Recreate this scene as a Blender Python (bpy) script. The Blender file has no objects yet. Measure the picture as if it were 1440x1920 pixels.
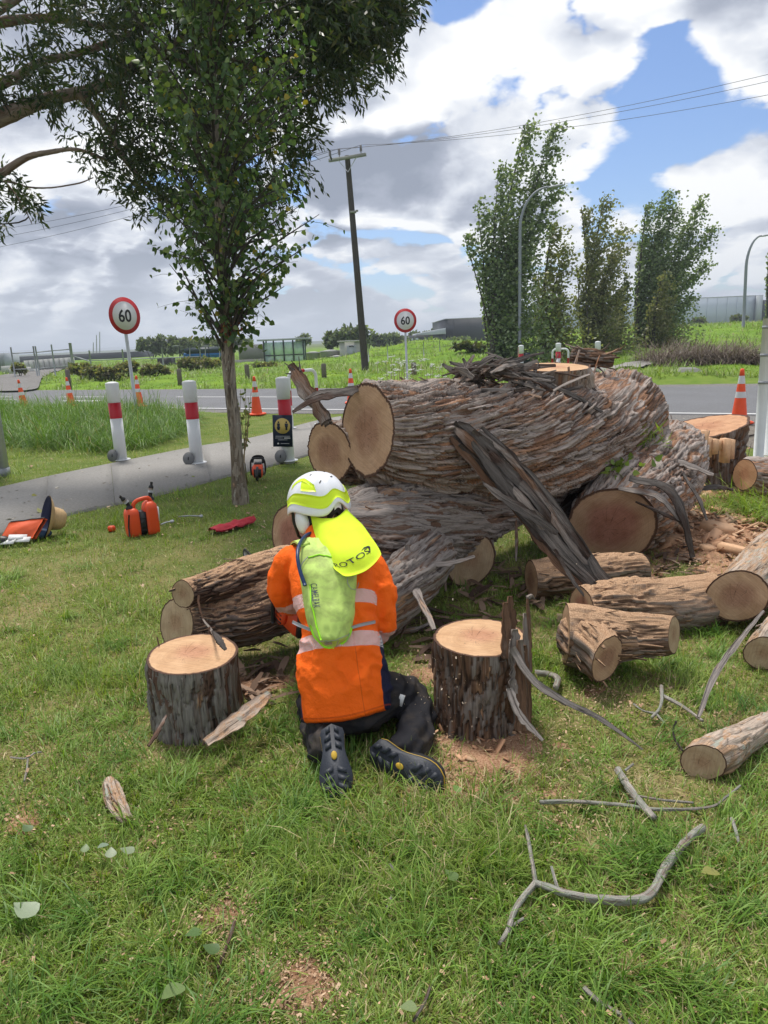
import bpy, bmesh, math, random
import numpy as np
from mathutils import Vector, Matrix, Euler

# ------------------------------------------------------------------ camera
CAM_H = 1.65
F_PX = 1380.0                       # focal length in photo pixels (1440 x 1920)
PITCH = math.radians(13.2)
ROLL = math.radians(2.5)
scene = bpy.context.scene
cf = Vector((0, math.cos(PITCH), -math.sin(PITCH)))
r0 = Vector((1, 0, 0))
u0 = Vector((0, math.sin(PITCH), math.cos(PITCH)))
cr = r0 * math.cos(ROLL) - u0 * math.sin(ROLL)
cu = u0 * math.cos(ROLL) + r0 * math.sin(ROLL)
CAM = Vector((0, 0, CAM_H))
cam_d = bpy.data.cameras.new('camera')
cam_d.sensor_fit = 'VERTICAL'
cam_d.sensor_height = 24.0
cam_d.sensor_width = 24.0
cam_d.lens = F_PX / 1920.0 * 24.0
cam_d.clip_start = 0.05
cam_d.clip_end = 12000
cam = bpy.data.objects.new('camera', cam_d)
scene.collection.objects.link(cam)
cam.matrix_world = Matrix(((cr.x, cu.x, -cf.x, CAM.x), (cr.y, cu.y, -cf.y, CAM.y), (cr.z, cu.z, -cf.z, CAM.z), (0, 0, 0, 1)))
scene.camera = cam

# ------------------------------------------------------------------ light
SUN_EL, SUN_AZ = math.radians(66), math.radians(-22)     # azimuth from +Y (ahead) towards +X
sun_dir = Vector((math.sin(SUN_AZ) * math.cos(SUN_EL), math.cos(SUN_AZ) * math.cos(SUN_EL), math.sin(SUN_EL)))
sd = bpy.data.lights.new('sun', 'SUN')
sd.energy = 3.2
sd.angle = math.radians(13)
sd.color = (1.0, 0.95, 0.88)
so = bpy.data.objects.new('sun', sd)
scene.collection.objects.link(so)
so.rotation_euler = (-sun_dir).to_track_quat('-Z', 'Y').to_euler()
so.location = (0, 0, 30)

scene.view_settings.view_transform = 'Standard'
scene.view_settings.look = 'None'
scene.view_settings.exposure = 0.36
scene.view_settings.gamma = 1.0
scene.view_settings.use_curve_mapping = False
scene.cycles.max_bounces = 6
scene.cycles.transparent_max_bounces = 6
scene.cycles.diffuse_bounces = 3
scene.cycles.glossy_bounces = 2
scene.cycles.caustics_reflective = False
scene.cycles.caustics_refractive = False
scene.cycles.use_denoising = True


# ------------------------------------------------------------------ node helper
def nd(nt, kind, ins=None, **props):
    n = nt.nodes.new('ShaderNode' + kind)
    for k, v in props.items():
        setattr(n, k, v)
    for k, v in (ins or {}).items():
        s = n.inputs[k]
        if hasattr(v, 'is_output'):
            nt.links.new(v, s)
        elif hasattr(v, 'outputs'):
            nt.links.new(v.outputs[0], s)
        else:
            if s.type == 'RGBA' and len(v) == 3:
                v = (*v, 1)
            s.default_value = v
    return n


def math_n(nt, op, a, b=0.0, c=None, clamp=False):
    d = {0: a, 1: b}
    if c is not None:
        d[2] = c
    n = nd(nt, 'Math', d, operation=op)
    n.use_clamp = clamp
    return n.outputs[0]


def mixc(nt, f, a, b, mode='MIX'):
    n = nt.nodes.new('ShaderNodeMix')
    n.data_type = 'RGBA'
    n.blend_type = mode
    for sock, v in ((n.inputs[0], f), (n.inputs[6], a), (n.inputs[7], b)):
        if hasattr(v, 'is_output'):
            nt.links.new(v, sock)
        elif isinstance(v, (int, float)):
            sock.default_value = v
        else:
            sock.default_value = (*v, 1) if len(v) == 3 else v
    return n.outputs[2]


def ramp(nt, fac, stops, interp='LINEAR'):
    n = nt.nodes.new('ShaderNodeValToRGB')
    n.color_ramp.interpolation = interp
    els = n.color_ramp.elements
    while len(els) < len(stops):
        els.new(0.5)
    for e, (p, c) in zip(els, stops):
        e.position = p
        e.color = (c, c, c, 1) if isinstance(c, (int, float)) else (*c, 1)
    nt.links.new(fac, n.inputs[0])
    return n.outputs[0]


def maprange(nt, v, a, b, c=0.0, d=1.0, smooth=False):
    n = nd(nt, 'MapRange', {0: v, 1: a, 2: b, 3: c, 4: d})
    if smooth:
        n.interpolation_type = 'SMOOTHSTEP'
    return n.outputs[0]


# ------------------------------------------------------------------ pixel rays
def ray(px, py):
    return (cf + cr * ((px - 720) / F_PX) - cu * ((py - 960) / F_PX))


def PD(px, py, t):
    """point seen at a photo pixel, t metres ahead along the optical axis"""
    return CAM + ray(px, py) * t


def PY(px, py, Y):
    """point seen at a photo pixel on the upright plane y = Y"""
    d = ray(px, py)
    return CAM + d * (Y / d.y)


def gp(px, py, z=0.0):
    """point seen at a photo pixel on the level plane z"""
    d = ray(px, py)
    return CAM + d * ((z - CAM_H) / d.z)


# ------------------------------------------------------------------ world
w = bpy.data.worlds.new('World')
scene.world = w
w.use_nodes = True
nt = w.node_tree
nt.nodes.clear()
sky = nd(nt, 'TexSky', sky_type='NISHITA')
sky.sun_disc = False
sky.sun_elevation = SUN_EL
sky.sun_rotation = SUN_AZ
sky.altitude = 10
sky.air_density = 1.0
sky.dust_density = 0.6
sky.ozone_density = 1.6
tc = nd(nt, 'TexCoord')
D = tc.outputs['Generated']
sep = nd(nt, 'SeparateXYZ', {0: D})
dx, dy, dz = sep.outputs
zz = math_n(nt, 'ADD', math_n(nt, 'MAXIMUM', dz, 0.0), 0.34)
pu = math_n(nt, 'DIVIDE', dx, zz)
pv = math_n(nt, 'DIVIDE', dy, zz)


def cloud_noise(du, dv, scale=1.0, detail=9.0, rough=0.56, seed=0.0, puff=0.0):
    co = nd(nt, 'CombineXYZ', {0: math_n(nt, 'ADD', pu, du), 1: math_n(nt, 'ADD', pv, dv), 2: seed})
    n = nd(nt, 'TexNoise', {'Vector': co, 'Scale': scale, 'Detail': detail, 'Roughness': rough, 'Distortion': 0.2}).outputs[0]
    if not puff:
        return n
    v = nd(nt, 'TexNoise', {'Vector': co, 'Scale': scale * 1.7, 'Detail': 5.0, 'Roughness': 0.55, 'Lacunarity': 2.1, 'Offset': 0.9, 'Gain': 1.6}, noise_type='RIDGED_MULTIFRACTAL', normalize=True)
    p = math_n(nt, 'SUBTRACT', 0.45, v.outputs[0])
    return math_n(nt, 'MULTIPLY_ADD', p, puff, n)


def blob(px, py, radius, amount):
    """a soft bump of cloud cover round the direction seen at a photo pixel"""
    d = ray(px, py).normalized()
    dot = nd(nt, 'VectorMath', {0: D, 1: tuple(d)}, operation='DOT_PRODUCT').outputs['Value']
    return maprange(nt, dot, math.cos(math.radians(radius)), 1.0, 0.0, amount, True)


n_a = cloud_noise(0, 0, 1.5, 9, 0.58, 3.3, 0.30)
n_sun = cloud_noise(0.04, 0.07, 1.5, 6, 0.55, 3.3, 0.30)
n_big = cloud_noise(5.0, 2.0, 0.6, 2, 0.5, 8.0)
cover = math_n(nt, 'MULTIPLY_ADD', math_n(nt, 'SUBTRACT', n_big, 0.5), 0.30, 0.455)
for bl in ((1330, 270, 8.0, -0.30), (1255, 150, 4.0, -0.30), (1180, 330, 6, -0.22), (1290, 40, 3, -0.16), (740, 455, 5, -0.30), (1000, 130, 9, 0.12), (1240, 300, 2.2, 0.16), (1300, 300, 2.0, 0.12),
           (1420, 60, 7, 0.16), (650, 330, 11, 0.16), (1400, 430, 6, 0.12), (870, 0, 2.6, -0.22), (100, 560, 16, 0.10), (1360, 230, 3, 0.02), (250, 120, 16, 0.20)):
    cover = math_n(nt, 'ADD', cover, blob(*bl))
dens = math_n(nt, 'ADD', math_n(nt, 'MULTIPLY_ADD', math_n(nt, 'SUBTRACT', n_a, 0.5), 1.55, 0.5), cover)
n_f = cloud_noise(1.7, 0.6, 4.4, 6, 0.6, 1.0)
dens = math_n(nt, 'MULTIPLY_ADD', math_n(nt, 'SUBTRACT', n_f, 0.5), 0.34, dens)
mask = maprange(nt, dens, 0.46, 0.61, 0, 1, True)
thick = maprange(nt, dens, 0.52, 1.0, 0, 1, True)
relief = math_n(nt, 'MULTIPLY', math_n(nt, 'SUBTRACT', n_a, n_sun), 3.4)
lit = math_n(nt, 'ADD', math_n(nt, 'SUBTRACT', 0.90, math_n(nt, 'MULTIPLY', thick, 0.46)), relief)
lit = math_n(nt, 'ADD', lit, math_n(nt, 'MULTIPLY', math_n(nt, 'SUBTRACT', n_f, 0.5), 0.6))
for bl in ((640, 400, 10, -0.34), (880, 450, 6, -0.16), (250, 450, 14, -0.04), (1430, 40, 8, -0.16), (1040, 130, 9, 0.24), (850, 230, 5, 0.16), (1350, 400, 6, 0.22), (1000, 520, 8, 0.14), (1130, 90, 5, -0.10)):
    lit = math_n(nt, 'ADD', lit, blob(*bl))
ccol = ramp(nt, lit, [(0.0, (0.30, 0.34, 0.43)), (0.32, (0.43, 0.47, 0.57)), (0.62, (0.74, 0.78, 0.86)), (0.95, (1.05, 1.06, 1.07))])
hz = maprange(nt, dz, 0.0, 0.16, 1, 0, True)
ccol = mixc(nt, math_n(nt, 'MULTIPLY', hz, 0.5), ccol, (0.72, 0.77, 0.84))
ccol = mixc(nt, 1.0, ccol, (6.9, 6.9, 6.9), 'MULTIPLY')
skyc = mixc(nt, 1.0, sky.outputs[0], (0.66, 0.76, 0.94), 'MULTIPLY')
final = mixc(nt, mask, skyc, ccol)
bg = nd(nt, 'Background', {'Color': final, 'Strength': 0.115})
wo = nt.nodes.new('ShaderNodeOutputWorld')
nt.links.new(bg.outputs[0], wo.inputs[0])

# ------------------------------------------------------------------ object helpers
COL = scene.collection
rng = np.random.default_rng(7)
random.seed(5)


def npmesh(name, V, faces, attrs=None, uv=None, smooth=False):
    """V (n,3); faces: list of (m,k) index arrays; attrs: name -> (n,) or (n,3)"""
    me = bpy.data.meshes.new(name)
    V = np.ascontiguousarray(np.asarray(V, dtype=np.float32))
    fl = [np.asarray(f, dtype=np.int32) for f in faces if len(f)]
    me.vertices.add(len(V))
    me.vertices.foreach_set('co', V.ravel())
    loops = np.concatenate([f.ravel() for f in fl])
    counts = np.concatenate([np.full(len(f), f.shape[1], np.int32) for f in fl])
    starts = np.concatenate([[0], np.cumsum(counts)[:-1]]).astype(np.int32)
    me.loops.add(len(loops))
    me.loops.foreach_set('vertex_index', loops)
    me.polygons.add(len(counts))
    me.polygons.foreach_set('loop_start', starts)
    if smooth:
        me.polygons.foreach_set('use_smooth', np.ones(len(counts), bool))
    me.update(calc_edges=True)
    for k, a in (attrs or {}).items():
        a = np.asarray(a, dtype=np.float32)
        if a.ndim == 1:
            at = me.attributes.new(k, 'FLOAT', 'POINT')
            at.data.foreach_set('value', np.ascontiguousarray(a))
        else:
            at = me.attributes.new(k, 'FLOAT_COLOR', 'POINT')
            c4 = np.ones((len(a), 4), np.float32)
            c4[:, :3] = a
            at.data.foreach_set('color', c4.ravel())
    if uv is not None:
        at = me.attributes.new('uvp', 'FLOAT_VECTOR', 'POINT')
        u3 = np.zeros((len(V), 3), np.float32)
        uv = np.asarray(uv)
        u3[:, :uv.shape[1]] = uv
        at.data.foreach_set('vector', u3.ravel())
    return me


def link(name, me, mats=None, parent=None, kind=None):
    o = bpy.data.objects.new(name, me)
    COL.objects.link(o)
    if mats is not None and me is not None and not me.materials:
        for m in (mats if isinstance(mats, (list, tuple)) else [mats]):
            me.materials.append(m)
    if parent is not None:
        o.parent = parent
    if kind:
        o['kind'] = kind
    return o


def tag(o, label, cat, group=None):
    o['label'] = label
    o['category'] = cat
    if group:
        o['group'] = group
    return o


def thing(name, label, cat, loc=(0, 0, 0), group=None, rotz=0.0):
    o = bpy.data.objects.new(name, None)
    o.empty_display_size = 0.1
    COL.objects.link(o)
    o.location = loc
    o.rotation_euler = (0, 0, rotz)
    return tag(o, label, cat, group)


def wpart(name, V, faces, mat, parent=None, attrs=None, uv=None, smooth=False, kind=None, base=None):
    """a mesh given in world coordinates; parent is an unrotated Empty (or a part of it): its world place is taken off"""
    V = np.asarray(V, dtype=np.float64)
    if parent is not None:
        r = parent
        off = Vector((0, 0, 0))
        while r is not None:
            off = off + r.location
            r = r.parent
        V = V - np.array(off)
        me = npmesh(name, V, faces, attrs, uv, smooth)
        return link(name, me, mat, parent, kind)
    if base is None:
        base = np.array([(V[:, 0].min() + V[:, 0].max()) / 2, (V[:, 1].min() + V[:, 1].max()) / 2, V[:, 2].min()])
    base = np.array(base, dtype=float)
    me = npmesh(name, V - base, faces, attrs, uv, smooth)
    o = link(name, me, mat, None, kind)
    o.location = base
    return o


def copy_tree(o, parent=None):
    c = o.copy()
    COL.objects.link(c)
    c.parent = parent
    for ch in o.children:
        copy_tree(ch, c)
    return c


class Geo:
    """collects verts and faces of one mesh"""
    def __init__(self):
        self.V = []
        self.F = {}
        self.n = 0

    def add(self, V, *faces):
        V = np.asarray(V, dtype=float).reshape(-1, 3)
        for f in faces:
            f = np.asarray(f, dtype=np.int64)
            if f.ndim == 1:
                f = f[None]
            self.F.setdefault(f.shape[1], []).append(f + self.n)
        self.V.append(V)
        self.n += len(V)
        return self

    def box(self, c, s, M=None):
        c = np.array(c, float)
        h = np.array(s, float) / 2
        P = np.array([[x, y, z] for x in (-1, 1) for y in (-1, 1) for z in (-1, 1)]) * h
        if M is not None:
            P = P @ np.array(M).T
        f = [[0, 1, 3, 2], [4, 6, 7, 5], [0, 4, 5, 1], [2, 3, 7, 6], [0, 2, 6, 4], [1, 5, 7, 3]]
        return self.add(P + c, f)

    def tube(self, path, radii, n=8, caps=True):
        V, f = tube(path, radii, n)
        k = len(path)
        self.add(V, f)
        if caps:
            base = self.n - len(V)
            self.F.setdefault(n, []).append(np.array([[base + i for i in range(n)][::-1], [base + (k - 1) * n + i for i in range(n)]]))
        return self

    def lathe(self, prof, n=20, c=(0, 0, 0), M=None, caps=True):
        """prof: list of (r, z)"""
        a = np.linspace(0, 2 * np.pi, n, endpoint=False)
        V = np.array([[r * np.cos(t), r * np.sin(t), z] for r, z in prof for t in a])
        if M is not None:
            V = V @ np.array(M).T
        V = V + np.array(c, float)
        self.add(V, grid_faces(len(prof), n, True))
        if caps:
            b = self.n - len(V)
            k = len(prof)
            self.F.setdefault(n, []).append(np.array([[b + i for i in range(n)][::-1], [b + (k - 1) * n + i for i in range(n)]]))
        return self

    def arrays(self):
        return np.concatenate(self.V), [np.concatenate(v) for v in self.F.values()]

    def world(self, name, mat, parent=None, smooth=False, **k):
        V, F = self.arrays()
        return wpart(name, V, F, mat, parent, smooth=smooth, **k)

    def local(self, name, mat, parent=None, smooth=False, **k):
        V, F = self.arrays()
        return link(name, npmesh(name, V, F, smooth=smooth, **k), mat, parent)


def grid_faces(nv, nu, wrap=False):
    i = np.arange(nv - 1)[:, None] * nu
    j = np.arange(nu if wrap else nu - 1)[None]
    j2 = (j + 1) % nu
    return np.stack([i + j, i + j2, i + nu + j2, i + nu + j], -1).reshape(-1, 4)


def frames(P):
    P = np.asarray(P, float)
    T = np.gradient(P, axis=0)
    T /= np.linalg.norm(T, axis=1)[:, None] + 1e-12
    ref = np.array([0, 0, 1.0]) if abs(T[0][2]) < 0.9 else np.array([0, 1.0, 0])
    A = np.cross(T[0], ref)
    A /= np.linalg.norm(A)
    As = [A]
    for k in range(1, len(P)):
        A = As[-1] - T[k] * np.dot(As[-1], T[k])
        A /= np.linalg.norm(A)
        As.append(A)
    As = np.array(As)
    B = np.cross(As, T)
    return T, As, B


def tube(path, radii, n=8):
    P = np.asarray([tuple(p) for p in path], float)
    R = np.broadcast_to(np.asarray(radii, float), (len(P),))
    T, A, B = frames(P)
    a = np.linspace(0, 2 * np.pi, n, endpoint=False)
    V = P[:, None] + R[:, None, None] * (A[:, None] * np.cos(a)[None, :, None] + B[:, None] * np.sin(a)[None, :, None])
    return V.reshape(-1, 3), grid_faces(len(P), n, True)[:, ::-1]


def smooth_path(pts, n):
    """Catmull-Rom through points of any dimension"""
    P = np.asarray([tuple(p) for p in pts], float)
    if len(P) == 2:
        t = np.linspace(0, 1, n)[:, None]
        return P[0] * (1 - t) + P[1] * t
    Q = np.vstack([2 * P[0] - P[1], P, 2 * P[-1] - P[-2]])
    seg = np.linalg.norm(np.diff(P[:, :3], axis=0), axis=1)
    cum = np.concatenate([[0], np.cumsum(seg)])
    s = np.linspace(0, cum[-1], n)
    out = []
    for v in s:
        k = min(max(np.searchsorted(cum, v) - 1, 0), len(seg) - 1)
        t = (v - cum[k]) / max(seg[k], 1e-9)
        p0, p1, p2, p3 = Q[k], Q[k + 1], Q[k + 2], Q[k + 3]
        out.append(0.5 * (2 * p1 + (p2 - p0) * t + (2 * p0 - 5 * p1 + 4 * p2 - p3) * t * t + (3 * p1 - p0 - 3 * p2 + p3) * t ** 3))
    return np.array(out)


def _hash(ix, iy, iz, seed):
    h = (ix.astype(np.int64) * 374761393 + iy.astype(np.int64) * 668265263 + iz.astype(np.int64) * 2147483647 + seed * 974634541) & 0x7fffffff
    h = ((h ^ (h >> 13)) * 1274126177) & 0x7fffffff
    h = h ^ (h >> 16)
    return (h & 0xffff) / 65535.0


def vnoise(P, seed=0):
    P = np.asarray(P, float)
    I = np.floor(P).astype(np.int64)
    f = P - I
    f = f * f * (3 - 2 * f)
    x, y, z = I[..., 0], I[..., 1], I[..., 2]
    fx, fy, fz = f[..., 0], f[..., 1], f[..., 2]
    def h(a, b, c):
        return _hash(x + a, y + b, z + c, seed)
    x00 = h(0, 0, 0) * (1 - fx) + h(1, 0, 0) * fx
    x10 = h(0, 1, 0) * (1 - fx) + h(1, 1, 0) * fx
    x01 = h(0, 0, 1) * (1 - fx) + h(1, 0, 1) * fx
    x11 = h(0, 1, 1) * (1 - fx) + h(1, 1, 1) * fx
    return (x00 * (1 - fy) + x10 * fy) * (1 - fz) + (x01 * (1 - fy) + x11 * fy) * fz


def fbm(P, oct=4, seed=0, gain=0.5):
    P = np.asarray(P, float)
    s, a, tot = 0, 1.0, 0
    for k in range(oct):
        s = s + a * vnoise(P * (2 ** k), seed + k * 17)
        tot += a
        a *= gain
    return s / tot


def sm(x, a, b):
    t = np.clip((x - a) / (b - a), 0, 1)
    return t * t * (3 - 2 * t)


def scatter(TV, TF, pos, R, scl):
    """n copies of a template mesh: TV (k,3), TF list of face arrays, R (n,3,3), scl (n,) or (n,3)"""
    TV = np.asarray(TV, float)
    scl = np.asarray(scl, float)
    S = scl[:, None] if scl.ndim == 1 else scl
    local = TV[None] * S[:, None, :]
    V = np.einsum('nij,nkj->nki', R, local) + pos[:, None, :]
    n, k = len(pos), len(TV)
    off = (np.arange(n) * k)[:, None, None]
    F = [(np.asarray(f)[None] + off).reshape(-1, np.asarray(f).shape[1]) for f in TF]
    return V.reshape(-1, 3), F


def rot_rand(n, tilt=math.pi, r=None):
    """random rotations: yaw free, tilt up to `tilt` from upright"""
    r = r or rng
    yaw = r.uniform(0, 2 * np.pi, n)
    ti = r.uniform(-1, 1, n) * tilt
    ro = r.uniform(-1, 1, n) * tilt
    return rot_euler(ti, ro, yaw)


def rot_euler(ax, ay, az):
    cx, sx, cy, sy, cz, sz = np.cos(ax), np.sin(ax), np.cos(ay), np.sin(ay), np.cos(az), np.sin(az)
    R = np.empty((len(cx), 3, 3))
    R[:, 0, 0] = cz * cy
    R[:, 0, 1] = cz * sy * sx - sz * cx
    R[:, 0, 2] = cz * sy * cx + sz * sx
    R[:, 1, 0] = sz * cy
    R[:, 1, 1] = sz * sy * sx + cz * cx
    R[:, 1, 2] = sz * sy * cx - cz * sx
    R[:, 2, 0] = -sy
    R[:, 2, 1] = cy * sx
    R[:, 2, 2] = cy * cx
    return R


def basis(x=None, y=None, z=None):
    """3x3 with given (approximate) axes as columns; two given"""
    def nz(v):
        v = np.array(tuple(v), float)
        return v / np.linalg.norm(v)
    if z is not None and x is not None:
        Z = nz(z); X = np.array(tuple(x), float); X = nz(X - Z * X.dot(Z)); Y = np.cross(Z, X)
    elif x is not None and y is not None:
        X = nz(x); Y = np.array(tuple(y), float); Y = nz(Y - X * Y.dot(X)); Z = np.cross(X, Y)
    else:
        Z = nz(z); Y = np.array(tuple(y), float); Y = nz(Y - Z * Y.dot(Z)); X = np.cross(Y, Z)
    return np.stack([X, Y, Z], 1)


def text_mesh(body, size=1.0, extrude=0.0, bold=0.0, space=1.0):
    cu_ = bpy.data.curves.new('lettering', 'FONT')
    cu_.body = body
    cu_.size = size
    cu_.extrude = extrude
    cu_.offset = bold
    cu_.space_character = space
    cu_.align_x = 'CENTER'
    cu_.align_y = 'CENTER'
    cu_.resolution_u = 3
    o = bpy.data.objects.new('lettering', cu_)
    COL.objects.link(o)
    dg = bpy.context.evaluated_depsgraph_get()
    me = bpy.data.meshes.new_from_object(o.evaluated_get(dg))
    V = np.array([v.co[:] for v in me.vertices])
    F = [[list(p.vertices)] for p in me.polygons]
    bpy.data.objects.remove(o)
    bpy.data.curves.remove(cu_)
    bpy.data.meshes.remove(me)
    tris = {}
    for f in F:
        tris.setdefault(len(f[0]), []).append(f[0])
    return V, [np.array(v) for v in tris.values()]
# ------------------------------------------------------------------ materials
def new_mat(name):
    m = bpy.data.materials.new(name)
    m.use_nodes = True
    nt = m.node_tree
    nt.nodes.clear()
    out = nt.nodes.new('ShaderNodeOutputMaterial')
    return m, nt, out


def princ(nt, out, **ins):
    b = nd(nt, 'BsdfPrincipled', {k.replace('_', ' '): v for k, v in ins.items()})
    nt.links.new(b.outputs[0], out.inputs[0])
    return b


def attr(nt, name):
    return nd(nt, 'Attribute', attribute_name=name)


def objco(nt):
    return nd(nt, 'TexCoord').outputs['Object']


def noise(nt, vec, scale, detail=4, rough=0.5, dist=0.0):
    return nd(nt, 'TexNoise', {'Vector': vec, 'Scale': scale, 'Detail': detail, 'Roughness': rough, 'Distortion': dist}).outputs[0]


def scaled(nt, vec, s, loc=(0, 0, 0)):
    return nd(nt, 'Mapping', {'Vector': vec, 'Scale': s, 'Location': loc}).outputs[0]


def bump(nt, h, strength=0.4, dist=0.01):
    return nd(nt, 'Bump', {'Height': h, 'Strength': strength, 'Distance': dist}).outputs[0]


def simple(name, col, rough=0.6, var=0.15, scale=8.0, metallic=0.0, bmp=0.0, bscale=60, spec=0.4):
    m, nt, out = new_mat(name)
    co = objco(nt)
    n = noise(nt, co, scale, 5, 0.6)
    c = mixc(nt, n, tuple(x * (1 - var) for x in col), tuple(min(1, x * (1 + var)) for x in col))
    k = dict(Base_Color=c, Roughness=rough, Metallic=metallic, Specular_IOR_Level=spec)
    if bmp:
        k['Normal'] = bump(nt, noise(nt, co, bscale, 3), bmp, 0.004)
    princ(nt, out, **k)
    return m


def leaf_mat(name, trans=0.35, rough=0.45, tint=(1.25, 1.3, 0.5)):
    """colour from the point attribute col; light shines through"""
    m, nt, out = new_mat(name)
    c = attr(nt, 'col').outputs[0]
    p = nd(nt, 'BsdfPrincipled', {'Base Color': c, 'Roughness': rough, 'Specular IOR Level': 0.35})
    t = nd(nt, 'BsdfTranslucent', {'Color': mixc(nt, 1.0, c, tint, 'MULTIPLY')})
    mx = nd(nt, 'MixShader', {0: trans, 1: p, 2: t})
    nt.links.new(mx.outputs[0], out.inputs[0])
    return m


M = {}
M['grass'] = leaf_mat('grass_blade', 0.32, 0.5)
M['leaf'] = leaf_mat('leaf', 0.42, 0.4)
M['dry'] = simple('dry_stalk', (0.30, 0.23, 0.13), 0.8)


def bark_mat(name, grey=(0.255, 0.225, 0.205), brown=(0.17, 0.098, 0.066), dark=(0.030, 0.022, 0.018), tan=(0.36, 0.22, 0.13), grey_amt=0.5, dust=0.0, tan_amt=0.12, lichen=0.0):
    """stringy fibrous bark: uvp = (metres around, metres along, seed)"""
    m, nt, out = new_mat(name)
    uv = attr(nt, 'uvp').outputs['Vector']
    fib = noise(nt, scaled(nt, uv, (70, 4.0, 1)), 1.0, 7, 0.66, 0.5)
    fib2 = noise(nt, scaled(nt, uv, (260, 12.0, 1)), 1.0, 4, 0.65, 0.3)
    patch = noise(nt, scaled(nt, uv, (5.0, 1.6, 1)), 1.0, 5, 0.62, 1.2)
    patch2 = noise(nt, scaled(nt, uv, (9.0, 2.2, 1), (4, 7, 2)), 1.0, 4, 0.6, 0.8)
    pid = math_n(nt, 'DIVIDE', nd(nt, 'SeparateXYZ', {0: uv}).outputs[2], 3.0)
    pj = math_n(nt, 'MULTIPLY', math_n(nt, 'SUBTRACT', pid, 0.5), 0.30)
    c = mixc(nt, maprange(nt, math_n(nt, 'ADD', patch, pj), 0.62 - grey_amt * 0.4, 0.74 - grey_amt * 0.4), brown, grey)
    c = mixc(nt, maprange(nt, math_n(nt, 'SUBTRACT', patch2, math_n(nt, 'MULTIPLY', pj, 0.6)), 0.68 - tan_amt * 0.4, 0.78 - tan_amt * 0.3, 0, 0.85), c, tan)
    c = mixc(nt, maprange(nt, pid, 0.0, 1.0, 0.0, 0.5), c, mixc(nt, 1.0, c, (1.35, 1.35, 1.35), 'MULTIPLY'))
    c = mixc(nt, maprange(nt, fib, 0.32, 0.47, 0.9, 0), c, dark)
    c = mixc(nt, maprange(nt, fib2, 0.35, 0.65), c, mixc(nt, 1.0, c, (1.5, 1.47, 1.45), 'MULTIPLY'))
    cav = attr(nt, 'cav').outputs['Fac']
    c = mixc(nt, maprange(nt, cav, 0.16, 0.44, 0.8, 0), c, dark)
    if dust > 0:
        geo = nd(nt, 'NewGeometry')
        nz_ = nd(nt, 'SeparateXYZ', {0: geo.outputs['Normal']}).outputs[2]
        dn = noise(nt, scaled(nt, uv, (26, 14, 1)), 1.0, 6, 0.7)
        dn2 = noise(nt, scaled(nt, uv, (5, 3, 1), (3, 1, 5)), 1.0, 3, 0.6)
        f = math_n(nt, 'MULTIPLY', maprange(nt, nz_, 0.15, 0.75), maprange(nt, math_n(nt, 'ADD', dn, math_n(nt, 'MULTIPLY', dn2, 0.6)), 0.98 - dust * 0.4, 1.06 - dust * 0.4))
        speck = noise(nt, scaled(nt, uv, (240, 200, 1)), 1.0, 2, 0.6)
        c = mixc(nt, f, c, ramp(nt, speck, [(0.3, (0.30, 0.17, 0.10)), (0.6, (0.52, 0.34, 0.21)), (0.75, (0.68, 0.50, 0.34))]))
    if lichen > 0:
        ln = noise(nt, scaled(nt, uv, (14, 11, 1), (9, 2, 1)), 1.0, 5, 0.65)
        c = mixc(nt, maprange(nt, ln, 0.68 - lichen * 0.2, 0.72 - lichen * 0.2, 0, 0.8), c, (0.36, 0.39, 0.33))
    h = math_n(nt, 'ADD', fib, math_n(nt, 'MULTIPLY', fib2, 0.4))
    princ(nt, out, Base_Color=c, Roughness=0.9, Specular_IOR_Level=0.15, Normal=bump(nt, h, 0.9, 0.012))
    return m


M['bark_grey'] = bark_mat('bark_grey', grey=(0.205, 0.182, 0.166), brown=(0.125, 0.076, 0.054), grey_amt=0.62, tan_amt=0.2)
M['bark_trunk'] = bark_mat('bark_trunk', grey=(0.275, 0.236, 0.212), brown=(0.16, 0.096, 0.068), tan=(0.35, 0.19, 0.11), grey_amt=0.58, tan_amt=0.42)
M['bark_dark'] = bark_mat('bark_dark', grey=(0.085, 0.076, 0.070), brown=(0.048, 0.031, 0.024), dark=(0.010, 0.008, 0.007), grey_amt=0.5, tan_amt=0.0)
M['bark_dusty'] = bark_mat('bark_dusty', grey=(0.19, 0.16, 0.14), brown=(0.13, 0.08, 0.055), grey_amt=0.45, dust=1.05)
M['bark_fork'] = bark_mat('bark_fork', grey=(0.13, 0.11, 0.098), brown=(0.082, 0.052, 0.040), dark=(0.016, 0.012, 0.010), grey_amt=0.4, dust=0.70)
M['bark_brown'] = bark_mat('bark_brown', brown=(0.12, 0.07, 0.045), grey=(0.16, 0.14, 0.125), grey_amt=0.4, tan_amt=0.05)
M['bark_stump'] = bark_mat('bark_stump', grey=(0.17, 0.16, 0.145), brown=(0.10, 0.062, 0.045), grey_amt=0.55, tan_amt=0.02)
M['bark_smooth'] = bark_mat('bark_smooth', grey=(0.33, 0.27, 0.22), brown=(0.26, 0.17, 0.11), grey_amt=0.55, dust=0.45, lichen=0.5)
M['bark_lichen'] = bark_mat('bark_lichen', grey=(0.36, 0.33, 0.30), brown=(0.24, 0.19, 0.16), dark=(0.09, 0.07, 0.06), grey_amt=0.6, tan_amt=0.0, lichen=0.95)
M['bark_poplar'] = bark_mat('bark_poplar', grey=(0.20, 0.175, 0.145), brown=(0.12, 0.095, 0.07), dark=(0.05, 0.04, 0.032), grey_amt=0.6, tan_amt=0.0, lichen=0.3)
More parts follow.
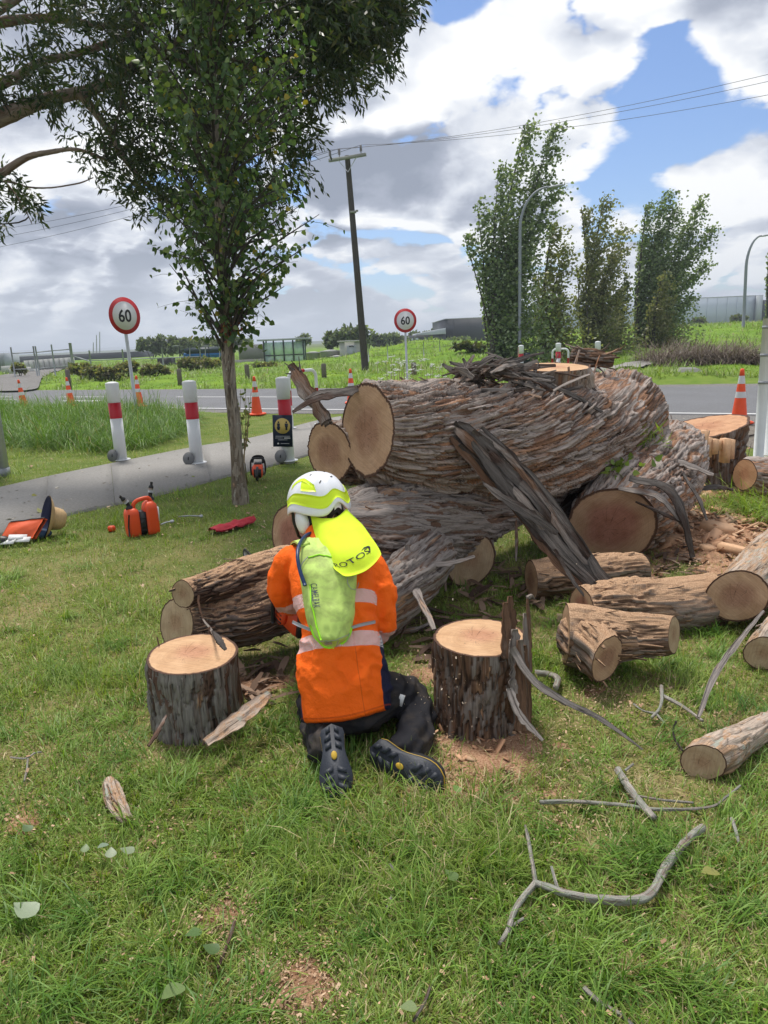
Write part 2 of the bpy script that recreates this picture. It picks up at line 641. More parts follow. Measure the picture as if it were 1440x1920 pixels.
M['bark_gum'] = bark_mat('bark_gum', grey=(0.20, 0.165, 0.135), brown=(0.14, 0.095, 0.07), dark=(0.06, 0.045, 0.035), grey_amt=0.6, tan_amt=0.1)


def wood_mat(name, sap=(0.56, 0.39, 0.25), heart=(0.40, 0.22, 0.14), heart_r=0.55, ring=0.26, rough=0.75, angle=0.5):
    """sawn end grain: uvp = metres from the pith, third = radius 0..1"""
    m, nt, out = new_mat(name)
    uv = attr(nt, 'uvp').outputs['Vector']
    s = nd(nt, 'SeparateXYZ', {0: uv})
    flat = nd(nt, 'CombineXYZ', {0: s.outputs[0], 1: s.outputs[1]}).outputs[0]
    warp = noise(nt, scaled(nt, flat, (5, 5, 5)), 1.0, 3, 0.5)
    rr = s.outputs[2]
    d = nd(nt, 'VectorMath', {0: flat}, operation='LENGTH').outputs['Value']
    rings = math_n(nt, 'SINE', math_n(nt, 'MULTIPLY', math_n(nt, 'ADD', d, math_n(nt, 'MULTIPLY', warp, 0.06)), 420))
    rings2 = noise(nt, nd(nt, 'CombineXYZ', {0: math_n(nt, 'MULTIPLY', math_n(nt, 'ADD', d, math_n(nt, 'MULTIPLY', warp, 0.05)), 60)}).outputs[0], 1.0, 5, 0.7)
    hb = maprange(nt, math_n(nt, 'ADD', rr, math_n(nt, 'MULTIPLY', math_n(nt, 'SUBTRACT', warp, 0.5), 0.5)), heart_r - 0.22, heart_r + 0.22, 0, 1, True)
    c = mixc(nt, hb, heart, sap)
    c = mixc(nt, math_n(nt, 'MULTIPLY', maprange(nt, rings2, 0.35, 0.65), ring * 2.2), c, mixc(nt, 1.0, c, (0.74, 0.68, 0.62), 'MULTIPLY'))
    c = mixc(nt, math_n(nt, 'MULTIPLY', maprange(nt, rings, -1, 1), ring), c, mixc(nt, 1.0, c, (0.8, 0.75, 0.7), 'MULTIPLY'))
    ca, sa = math.cos(angle), math.sin(angle)
    across = math_n(nt, 'ADD', math_n(nt, 'MULTIPLY', s.outputs[0], ca), math_n(nt, 'MULTIPLY', s.outputs[1], sa))
    along = math_n(nt, 'SUBTRACT', math_n(nt, 'MULTIPLY', s.outputs[1], ca), math_n(nt, 'MULTIPLY', s.outputs[0], sa))
    saw = noise(nt, nd(nt, 'CombineXYZ', {0: math_n(nt, 'MULTIPLY', across, 130), 1: math_n(nt, 'MULTIPLY', along, 3)}).outputs[0], 1.0, 3, 0.65)
    c = mixc(nt, maprange(nt, saw, 0.40, 0.62, 0.0, 0.6), c, mixc(nt, 1.0, c, (1.28, 1.28, 1.26), 'MULTIPLY'))
    ang = nd(nt, 'Math', {0: s.outputs[1], 1: s.outputs[0]}, operation='ARCTAN2').outputs[0]
    ck = noise(nt, nd(nt, 'CombineXYZ', {0: math_n(nt, 'ADD', math_n(nt, 'MULTIPLY', ang, 3.2), math_n(nt, 'MULTIPLY', warp, 0.8)), 1: math_n(nt, 'MULTIPLY', rr, 1.2)}).outputs[0], 1.0, 1.5, 0.6)
    crack = maprange(nt, math_n(nt, 'ABSOLUTE', math_n(nt, 'SUBTRACT', ck, 0.56)), 0.0, 0.016, 1, 0)
    crack = math_n(nt, 'MULTIPLY', crack, math_n(nt, 'MULTIPLY', maprange(nt, rr, 0.02, 0.10), maprange(nt, math_n(nt, 'ADD', rr, math_n(nt, 'MULTIPLY', warp, 0.5)), 0.55, 0.85, 0.75, 0)))
    c = mixc(nt, crack, c, (0.05, 0.028, 0.018))
    blot = noise(nt, scaled(nt, flat, (9, 9, 9), (3, 3, 1)), 1.0, 4, 0.6)
    c = mixc(nt, maprange(nt, blot, 0.42, 0.70, 0, 0.65), c, mixc(nt, 1.0, c, (0.66, 0.58, 0.50), 'MULTIPLY'))
    c = mixc(nt, maprange(nt, rr, 0.93, 0.955), c, (0.085, 0.045, 0.03))
    princ(nt, out, Base_Color=c, Roughness=rough, Specular_IOR_Level=0.2, Normal=bump(nt, saw, 0.5, 0.004))
    return m


M['wood_brown'] = wood_mat('end_grain_brown', (0.48, 0.325, 0.21), (0.36, 0.215, 0.145), 0.5)
M['wood_fresh'] = wood_mat('end_grain_fresh', (0.56, 0.36, 0.21), (0.50, 0.275, 0.17), 0.35, 0.2, angle=1.1)
M['wood_red'] = wood_mat('end_grain_red', (0.42, 0.28, 0.18), (0.32, 0.155, 0.11), 0.62, angle=2.0)
M['wood_pale'] = wood_mat('end_grain_pale', (0.44, 0.335, 0.22), (0.37, 0.25, 0.16), 0.3, angle=2.6)
M['wood_orange'] = wood_mat('end_grain_orange', (0.50, 0.285, 0.165), (0.43, 0.22, 0.125), 0.4, 0.1, angle=0.1)
M['chip'] = simple('fresh_chip', (0.60, 0.37, 0.22), 0.85, 0.3, 30)


def attr_mat(name, rough=0.85):
    m, nt, out = new_mat(name)
    princ(nt, out, Base_Color=attr(nt, 'col').outputs[0], Roughness=rough, Specular_IOR_Level=0.2)
    return m


M['attr'] = attr_mat('scattered_bits')
M['white_paint'] = simple('white_paint', (0.66, 0.68, 0.69), 0.5, 0.16, 3.5, 0, 0.05, 80)
M['red_paint'] = simple('red_reflective', (0.44, 0.010, 0.022), 0.4, 0.1, 30)
M['galv'] = simple('galvanised_steel', (0.44, 0.46, 0.48), 0.45, 0.18, 14, 0.35)
M['steel_grey'] = simple('grey_steel', (0.30, 0.32, 0.34), 0.5, 0.15, 9, 0.2)
M['orange_plastic'] = simple('orange_plastic', (0.70, 0.075, 0.016), 0.42, 0.1, 12, 0, 0.1, 120)
M['cone_orange'] = simple('cone_orange', (0.85, 0.095, 0.025), 0.5, 0.12, 9)
M['reflect'] = simple('silver_band', (0.62, 0.63, 0.64), 0.4, 0.08, 30)
M['black_plastic'] = simple('black_plastic', (0.012, 0.012, 0.013), 0.45, 0.2, 20)
M['black_rubber'] = simple('black_rubber', (0.022, 0.024, 0.028), 0.7, 0.25, 25, 0, 0.2, 200)
M['grey_cap'] = simple('grey_disc', (0.14, 0.145, 0.15), 0.6)
M['black_paint'] = simple('black_paint', (0.012, 0.012, 0.014), 0.5)
M['sign_white'] = simple('sign_white', (0.70, 0.70, 0.70), 0.45, 0.04, 4)
M['sign_red'] = simple('sign_red', (0.48, 0.022, 0.028), 0.4, 0.06, 5)
M['navy'] = simple('navy_sign', (0.006, 0.014, 0.035), 0.5, 0.1, 10)
M['gold'] = simple('gold_print', (0.58, 0.43, 0.13), 0.55, 0.05, 10)
M['concrete_pale'] = simple('pale_concrete', (0.42, 0.42, 0.41), 0.85, 0.15, 2.0, 0, 0.3, 40)
M['concrete_dark'] = simple('dark_concrete', (0.20, 0.20, 0.19), 0.9, 0.25, 1.5, 0, 0.3, 30)
M['pole_wood'] = simple('tarred_pole', (0.055, 0.048, 0.042), 0.85, 0.4, 3.0, 0, 0.5, 30)
M['post_wood'] = simple('weathered_post', (0.15, 0.13, 0.11), 0.9, 0.3, 6.0, 0, 0.5, 40)
M['crossarm'] = simple('crossarm_timber', (0.24, 0.25, 0.22), 0.85, 0.2, 6.0)
M['porcelain'] = simple('brown_grey_insulator', (0.16, 0.15, 0.15), 0.35, 0.1)
M['wire'] = simple('wire', (0.05, 0.05, 0.055), 0.6)
M['slate_clad'] = simple('slate_cladding', (0.045, 0.05, 0.062), 0.6, 0.08, 1.0)
M['white_clad'] = simple('pale_blue_cladding', (0.50, 0.55, 0.66), 0.6, 0.04, 0.5)
M['roof_grey'] = simple('grey_roofing', (0.36, 0.39, 0.43), 0.55, 0.08, 1.0)
M['blue_pipe'] = simple('blue_pipe', (0.03, 0.17, 0.52), 0.5, 0.1, 2)
M['green_pipe'] = simple('dark_green_pipe', (0.012, 0.03, 0.035), 0.5, 0.1, 2)
M['flax'] = leaf_mat('brown_flax', 0.15, 0.7, (1.0, 0.9, 0.7))
# ------------------------------------------------------------------ terrain and surfaces
RN = np.array([0.5, 0.8660254])          # across the road, away from the camera
RD = np.array([0.8660254, -0.5])         # along the road, to the right
R_NEAR, R_FAR = 15.0, 22.1


def road_xy(s, n):
    return RN * n + RD * s


def H(x, y):
    x = np.asarray(x, float)
    y = np.asarray(y, float)
    n = RN[0] * x + RN[1] * y
    ratio = x / np.maximum(y, 1)
    h = 1.5 * sm(y, 36, 74) * sm(ratio, 0.10, 0.27)
    h = h + 1.25 * np.exp(-((x - 4.6) / 6.5) ** 2 - ((y - 60) / 6) ** 2)
    h = h + 0.62 * np.exp(-((x - 6.2) / 4.0) ** 2 - ((y - 48) / 4) ** 2)
    far = sm(n, 22.6, 25)
    P = np.stack([x * 0.7, y * 0.7, x * 0], -1)
    h = h + far * (0.30 * (fbm(P, 3, 11) - 0.5) + 0.16)
    bank = sm(n, 8.0, 10.0) * sm(n, 14.6, 13.4) * sm(x, -3.6, -5.4)
    return h + bank * 0.12


def axis(lo, hi, near, k):
    a = [near[0]]
    step = near[2]
    while a[-1] < near[1]:
        a.append(a[-1] + step)
    s = step
    while a[-1] < hi:
        s *= k
        a.append(a[-1] + s)
    s = step
    b = []
    v = near[0]
    while v > lo:
        s *= k
        v -= s
        b.append(v)
    return np.array(b[::-1] + a)


gx = axis(-3500, 3500, (-14, 16, 0.5), 1.09)
gy = axis(-40, 5000, (0, 70, 0.5), 1.09)
GX, GY = np.meshgrid(gx, gy)
GZ = H(GX, GY)
GV = np.stack([GX, GY, GZ], -1).reshape(-1, 3)


def ground_material():
    m, nt, out = new_mat('lawn_soil')
    co = objco(nt)
    a = noise(nt, co, 2.2, 6, 0.6)
    b = noise(nt, co, 45, 4, 0.65)
    c = mixc(nt, maprange(nt, a, 0.35, 0.65), (0.14, 0.165, 0.045), (0.29, 0.235, 0.125))
    c = mixc(nt, maprange(nt, b, 0.3, 0.7), mixc(nt, 1.0, c, (0.55, 0.55, 0.5), 'MULTIPLY'), mixc(nt, 1.0, c, (1.35, 1.3, 1.2), 'MULTIPLY'))
    y = nd(nt, 'SeparateXYZ', {0: co}).outputs[1]
    g = noise(nt, co, 0.55, 5, 0.6)
    far = mixc(nt, maprange(nt, g, 0.35, 0.65), (0.105, 0.20, 0.022), (0.19, 0.30, 0.035))
    c = mixc(nt, maprange(nt, y, 4.0, 8.0, 0.0, 0.75), c, mixc(nt, maprange(nt, a, 0.35, 0.65), (0.085, 0.155, 0.024), (0.15, 0.20, 0.045)))
    c = mixc(nt, maprange(nt, y, 18, 26), c, far)
    wide = noise(nt, co, 0.02, 3, 0.5)
    c = mixc(nt, maprange(nt, y, 120, 260), c, mixc(nt, maprange(nt, wide, 0.4, 0.6), (0.085, 0.12, 0.04), (0.14, 0.17, 0.06)))
    princ(nt, out, Base_Color=c, Roughness=0.95, Specular_IOR_Level=0.1, Normal=bump(nt, b, 0.8, 0.03))
    return m


M['ground'] = ground_material()
ground = link('ground', npmesh('ground', GV, [grid_faces(len(gy), len(gx))], smooth=True), M['ground'], kind='structure')


def asphalt(name, base, fine=90.0, contrast=0.35):
    m, nt, out = new_mat(name)
    co = objco(nt)
    a = noise(nt, co, fine, 3, 0.7)
    b = noise(nt, co, 0.7, 5, 0.6)
    c = mixc(nt, maprange(nt, a, 0.3, 0.7), tuple(v * (1 - contrast) for v in base), tuple(v * (1 + contrast) for v in base))
    c = mixc(nt, maprange(nt, b, 0.35, 0.7, 0, 0.5), c, mixc(nt, 1.0, c, (0.75, 0.74, 0.72), 'MULTIPLY'))
    princ(nt, out, Base_Color=c, Roughness=0.85, Specular_IOR_Level=0.25, Normal=bump(nt, a, 0.6, 0.01))
    return m


M['asphalt'] = asphalt('asphalt', (0.155, 0.158, 0.168))
M['gravel'] = asphalt('gravel_verge', (0.17, 0.162, 0.155), 38, 0.6)
M['dirt'] = asphalt('trodden_dirt', (0.165, 0.145, 0.12), 24, 0.5)
M['concrete_path'] = asphalt('worn_concrete', (0.27, 0.26, 0.245), 30, 0.16)
M['mark'] = simple('road_paint', (0.70, 0.70, 0.69), 0.7, 0.12, 6)


def sheet(name, pts, z, mat, kind='structure', parent=None, sub=1):
    V = np.array([(p[0], p[1], z) for p in pts], float)
    return wpart(name, V, [np.arange(len(V))[None]], mat, parent, kind=kind if parent is None else None, base=(0, 0, 0) if parent is None else None)


def road_rect(s0, s1, n0, n1):
    return [road_xy(s0, n0), road_xy(s1, n0), road_xy(s1, n1), road_xy(s0, n1)]


def strip_sheet(name, s0, s1, f0, f1, z, mat, step=1.0, zf=None):
    """a strip along the road between two edges given as functions of s"""
    S = np.arange(s0, s1 + step, step)
    A = np.array([road_xy(s, f0(s)) for s in S])
    B = np.array([road_xy(s, f1(s)) for s in S])
    V = np.concatenate([A, B])
    Z = np.full(len(V), z)
    k = len(S)
    i = np.arange(k - 1)
    F = np.stack([i, i + 1, k + i + 1, k + i], -1)
    return wpart(name, np.column_stack([V, Z]), [F], mat, kind='structure', base=(0, 0, 0))


def wob(seed, amp, f=1.3):
    return lambda s: amp * (float(fbm(np.array([[s * f, seed, 0.5]]), 3, 5)[0]) - 0.5)


wa, wb, wc = wob(1, 0.6), wob(2, 0.7), wob(4, 0.9)
# gravel verges either side, wider on the right
verge_near = strip_sheet('gravel_verge', -60, 60, lambda s: 14.35 + wa(s) - 1.0 * float(sm(np.array(s), -4.0, 0.5)) + 0.0, lambda s: R_NEAR + 0.25, 0.010, M['gravel'], 0.4)
verge_far = strip_sheet('gravel_verge_far', -70, 90, lambda s: R_FAR - 0.25, lambda s: R_FAR + 0.35 + 0.25 * wb(s) + 1.9 * float(sm(np.array(s), -7.0, -2.5)), 0.012, M['gravel'], 0.4)
dirt = strip_sheet('dirt_verge', -2.6, 12, lambda s: 12.0 + wc(s) - 2.4 * float(sm(np.array(s), -1.5, 0.5)), lambda s: 14.2, 0.006, M['dirt'], 0.25)
road = strip_sheet('road', -90, 110, lambda s: R_NEAR, lambda s: R_FAR, 0.016, M['asphalt'], 4.0)


def marking(name, s0, s1, n, wdt, label=None):
    V = np.array([(*road_xy(s, nn), 0.021) for s, nn in ((s0, n - wdt / 2), (s1, n - wdt / 2), (s1, n + wdt / 2), (s0, n + wdt / 2))])
    o = wpart('road_marking', V, [np.arange(4)[None]], M['mark'], kind='structure')
    return o


marking('m', -80, -4.6, R_NEAR + 0.22, 0.11)
marking('m', -3.8, 60, R_NEAR + 0.22, 0.11)
for s0 in (-31, -25.0, -18.9, -16.2, -9.2):
    marking('m', s0, s0 + 3.0, 18.75, 0.11)
marking('m', -30, -26, 17.6, 0.12)
marking('m', -22.8, -20.9, 17.2, 0.30)
# side entrance on the far left and the footpath over the road on the right
def draped(name, e0, e1, mat, lift=0.05, n=40, m=10):
    A = smooth_path([(gp(*p).x, gp(*p).y, 0) for p in e0], n)
    B = smooth_path([(gp(*p).x, gp(*p).y, 0) for p in e1], n)
    t = np.linspace(0, 1, m)[:, None, None]
    V = (A[None] * (1 - t) + B[None] * t).reshape(-1, 3)
    V[:, 2] = H(V[:, 0], V[:, 1]) + lift
    wpart(name, V, [grid_faces(m, n)], mat, kind='structure', base=(0, 0, 0), smooth=True)
    return np.concatenate([A[:, :2], B[::-1, :2]])


DRIVE = draped('entrance_drive', [(-60, 716), (30, 707), (62, 700), (85, 692)], [(-60, 736), (62, 734), (85, 712), (126, 694)], M['gravel'], 0.10)
# concrete footpath in slabs with open joints
near_px = [(-140, 1052), (0, 1006), (119, 970), (217, 948), (325, 923), (430, 894), (520, 872), (590, 850), (640, 828)]
far_px = [(-140, 946), (0, 918), (87, 898), (217, 871), (361, 842), (480, 822), (560, 800), (600, 790), (640, 783)]
EN = smooth_path([gp(*p)[:2] + (0,) if False else (gp(*p).x, gp(*p).y, 0) for p in near_px], 61)
EF = smooth_path([(gp(*p).x, gp(*p).y, 0) for p in far_px], 61)
path_root = thing('footpath', 'grey concrete footpath curving past the white bollards', 'footpath', (float(EN[30][0]), float(EN[30][1]), 0))
del path_root['label'], path_root['category']
path_root['kind'] = 'structure'
cuts = [0, 11, 18, 30, 42, 52, 60]
for a, b in zip(cuts[:-1], cuts[1:]):
    P, Q = EN[a:b + 1].copy(), EF[a:b + 1].copy()
    if b != 60:
        P[-1] += (P[-2] - P[-1]) * 0.03
        Q[-1] += (Q[-2] - Q[-1]) * 0.03
    k = len(P)
    top = np.concatenate([P, Q]) + (0, 0, 0.035)
    bot = np.concatenate([P, Q]) - (0, 0, 0.05)
    i = np.arange(k - 1)
    f_top = np.stack([i, i + 1, k + i + 1, k + i], -1)
    side1 = np.stack([i, 2 * k + i, 2 * k + i + 1, i + 1], -1)
    side2 = np.stack([k + i, k + i + 1, 3 * k + i + 1, 3 * k + i], -1)
    ends = np.array([[0, k, 3 * k, 2 * k], [k - 1, 3 * k - 1, 4 * k - 1, 2 * k - 1]])
    wpart('slab', np.concatenate([top, bot]), [np.concatenate([f_top, side1, side2, ends])], M['concrete_path'], path_root)
PATH_POLY = np.concatenate([EN[:, :2], EF[::-1, :2]])
FP2 = draped('footpath_far', [(1085, 708), (1180, 690), (1250, 676), (1330, 669)], [(1120, 716), (1195, 699), (1250, 688), (1330, 677)], M['concrete_path'], 0.12)


def in_poly(x, y, poly):
    inside = np.zeros(len(x), bool)
    n = len(poly)
    j = n - 1
    for i in range(n):
        xi, yi = poly[i]
        xj, yj = poly[j]
        c = ((yi > y) != (yj > y)) & (x < (xj - xi) * (y - yi) / (yj - yi + 1e-12) + xi)
        inside ^= c
        j = i
    return inside


# ------------------------------------------------------------------ far land
def far_ridge(name, px_pts, Y, base_y, mat, thick=600):
    top = smooth_path([tuple(PY(a, b, Y)) for a, b in px_pts], 60)
    k = len(top)
    top[:, 2] += Y * 0.0012 * (fbm(np.column_stack([np.arange(k) * 0.35, np.zeros(k), np.zeros(k)]), 4, 3) - 0.5)
    front = top.copy()
    front[:, 1] -= thick
    front[:, 2] = -5
    back = top.copy()
    back[:, 1] += thick
    back[:, 2] = -5
    V = np.concatenate([front, top, back])
    return wpart(name, V, [grid_faces(3, k)], mat, kind='structure', base=(0, 0, 0))


M['hill'] = simple('far_hill', (0.10, 0.125, 0.12), 0.95, 0.3, 0.004)
far_ridge('hills', [(-700, 672), (-300, 655), (-60, 655), (0, 658), (20, 660), (50, 655), (85, 657), (110, 661), (140, 655), (200, 652), (235, 650), (270, 652), (330, 652), (450, 645), (900, 630)], 3200, 0, M['hill'])
far_ridge('low_shore', [(-400, 670), (0, 666), (200, 657), (400, 650), (700, 634), (900, 626), (1200, 618), (1600, 600)], 900, 0, simple('shore_scrub', (0.075, 0.10, 0.055), 0.95, 0.3, 0.02), 120)

# ------------------------------------------------------------------ grass
NO_GRASS = []          # (x, y, r) filled with stump and trunk bases


def lawn_tint(x, y):
    """0 lush .. 1 dry, from noise shared by blades of one patch"""
    P = np.stack([x * 1.25, y * 1.25, x * 0 + 0.3], -1)
    d = fbm(P, 4, 21)
    P2 = np.stack([x * 0.45, y * 0.45, x * 0 + 5.3], -1)
    return np.clip((d - 0.5) * 3.0 + (fbm(P2, 3, 31) - 0.5) * 2.6 + 0.48, 0, 1)


def sawdust_amount(x, y):
    s = np.zeros(len(x))
    for px, py, r, a in ((905, 1412, 0.30, 1.3), (1010, 1380, 0.25, 0.5), (1120, 1310, 0.22, 0.8), (1230, 1310, 0.3, 0.4), (1330, 1010, 1.0, 1.3), (1380, 930, 1.0, 1.4), (1270, 960, 0.6, 1.1),
                         (990, 960, 0.5, 0.7), (410, 1720, 0.10, 1.25), (560, 1850, 0.12, 1.0), (1020, 1520, 0.2, 0.5), (20, 1530, 0.15, 0.5), (480, 1290, 0.22, 1.0), (960, 1425, 0.2, 1.0), (820, 1260, 0.25, 0.7), (1430, 1020, 0.5, 0.7),
                         (300, 1560, 0.10, 0.5), (1230, 1330, 0.12, 0.5)):
        g = gp(px, py)
        s = np.maximum(s, a * np.exp(-(((x - g.x) / r) ** 2 + ((y - g.y) / (r * 1.0)) ** 2)))
    return s


def blades(x, y, z0, L, wdt, az, lean, curve, col, segs=2):
    """arched grass blades; returns V, F, col"""
    n = len(x)
    dirx, diry = np.cos(az), np.sin(az)
    sx, sy = -diry, dirx
    rows = []
    for k in range(segs + 1):
        t = k / segs
        ang = lean + curve * t
        hor = L * t * np.sin(np.clip(ang, -1.5, 1.5))
        ver = L * t * np.cos(np.clip(ang, -1.5, 1.5))
        cx, cy, cz = x + dirx * hor, y + diry * hor, z0 + ver
        if k < segs:
            ww = wdt * (1.0 - 0.35 * t) / 2
            rows.append(np.stack([cx - sx * ww, cy - sy * ww, cz], -1))
            rows.append(np.stack([cx + sx * ww, cy + sy * ww, cz], -1))
        else:
            rows.append(np.stack([cx, cy, cz], -1))
    V = np.stack(rows, 1)
    m = V.shape[1]
    off = (np.arange(n) * m)[:, None]
    F = []
    if segs > 1:
        q = np.concatenate([off + np.array([[2 * k, 2 * k + 1, 2 * k + 3, 2 * k + 2]]) for k in range(segs - 1)])
        F.append(q)
    F.append(off + np.array([[m - 3, m - 2, m - 1]]))
    return V.reshape(-1, 3), F, np.repeat(col, m, 0)


def merge(parts):
    Vs, Fs, Cs, n = [], {}, [], 0
    for V, F, C in parts:
        for f in F:
            Fs.setdefault(f.shape[1], []).append(f + n)
        Vs.append(V)
        Cs.append(C)
        n += len(V)
    return np.concatenate(Vs), [np.concatenate(v) for v in Fs.values()], np.concatenate(Cs)


def lawn_points(n, r):
    py = 735 + (2150 - 735) * r.random(n * 3) ** 1.15
    keep = r.random(len(py)) < np.interp(py, [735, 900, 1100, 1400, 1920, 2150], [0.95, 1.0, 0.95, 0.80, 0.52, 0.35])
    py = py[keep][:n]
    px = r.uniform(-260, 1700, len(py))
    d = np.array(cf)[None] + np.array(cr)[None] * ((px - 720) / F_PX)[:, None] - np.array(cu)[None] * ((py - 960) / F_PX)[:, None]
    t = -CAM_H / d[:, 2]
    x, y = d[:, 0] * t, d[:, 1] * t
    return x, y


G_GREEN = np.array([[0.125, 0.220, 0.030], [0.195, 0.295, 0.048], [0.270, 0.355, 0.075], [0.350, 0.410, 0.125]])
G_DRY = np.array([[0.46, 0.38, 0.20], [0.58, 0.49, 0.28], [0.36, 0.30, 0.14]])


def make_lawn():
    r = np.random.default_rng(3)
    x, y = lawn_points(400000, r)
    n = RN[0] * x + RN[1] * y
    ok = (n < 14.25) & ~in_poly(x, y, PATH_POLY) & (y > 0.3)
    s = RD[0] * x + RD[1] * y
    ok &= ~((s > -2.3) & (n > 11.9 - 2.3 * sm(s, -1.5, 0.5) + 0.8 * (fbm(np.stack([x * 2, y * 2, x * 0], -1), 3, 9) - 0.5)) & (r.random(len(x)) > 0.04))
    for cx, cy, rr in NO_GRASS:
        ok &= (x - cx) ** 2 + (y - cy) ** 2 > rr * rr
    sd_ = sawdust_amount(x, y)
    ok &= r.random(len(x)) > np.minimum(sd_, 1.15) * 0.80
    dry = lawn_tint(x, y)
    ok &= r.random(len(x)) > 0.30 * dry
    x, y, dry, n = x[ok], y[ok], dry[ok], n[ok]
    k = len(x)
    dist = np.hypot(x, y)
    tall = sm(fbm(np.stack([x * 1.7, y * 1.7, x * 0 + 9], -1), 3, 55), 0.50, 0.68)
    L = r.gamma(6, 1 / 6, k) * (0.036 + 0.052 * tall) * (1 - 0.35 * dry)
    L *= 1 + 0.25 * sm(dist, 4, 9)
    # left side near the path is longer and lusher
    left = sm(x / np.maximum(y, 1), -0.10, -0.36) * sm(y, 3.2, 4.6)
    L *= 1 + 0.35 * left
    dry = np.clip(dry - 0.35 * left - 0.25 * sm(y, 5.5, 8.0), 0, 1)
    wdt = (0.0026 + 0.0022 * r.random(k)) * (1 + 0.10 * np.maximum(dist - 3, 0))
    clump = fbm(np.stack([x * 9, y * 9, x * 0 + 2], -1), 2, 77)
    az = clump * 14 + r.normal(0, 0.9, k)
    lean = np.abs(r.normal(0.42, 0.36, k))
    curve = np.abs(r.normal(0.5, 0.35, k))
    isdry = r.random(k) < (0.10 + 0.58 * dry)
    flat = isdry & (r.random(k) < 0.6)
    lean = np.where(flat, r.uniform(1.0, 1.45, k), lean)
    L = np.where(flat, L * 1.1, L)
    t = np.clip(r.random(k) * 0.6 + 0.55 * (fbm(np.stack([x * 2.3, y * 2.3, x * 0 + 4], -1), 3, 91) - 0.2), 0, 0.999) * (len(G_GREEN) - 1)
    i0 = t.astype(int)
    f = (t - i0)[:, None]
    green = G_GREEN[i0] * (1 - f) + G_GREEN[np.minimum(i0 + 1, len(G_GREEN) - 1)] * f
    col = np.where(isdry[:, None], G_DRY[r.integers(0, 3, k)], green)
    col = col * r.uniform(0.75, 1.25, k)[:, None]
    near = dist < 3.6
    parts = []
    for msk, segs in ((near, 3), (~near, 2)):
        parts.append(blades(x[msk], y[msk], np.zeros(msk.sum()) - 0.004, L[msk], wdt[msk], az[msk], lean[msk], curve[msk], col[msk], segs))
    # tufts of longer blades
    nt_ = 520
    tx, ty = lawn_points(nt_ * 3, r)
    okt = (RN[0] * tx + RN[1] * ty < 13.5) & ~in_poly(tx, ty, PATH_POLY) & (ty < 7) & (sawdust_amount(tx, ty) < 0.3)
    for cx, cy, rr in NO_GRASS:
        okt &= (tx - cx) ** 2 + (ty - cy) ** 2 > (rr + 0.02) ** 2
    tx, ty = tx[okt][:nt_], ty[okt][:nt_]
    m = 46
    sp = r.uniform(0.02, 0.07, len(tx))
    bx_ = np.repeat(tx, m) + r.normal(0, 1, len(tx) * m) * np.repeat(sp, m)
    by_ = np.repeat(ty, m) + r.normal(0, 1, len(tx) * m) * np.repeat(sp, m)
    q = len(bx_)
    taz = np.repeat(r.uniform(0, 6.28, len(tx)), m) + r.normal(0, 0.8, q)
    tl = np.repeat(r.uniform(0.07, 0.17, len(tx)), m) * r.uniform(0.5, 1.15, q)
    tc = np.repeat(r.random(len(tx)), m)[:, None]
    tcol = (np.array([0.075, 0.175, 0.020]) * (1 - tc) + np.array([0.21, 0.33, 0.055]) * tc) * r.uniform(0.8, 1.25, q)[:, None]
    parts.append(blades(bx_, by_, np.zeros(q) - 0.004, tl, r.uniform(0.003, 0.0055, q), taz, np.abs(r.normal(0.5, 0.3, q)), np.abs(r.normal(0.7, 0.3, q)), tcol, 3))
    V, F, C = merge(parts)
    o = link('lawn_grass', npmesh('lawn_grass', V, F, {'col': C}), M['grass'], kind='stuff')
    tag(o, 'short green lawn grass mixed with dry straw around the logs', 'grass')


def make_tall_grass():
    r = np.random.default_rng(12)
    n = 42000
    # a rank strip between footpath and road on the left
    s = r.uniform(-22, -5.6, n)
    nn = r.uniform(8.2, 13.6, n)
    P = RN[None] * nn[:, None] + RD[None] * s[:, None]
    x, y = P[:, 0], P[:, 1]
    edge = np.array([[gp(*p).x, gp(*p).y] for p in ((-260, 960), (-100, 922), (0, 902), (60, 890), (130, 872), (230, 850), (300, 835), (345, 815), (372, 800), (380, 786), (330, 778), (250, 772), (150, 768), (0, 764), (-260, 758))])
    ok = in_poly(x, y, edge)
    x, y = x[ok], y[ok]
    k = len(x)
    clump = fbm(np.stack([x * 1.4, y * 1.4, x * 0], -1), 3, 5)
    L = (0.28 + 0.75 * clump) * r.uniform(0.6, 1.25, k)
    L *= np.where(RN[0] * x + RN[1] * y > 12.2, 0.6, 1.0)
    az = clump * 16 + r.normal(0, 1.0, k)
    t = r.random(k)[:, None]
    col = np.array([0.060, 0.145, 0.016]) * (1 - t) + np.array([0.19, 0.32, 0.05]) * t
    dryb = r.random(k) < 0.05
    col = np.where(dryb[:, None], np.array([0.30, 0.26, 0.12]), col)
    parts = [blades(x, y, H(x, y) - 0.01, L, r.uniform(0.006, 0.012, k), az, np.abs(r.normal(0.3, 0.25, k)), np.abs(r.normal(0.95, 0.45, k)), col, 4)]
    V, F, C = merge(parts)
    o = link('rank_grass', npmesh('rank_grass', V, F, {'col': C}), M['grass'], kind='stuff')
    tag(o, 'tall rank green grass between the footpath and the road', 'grass')


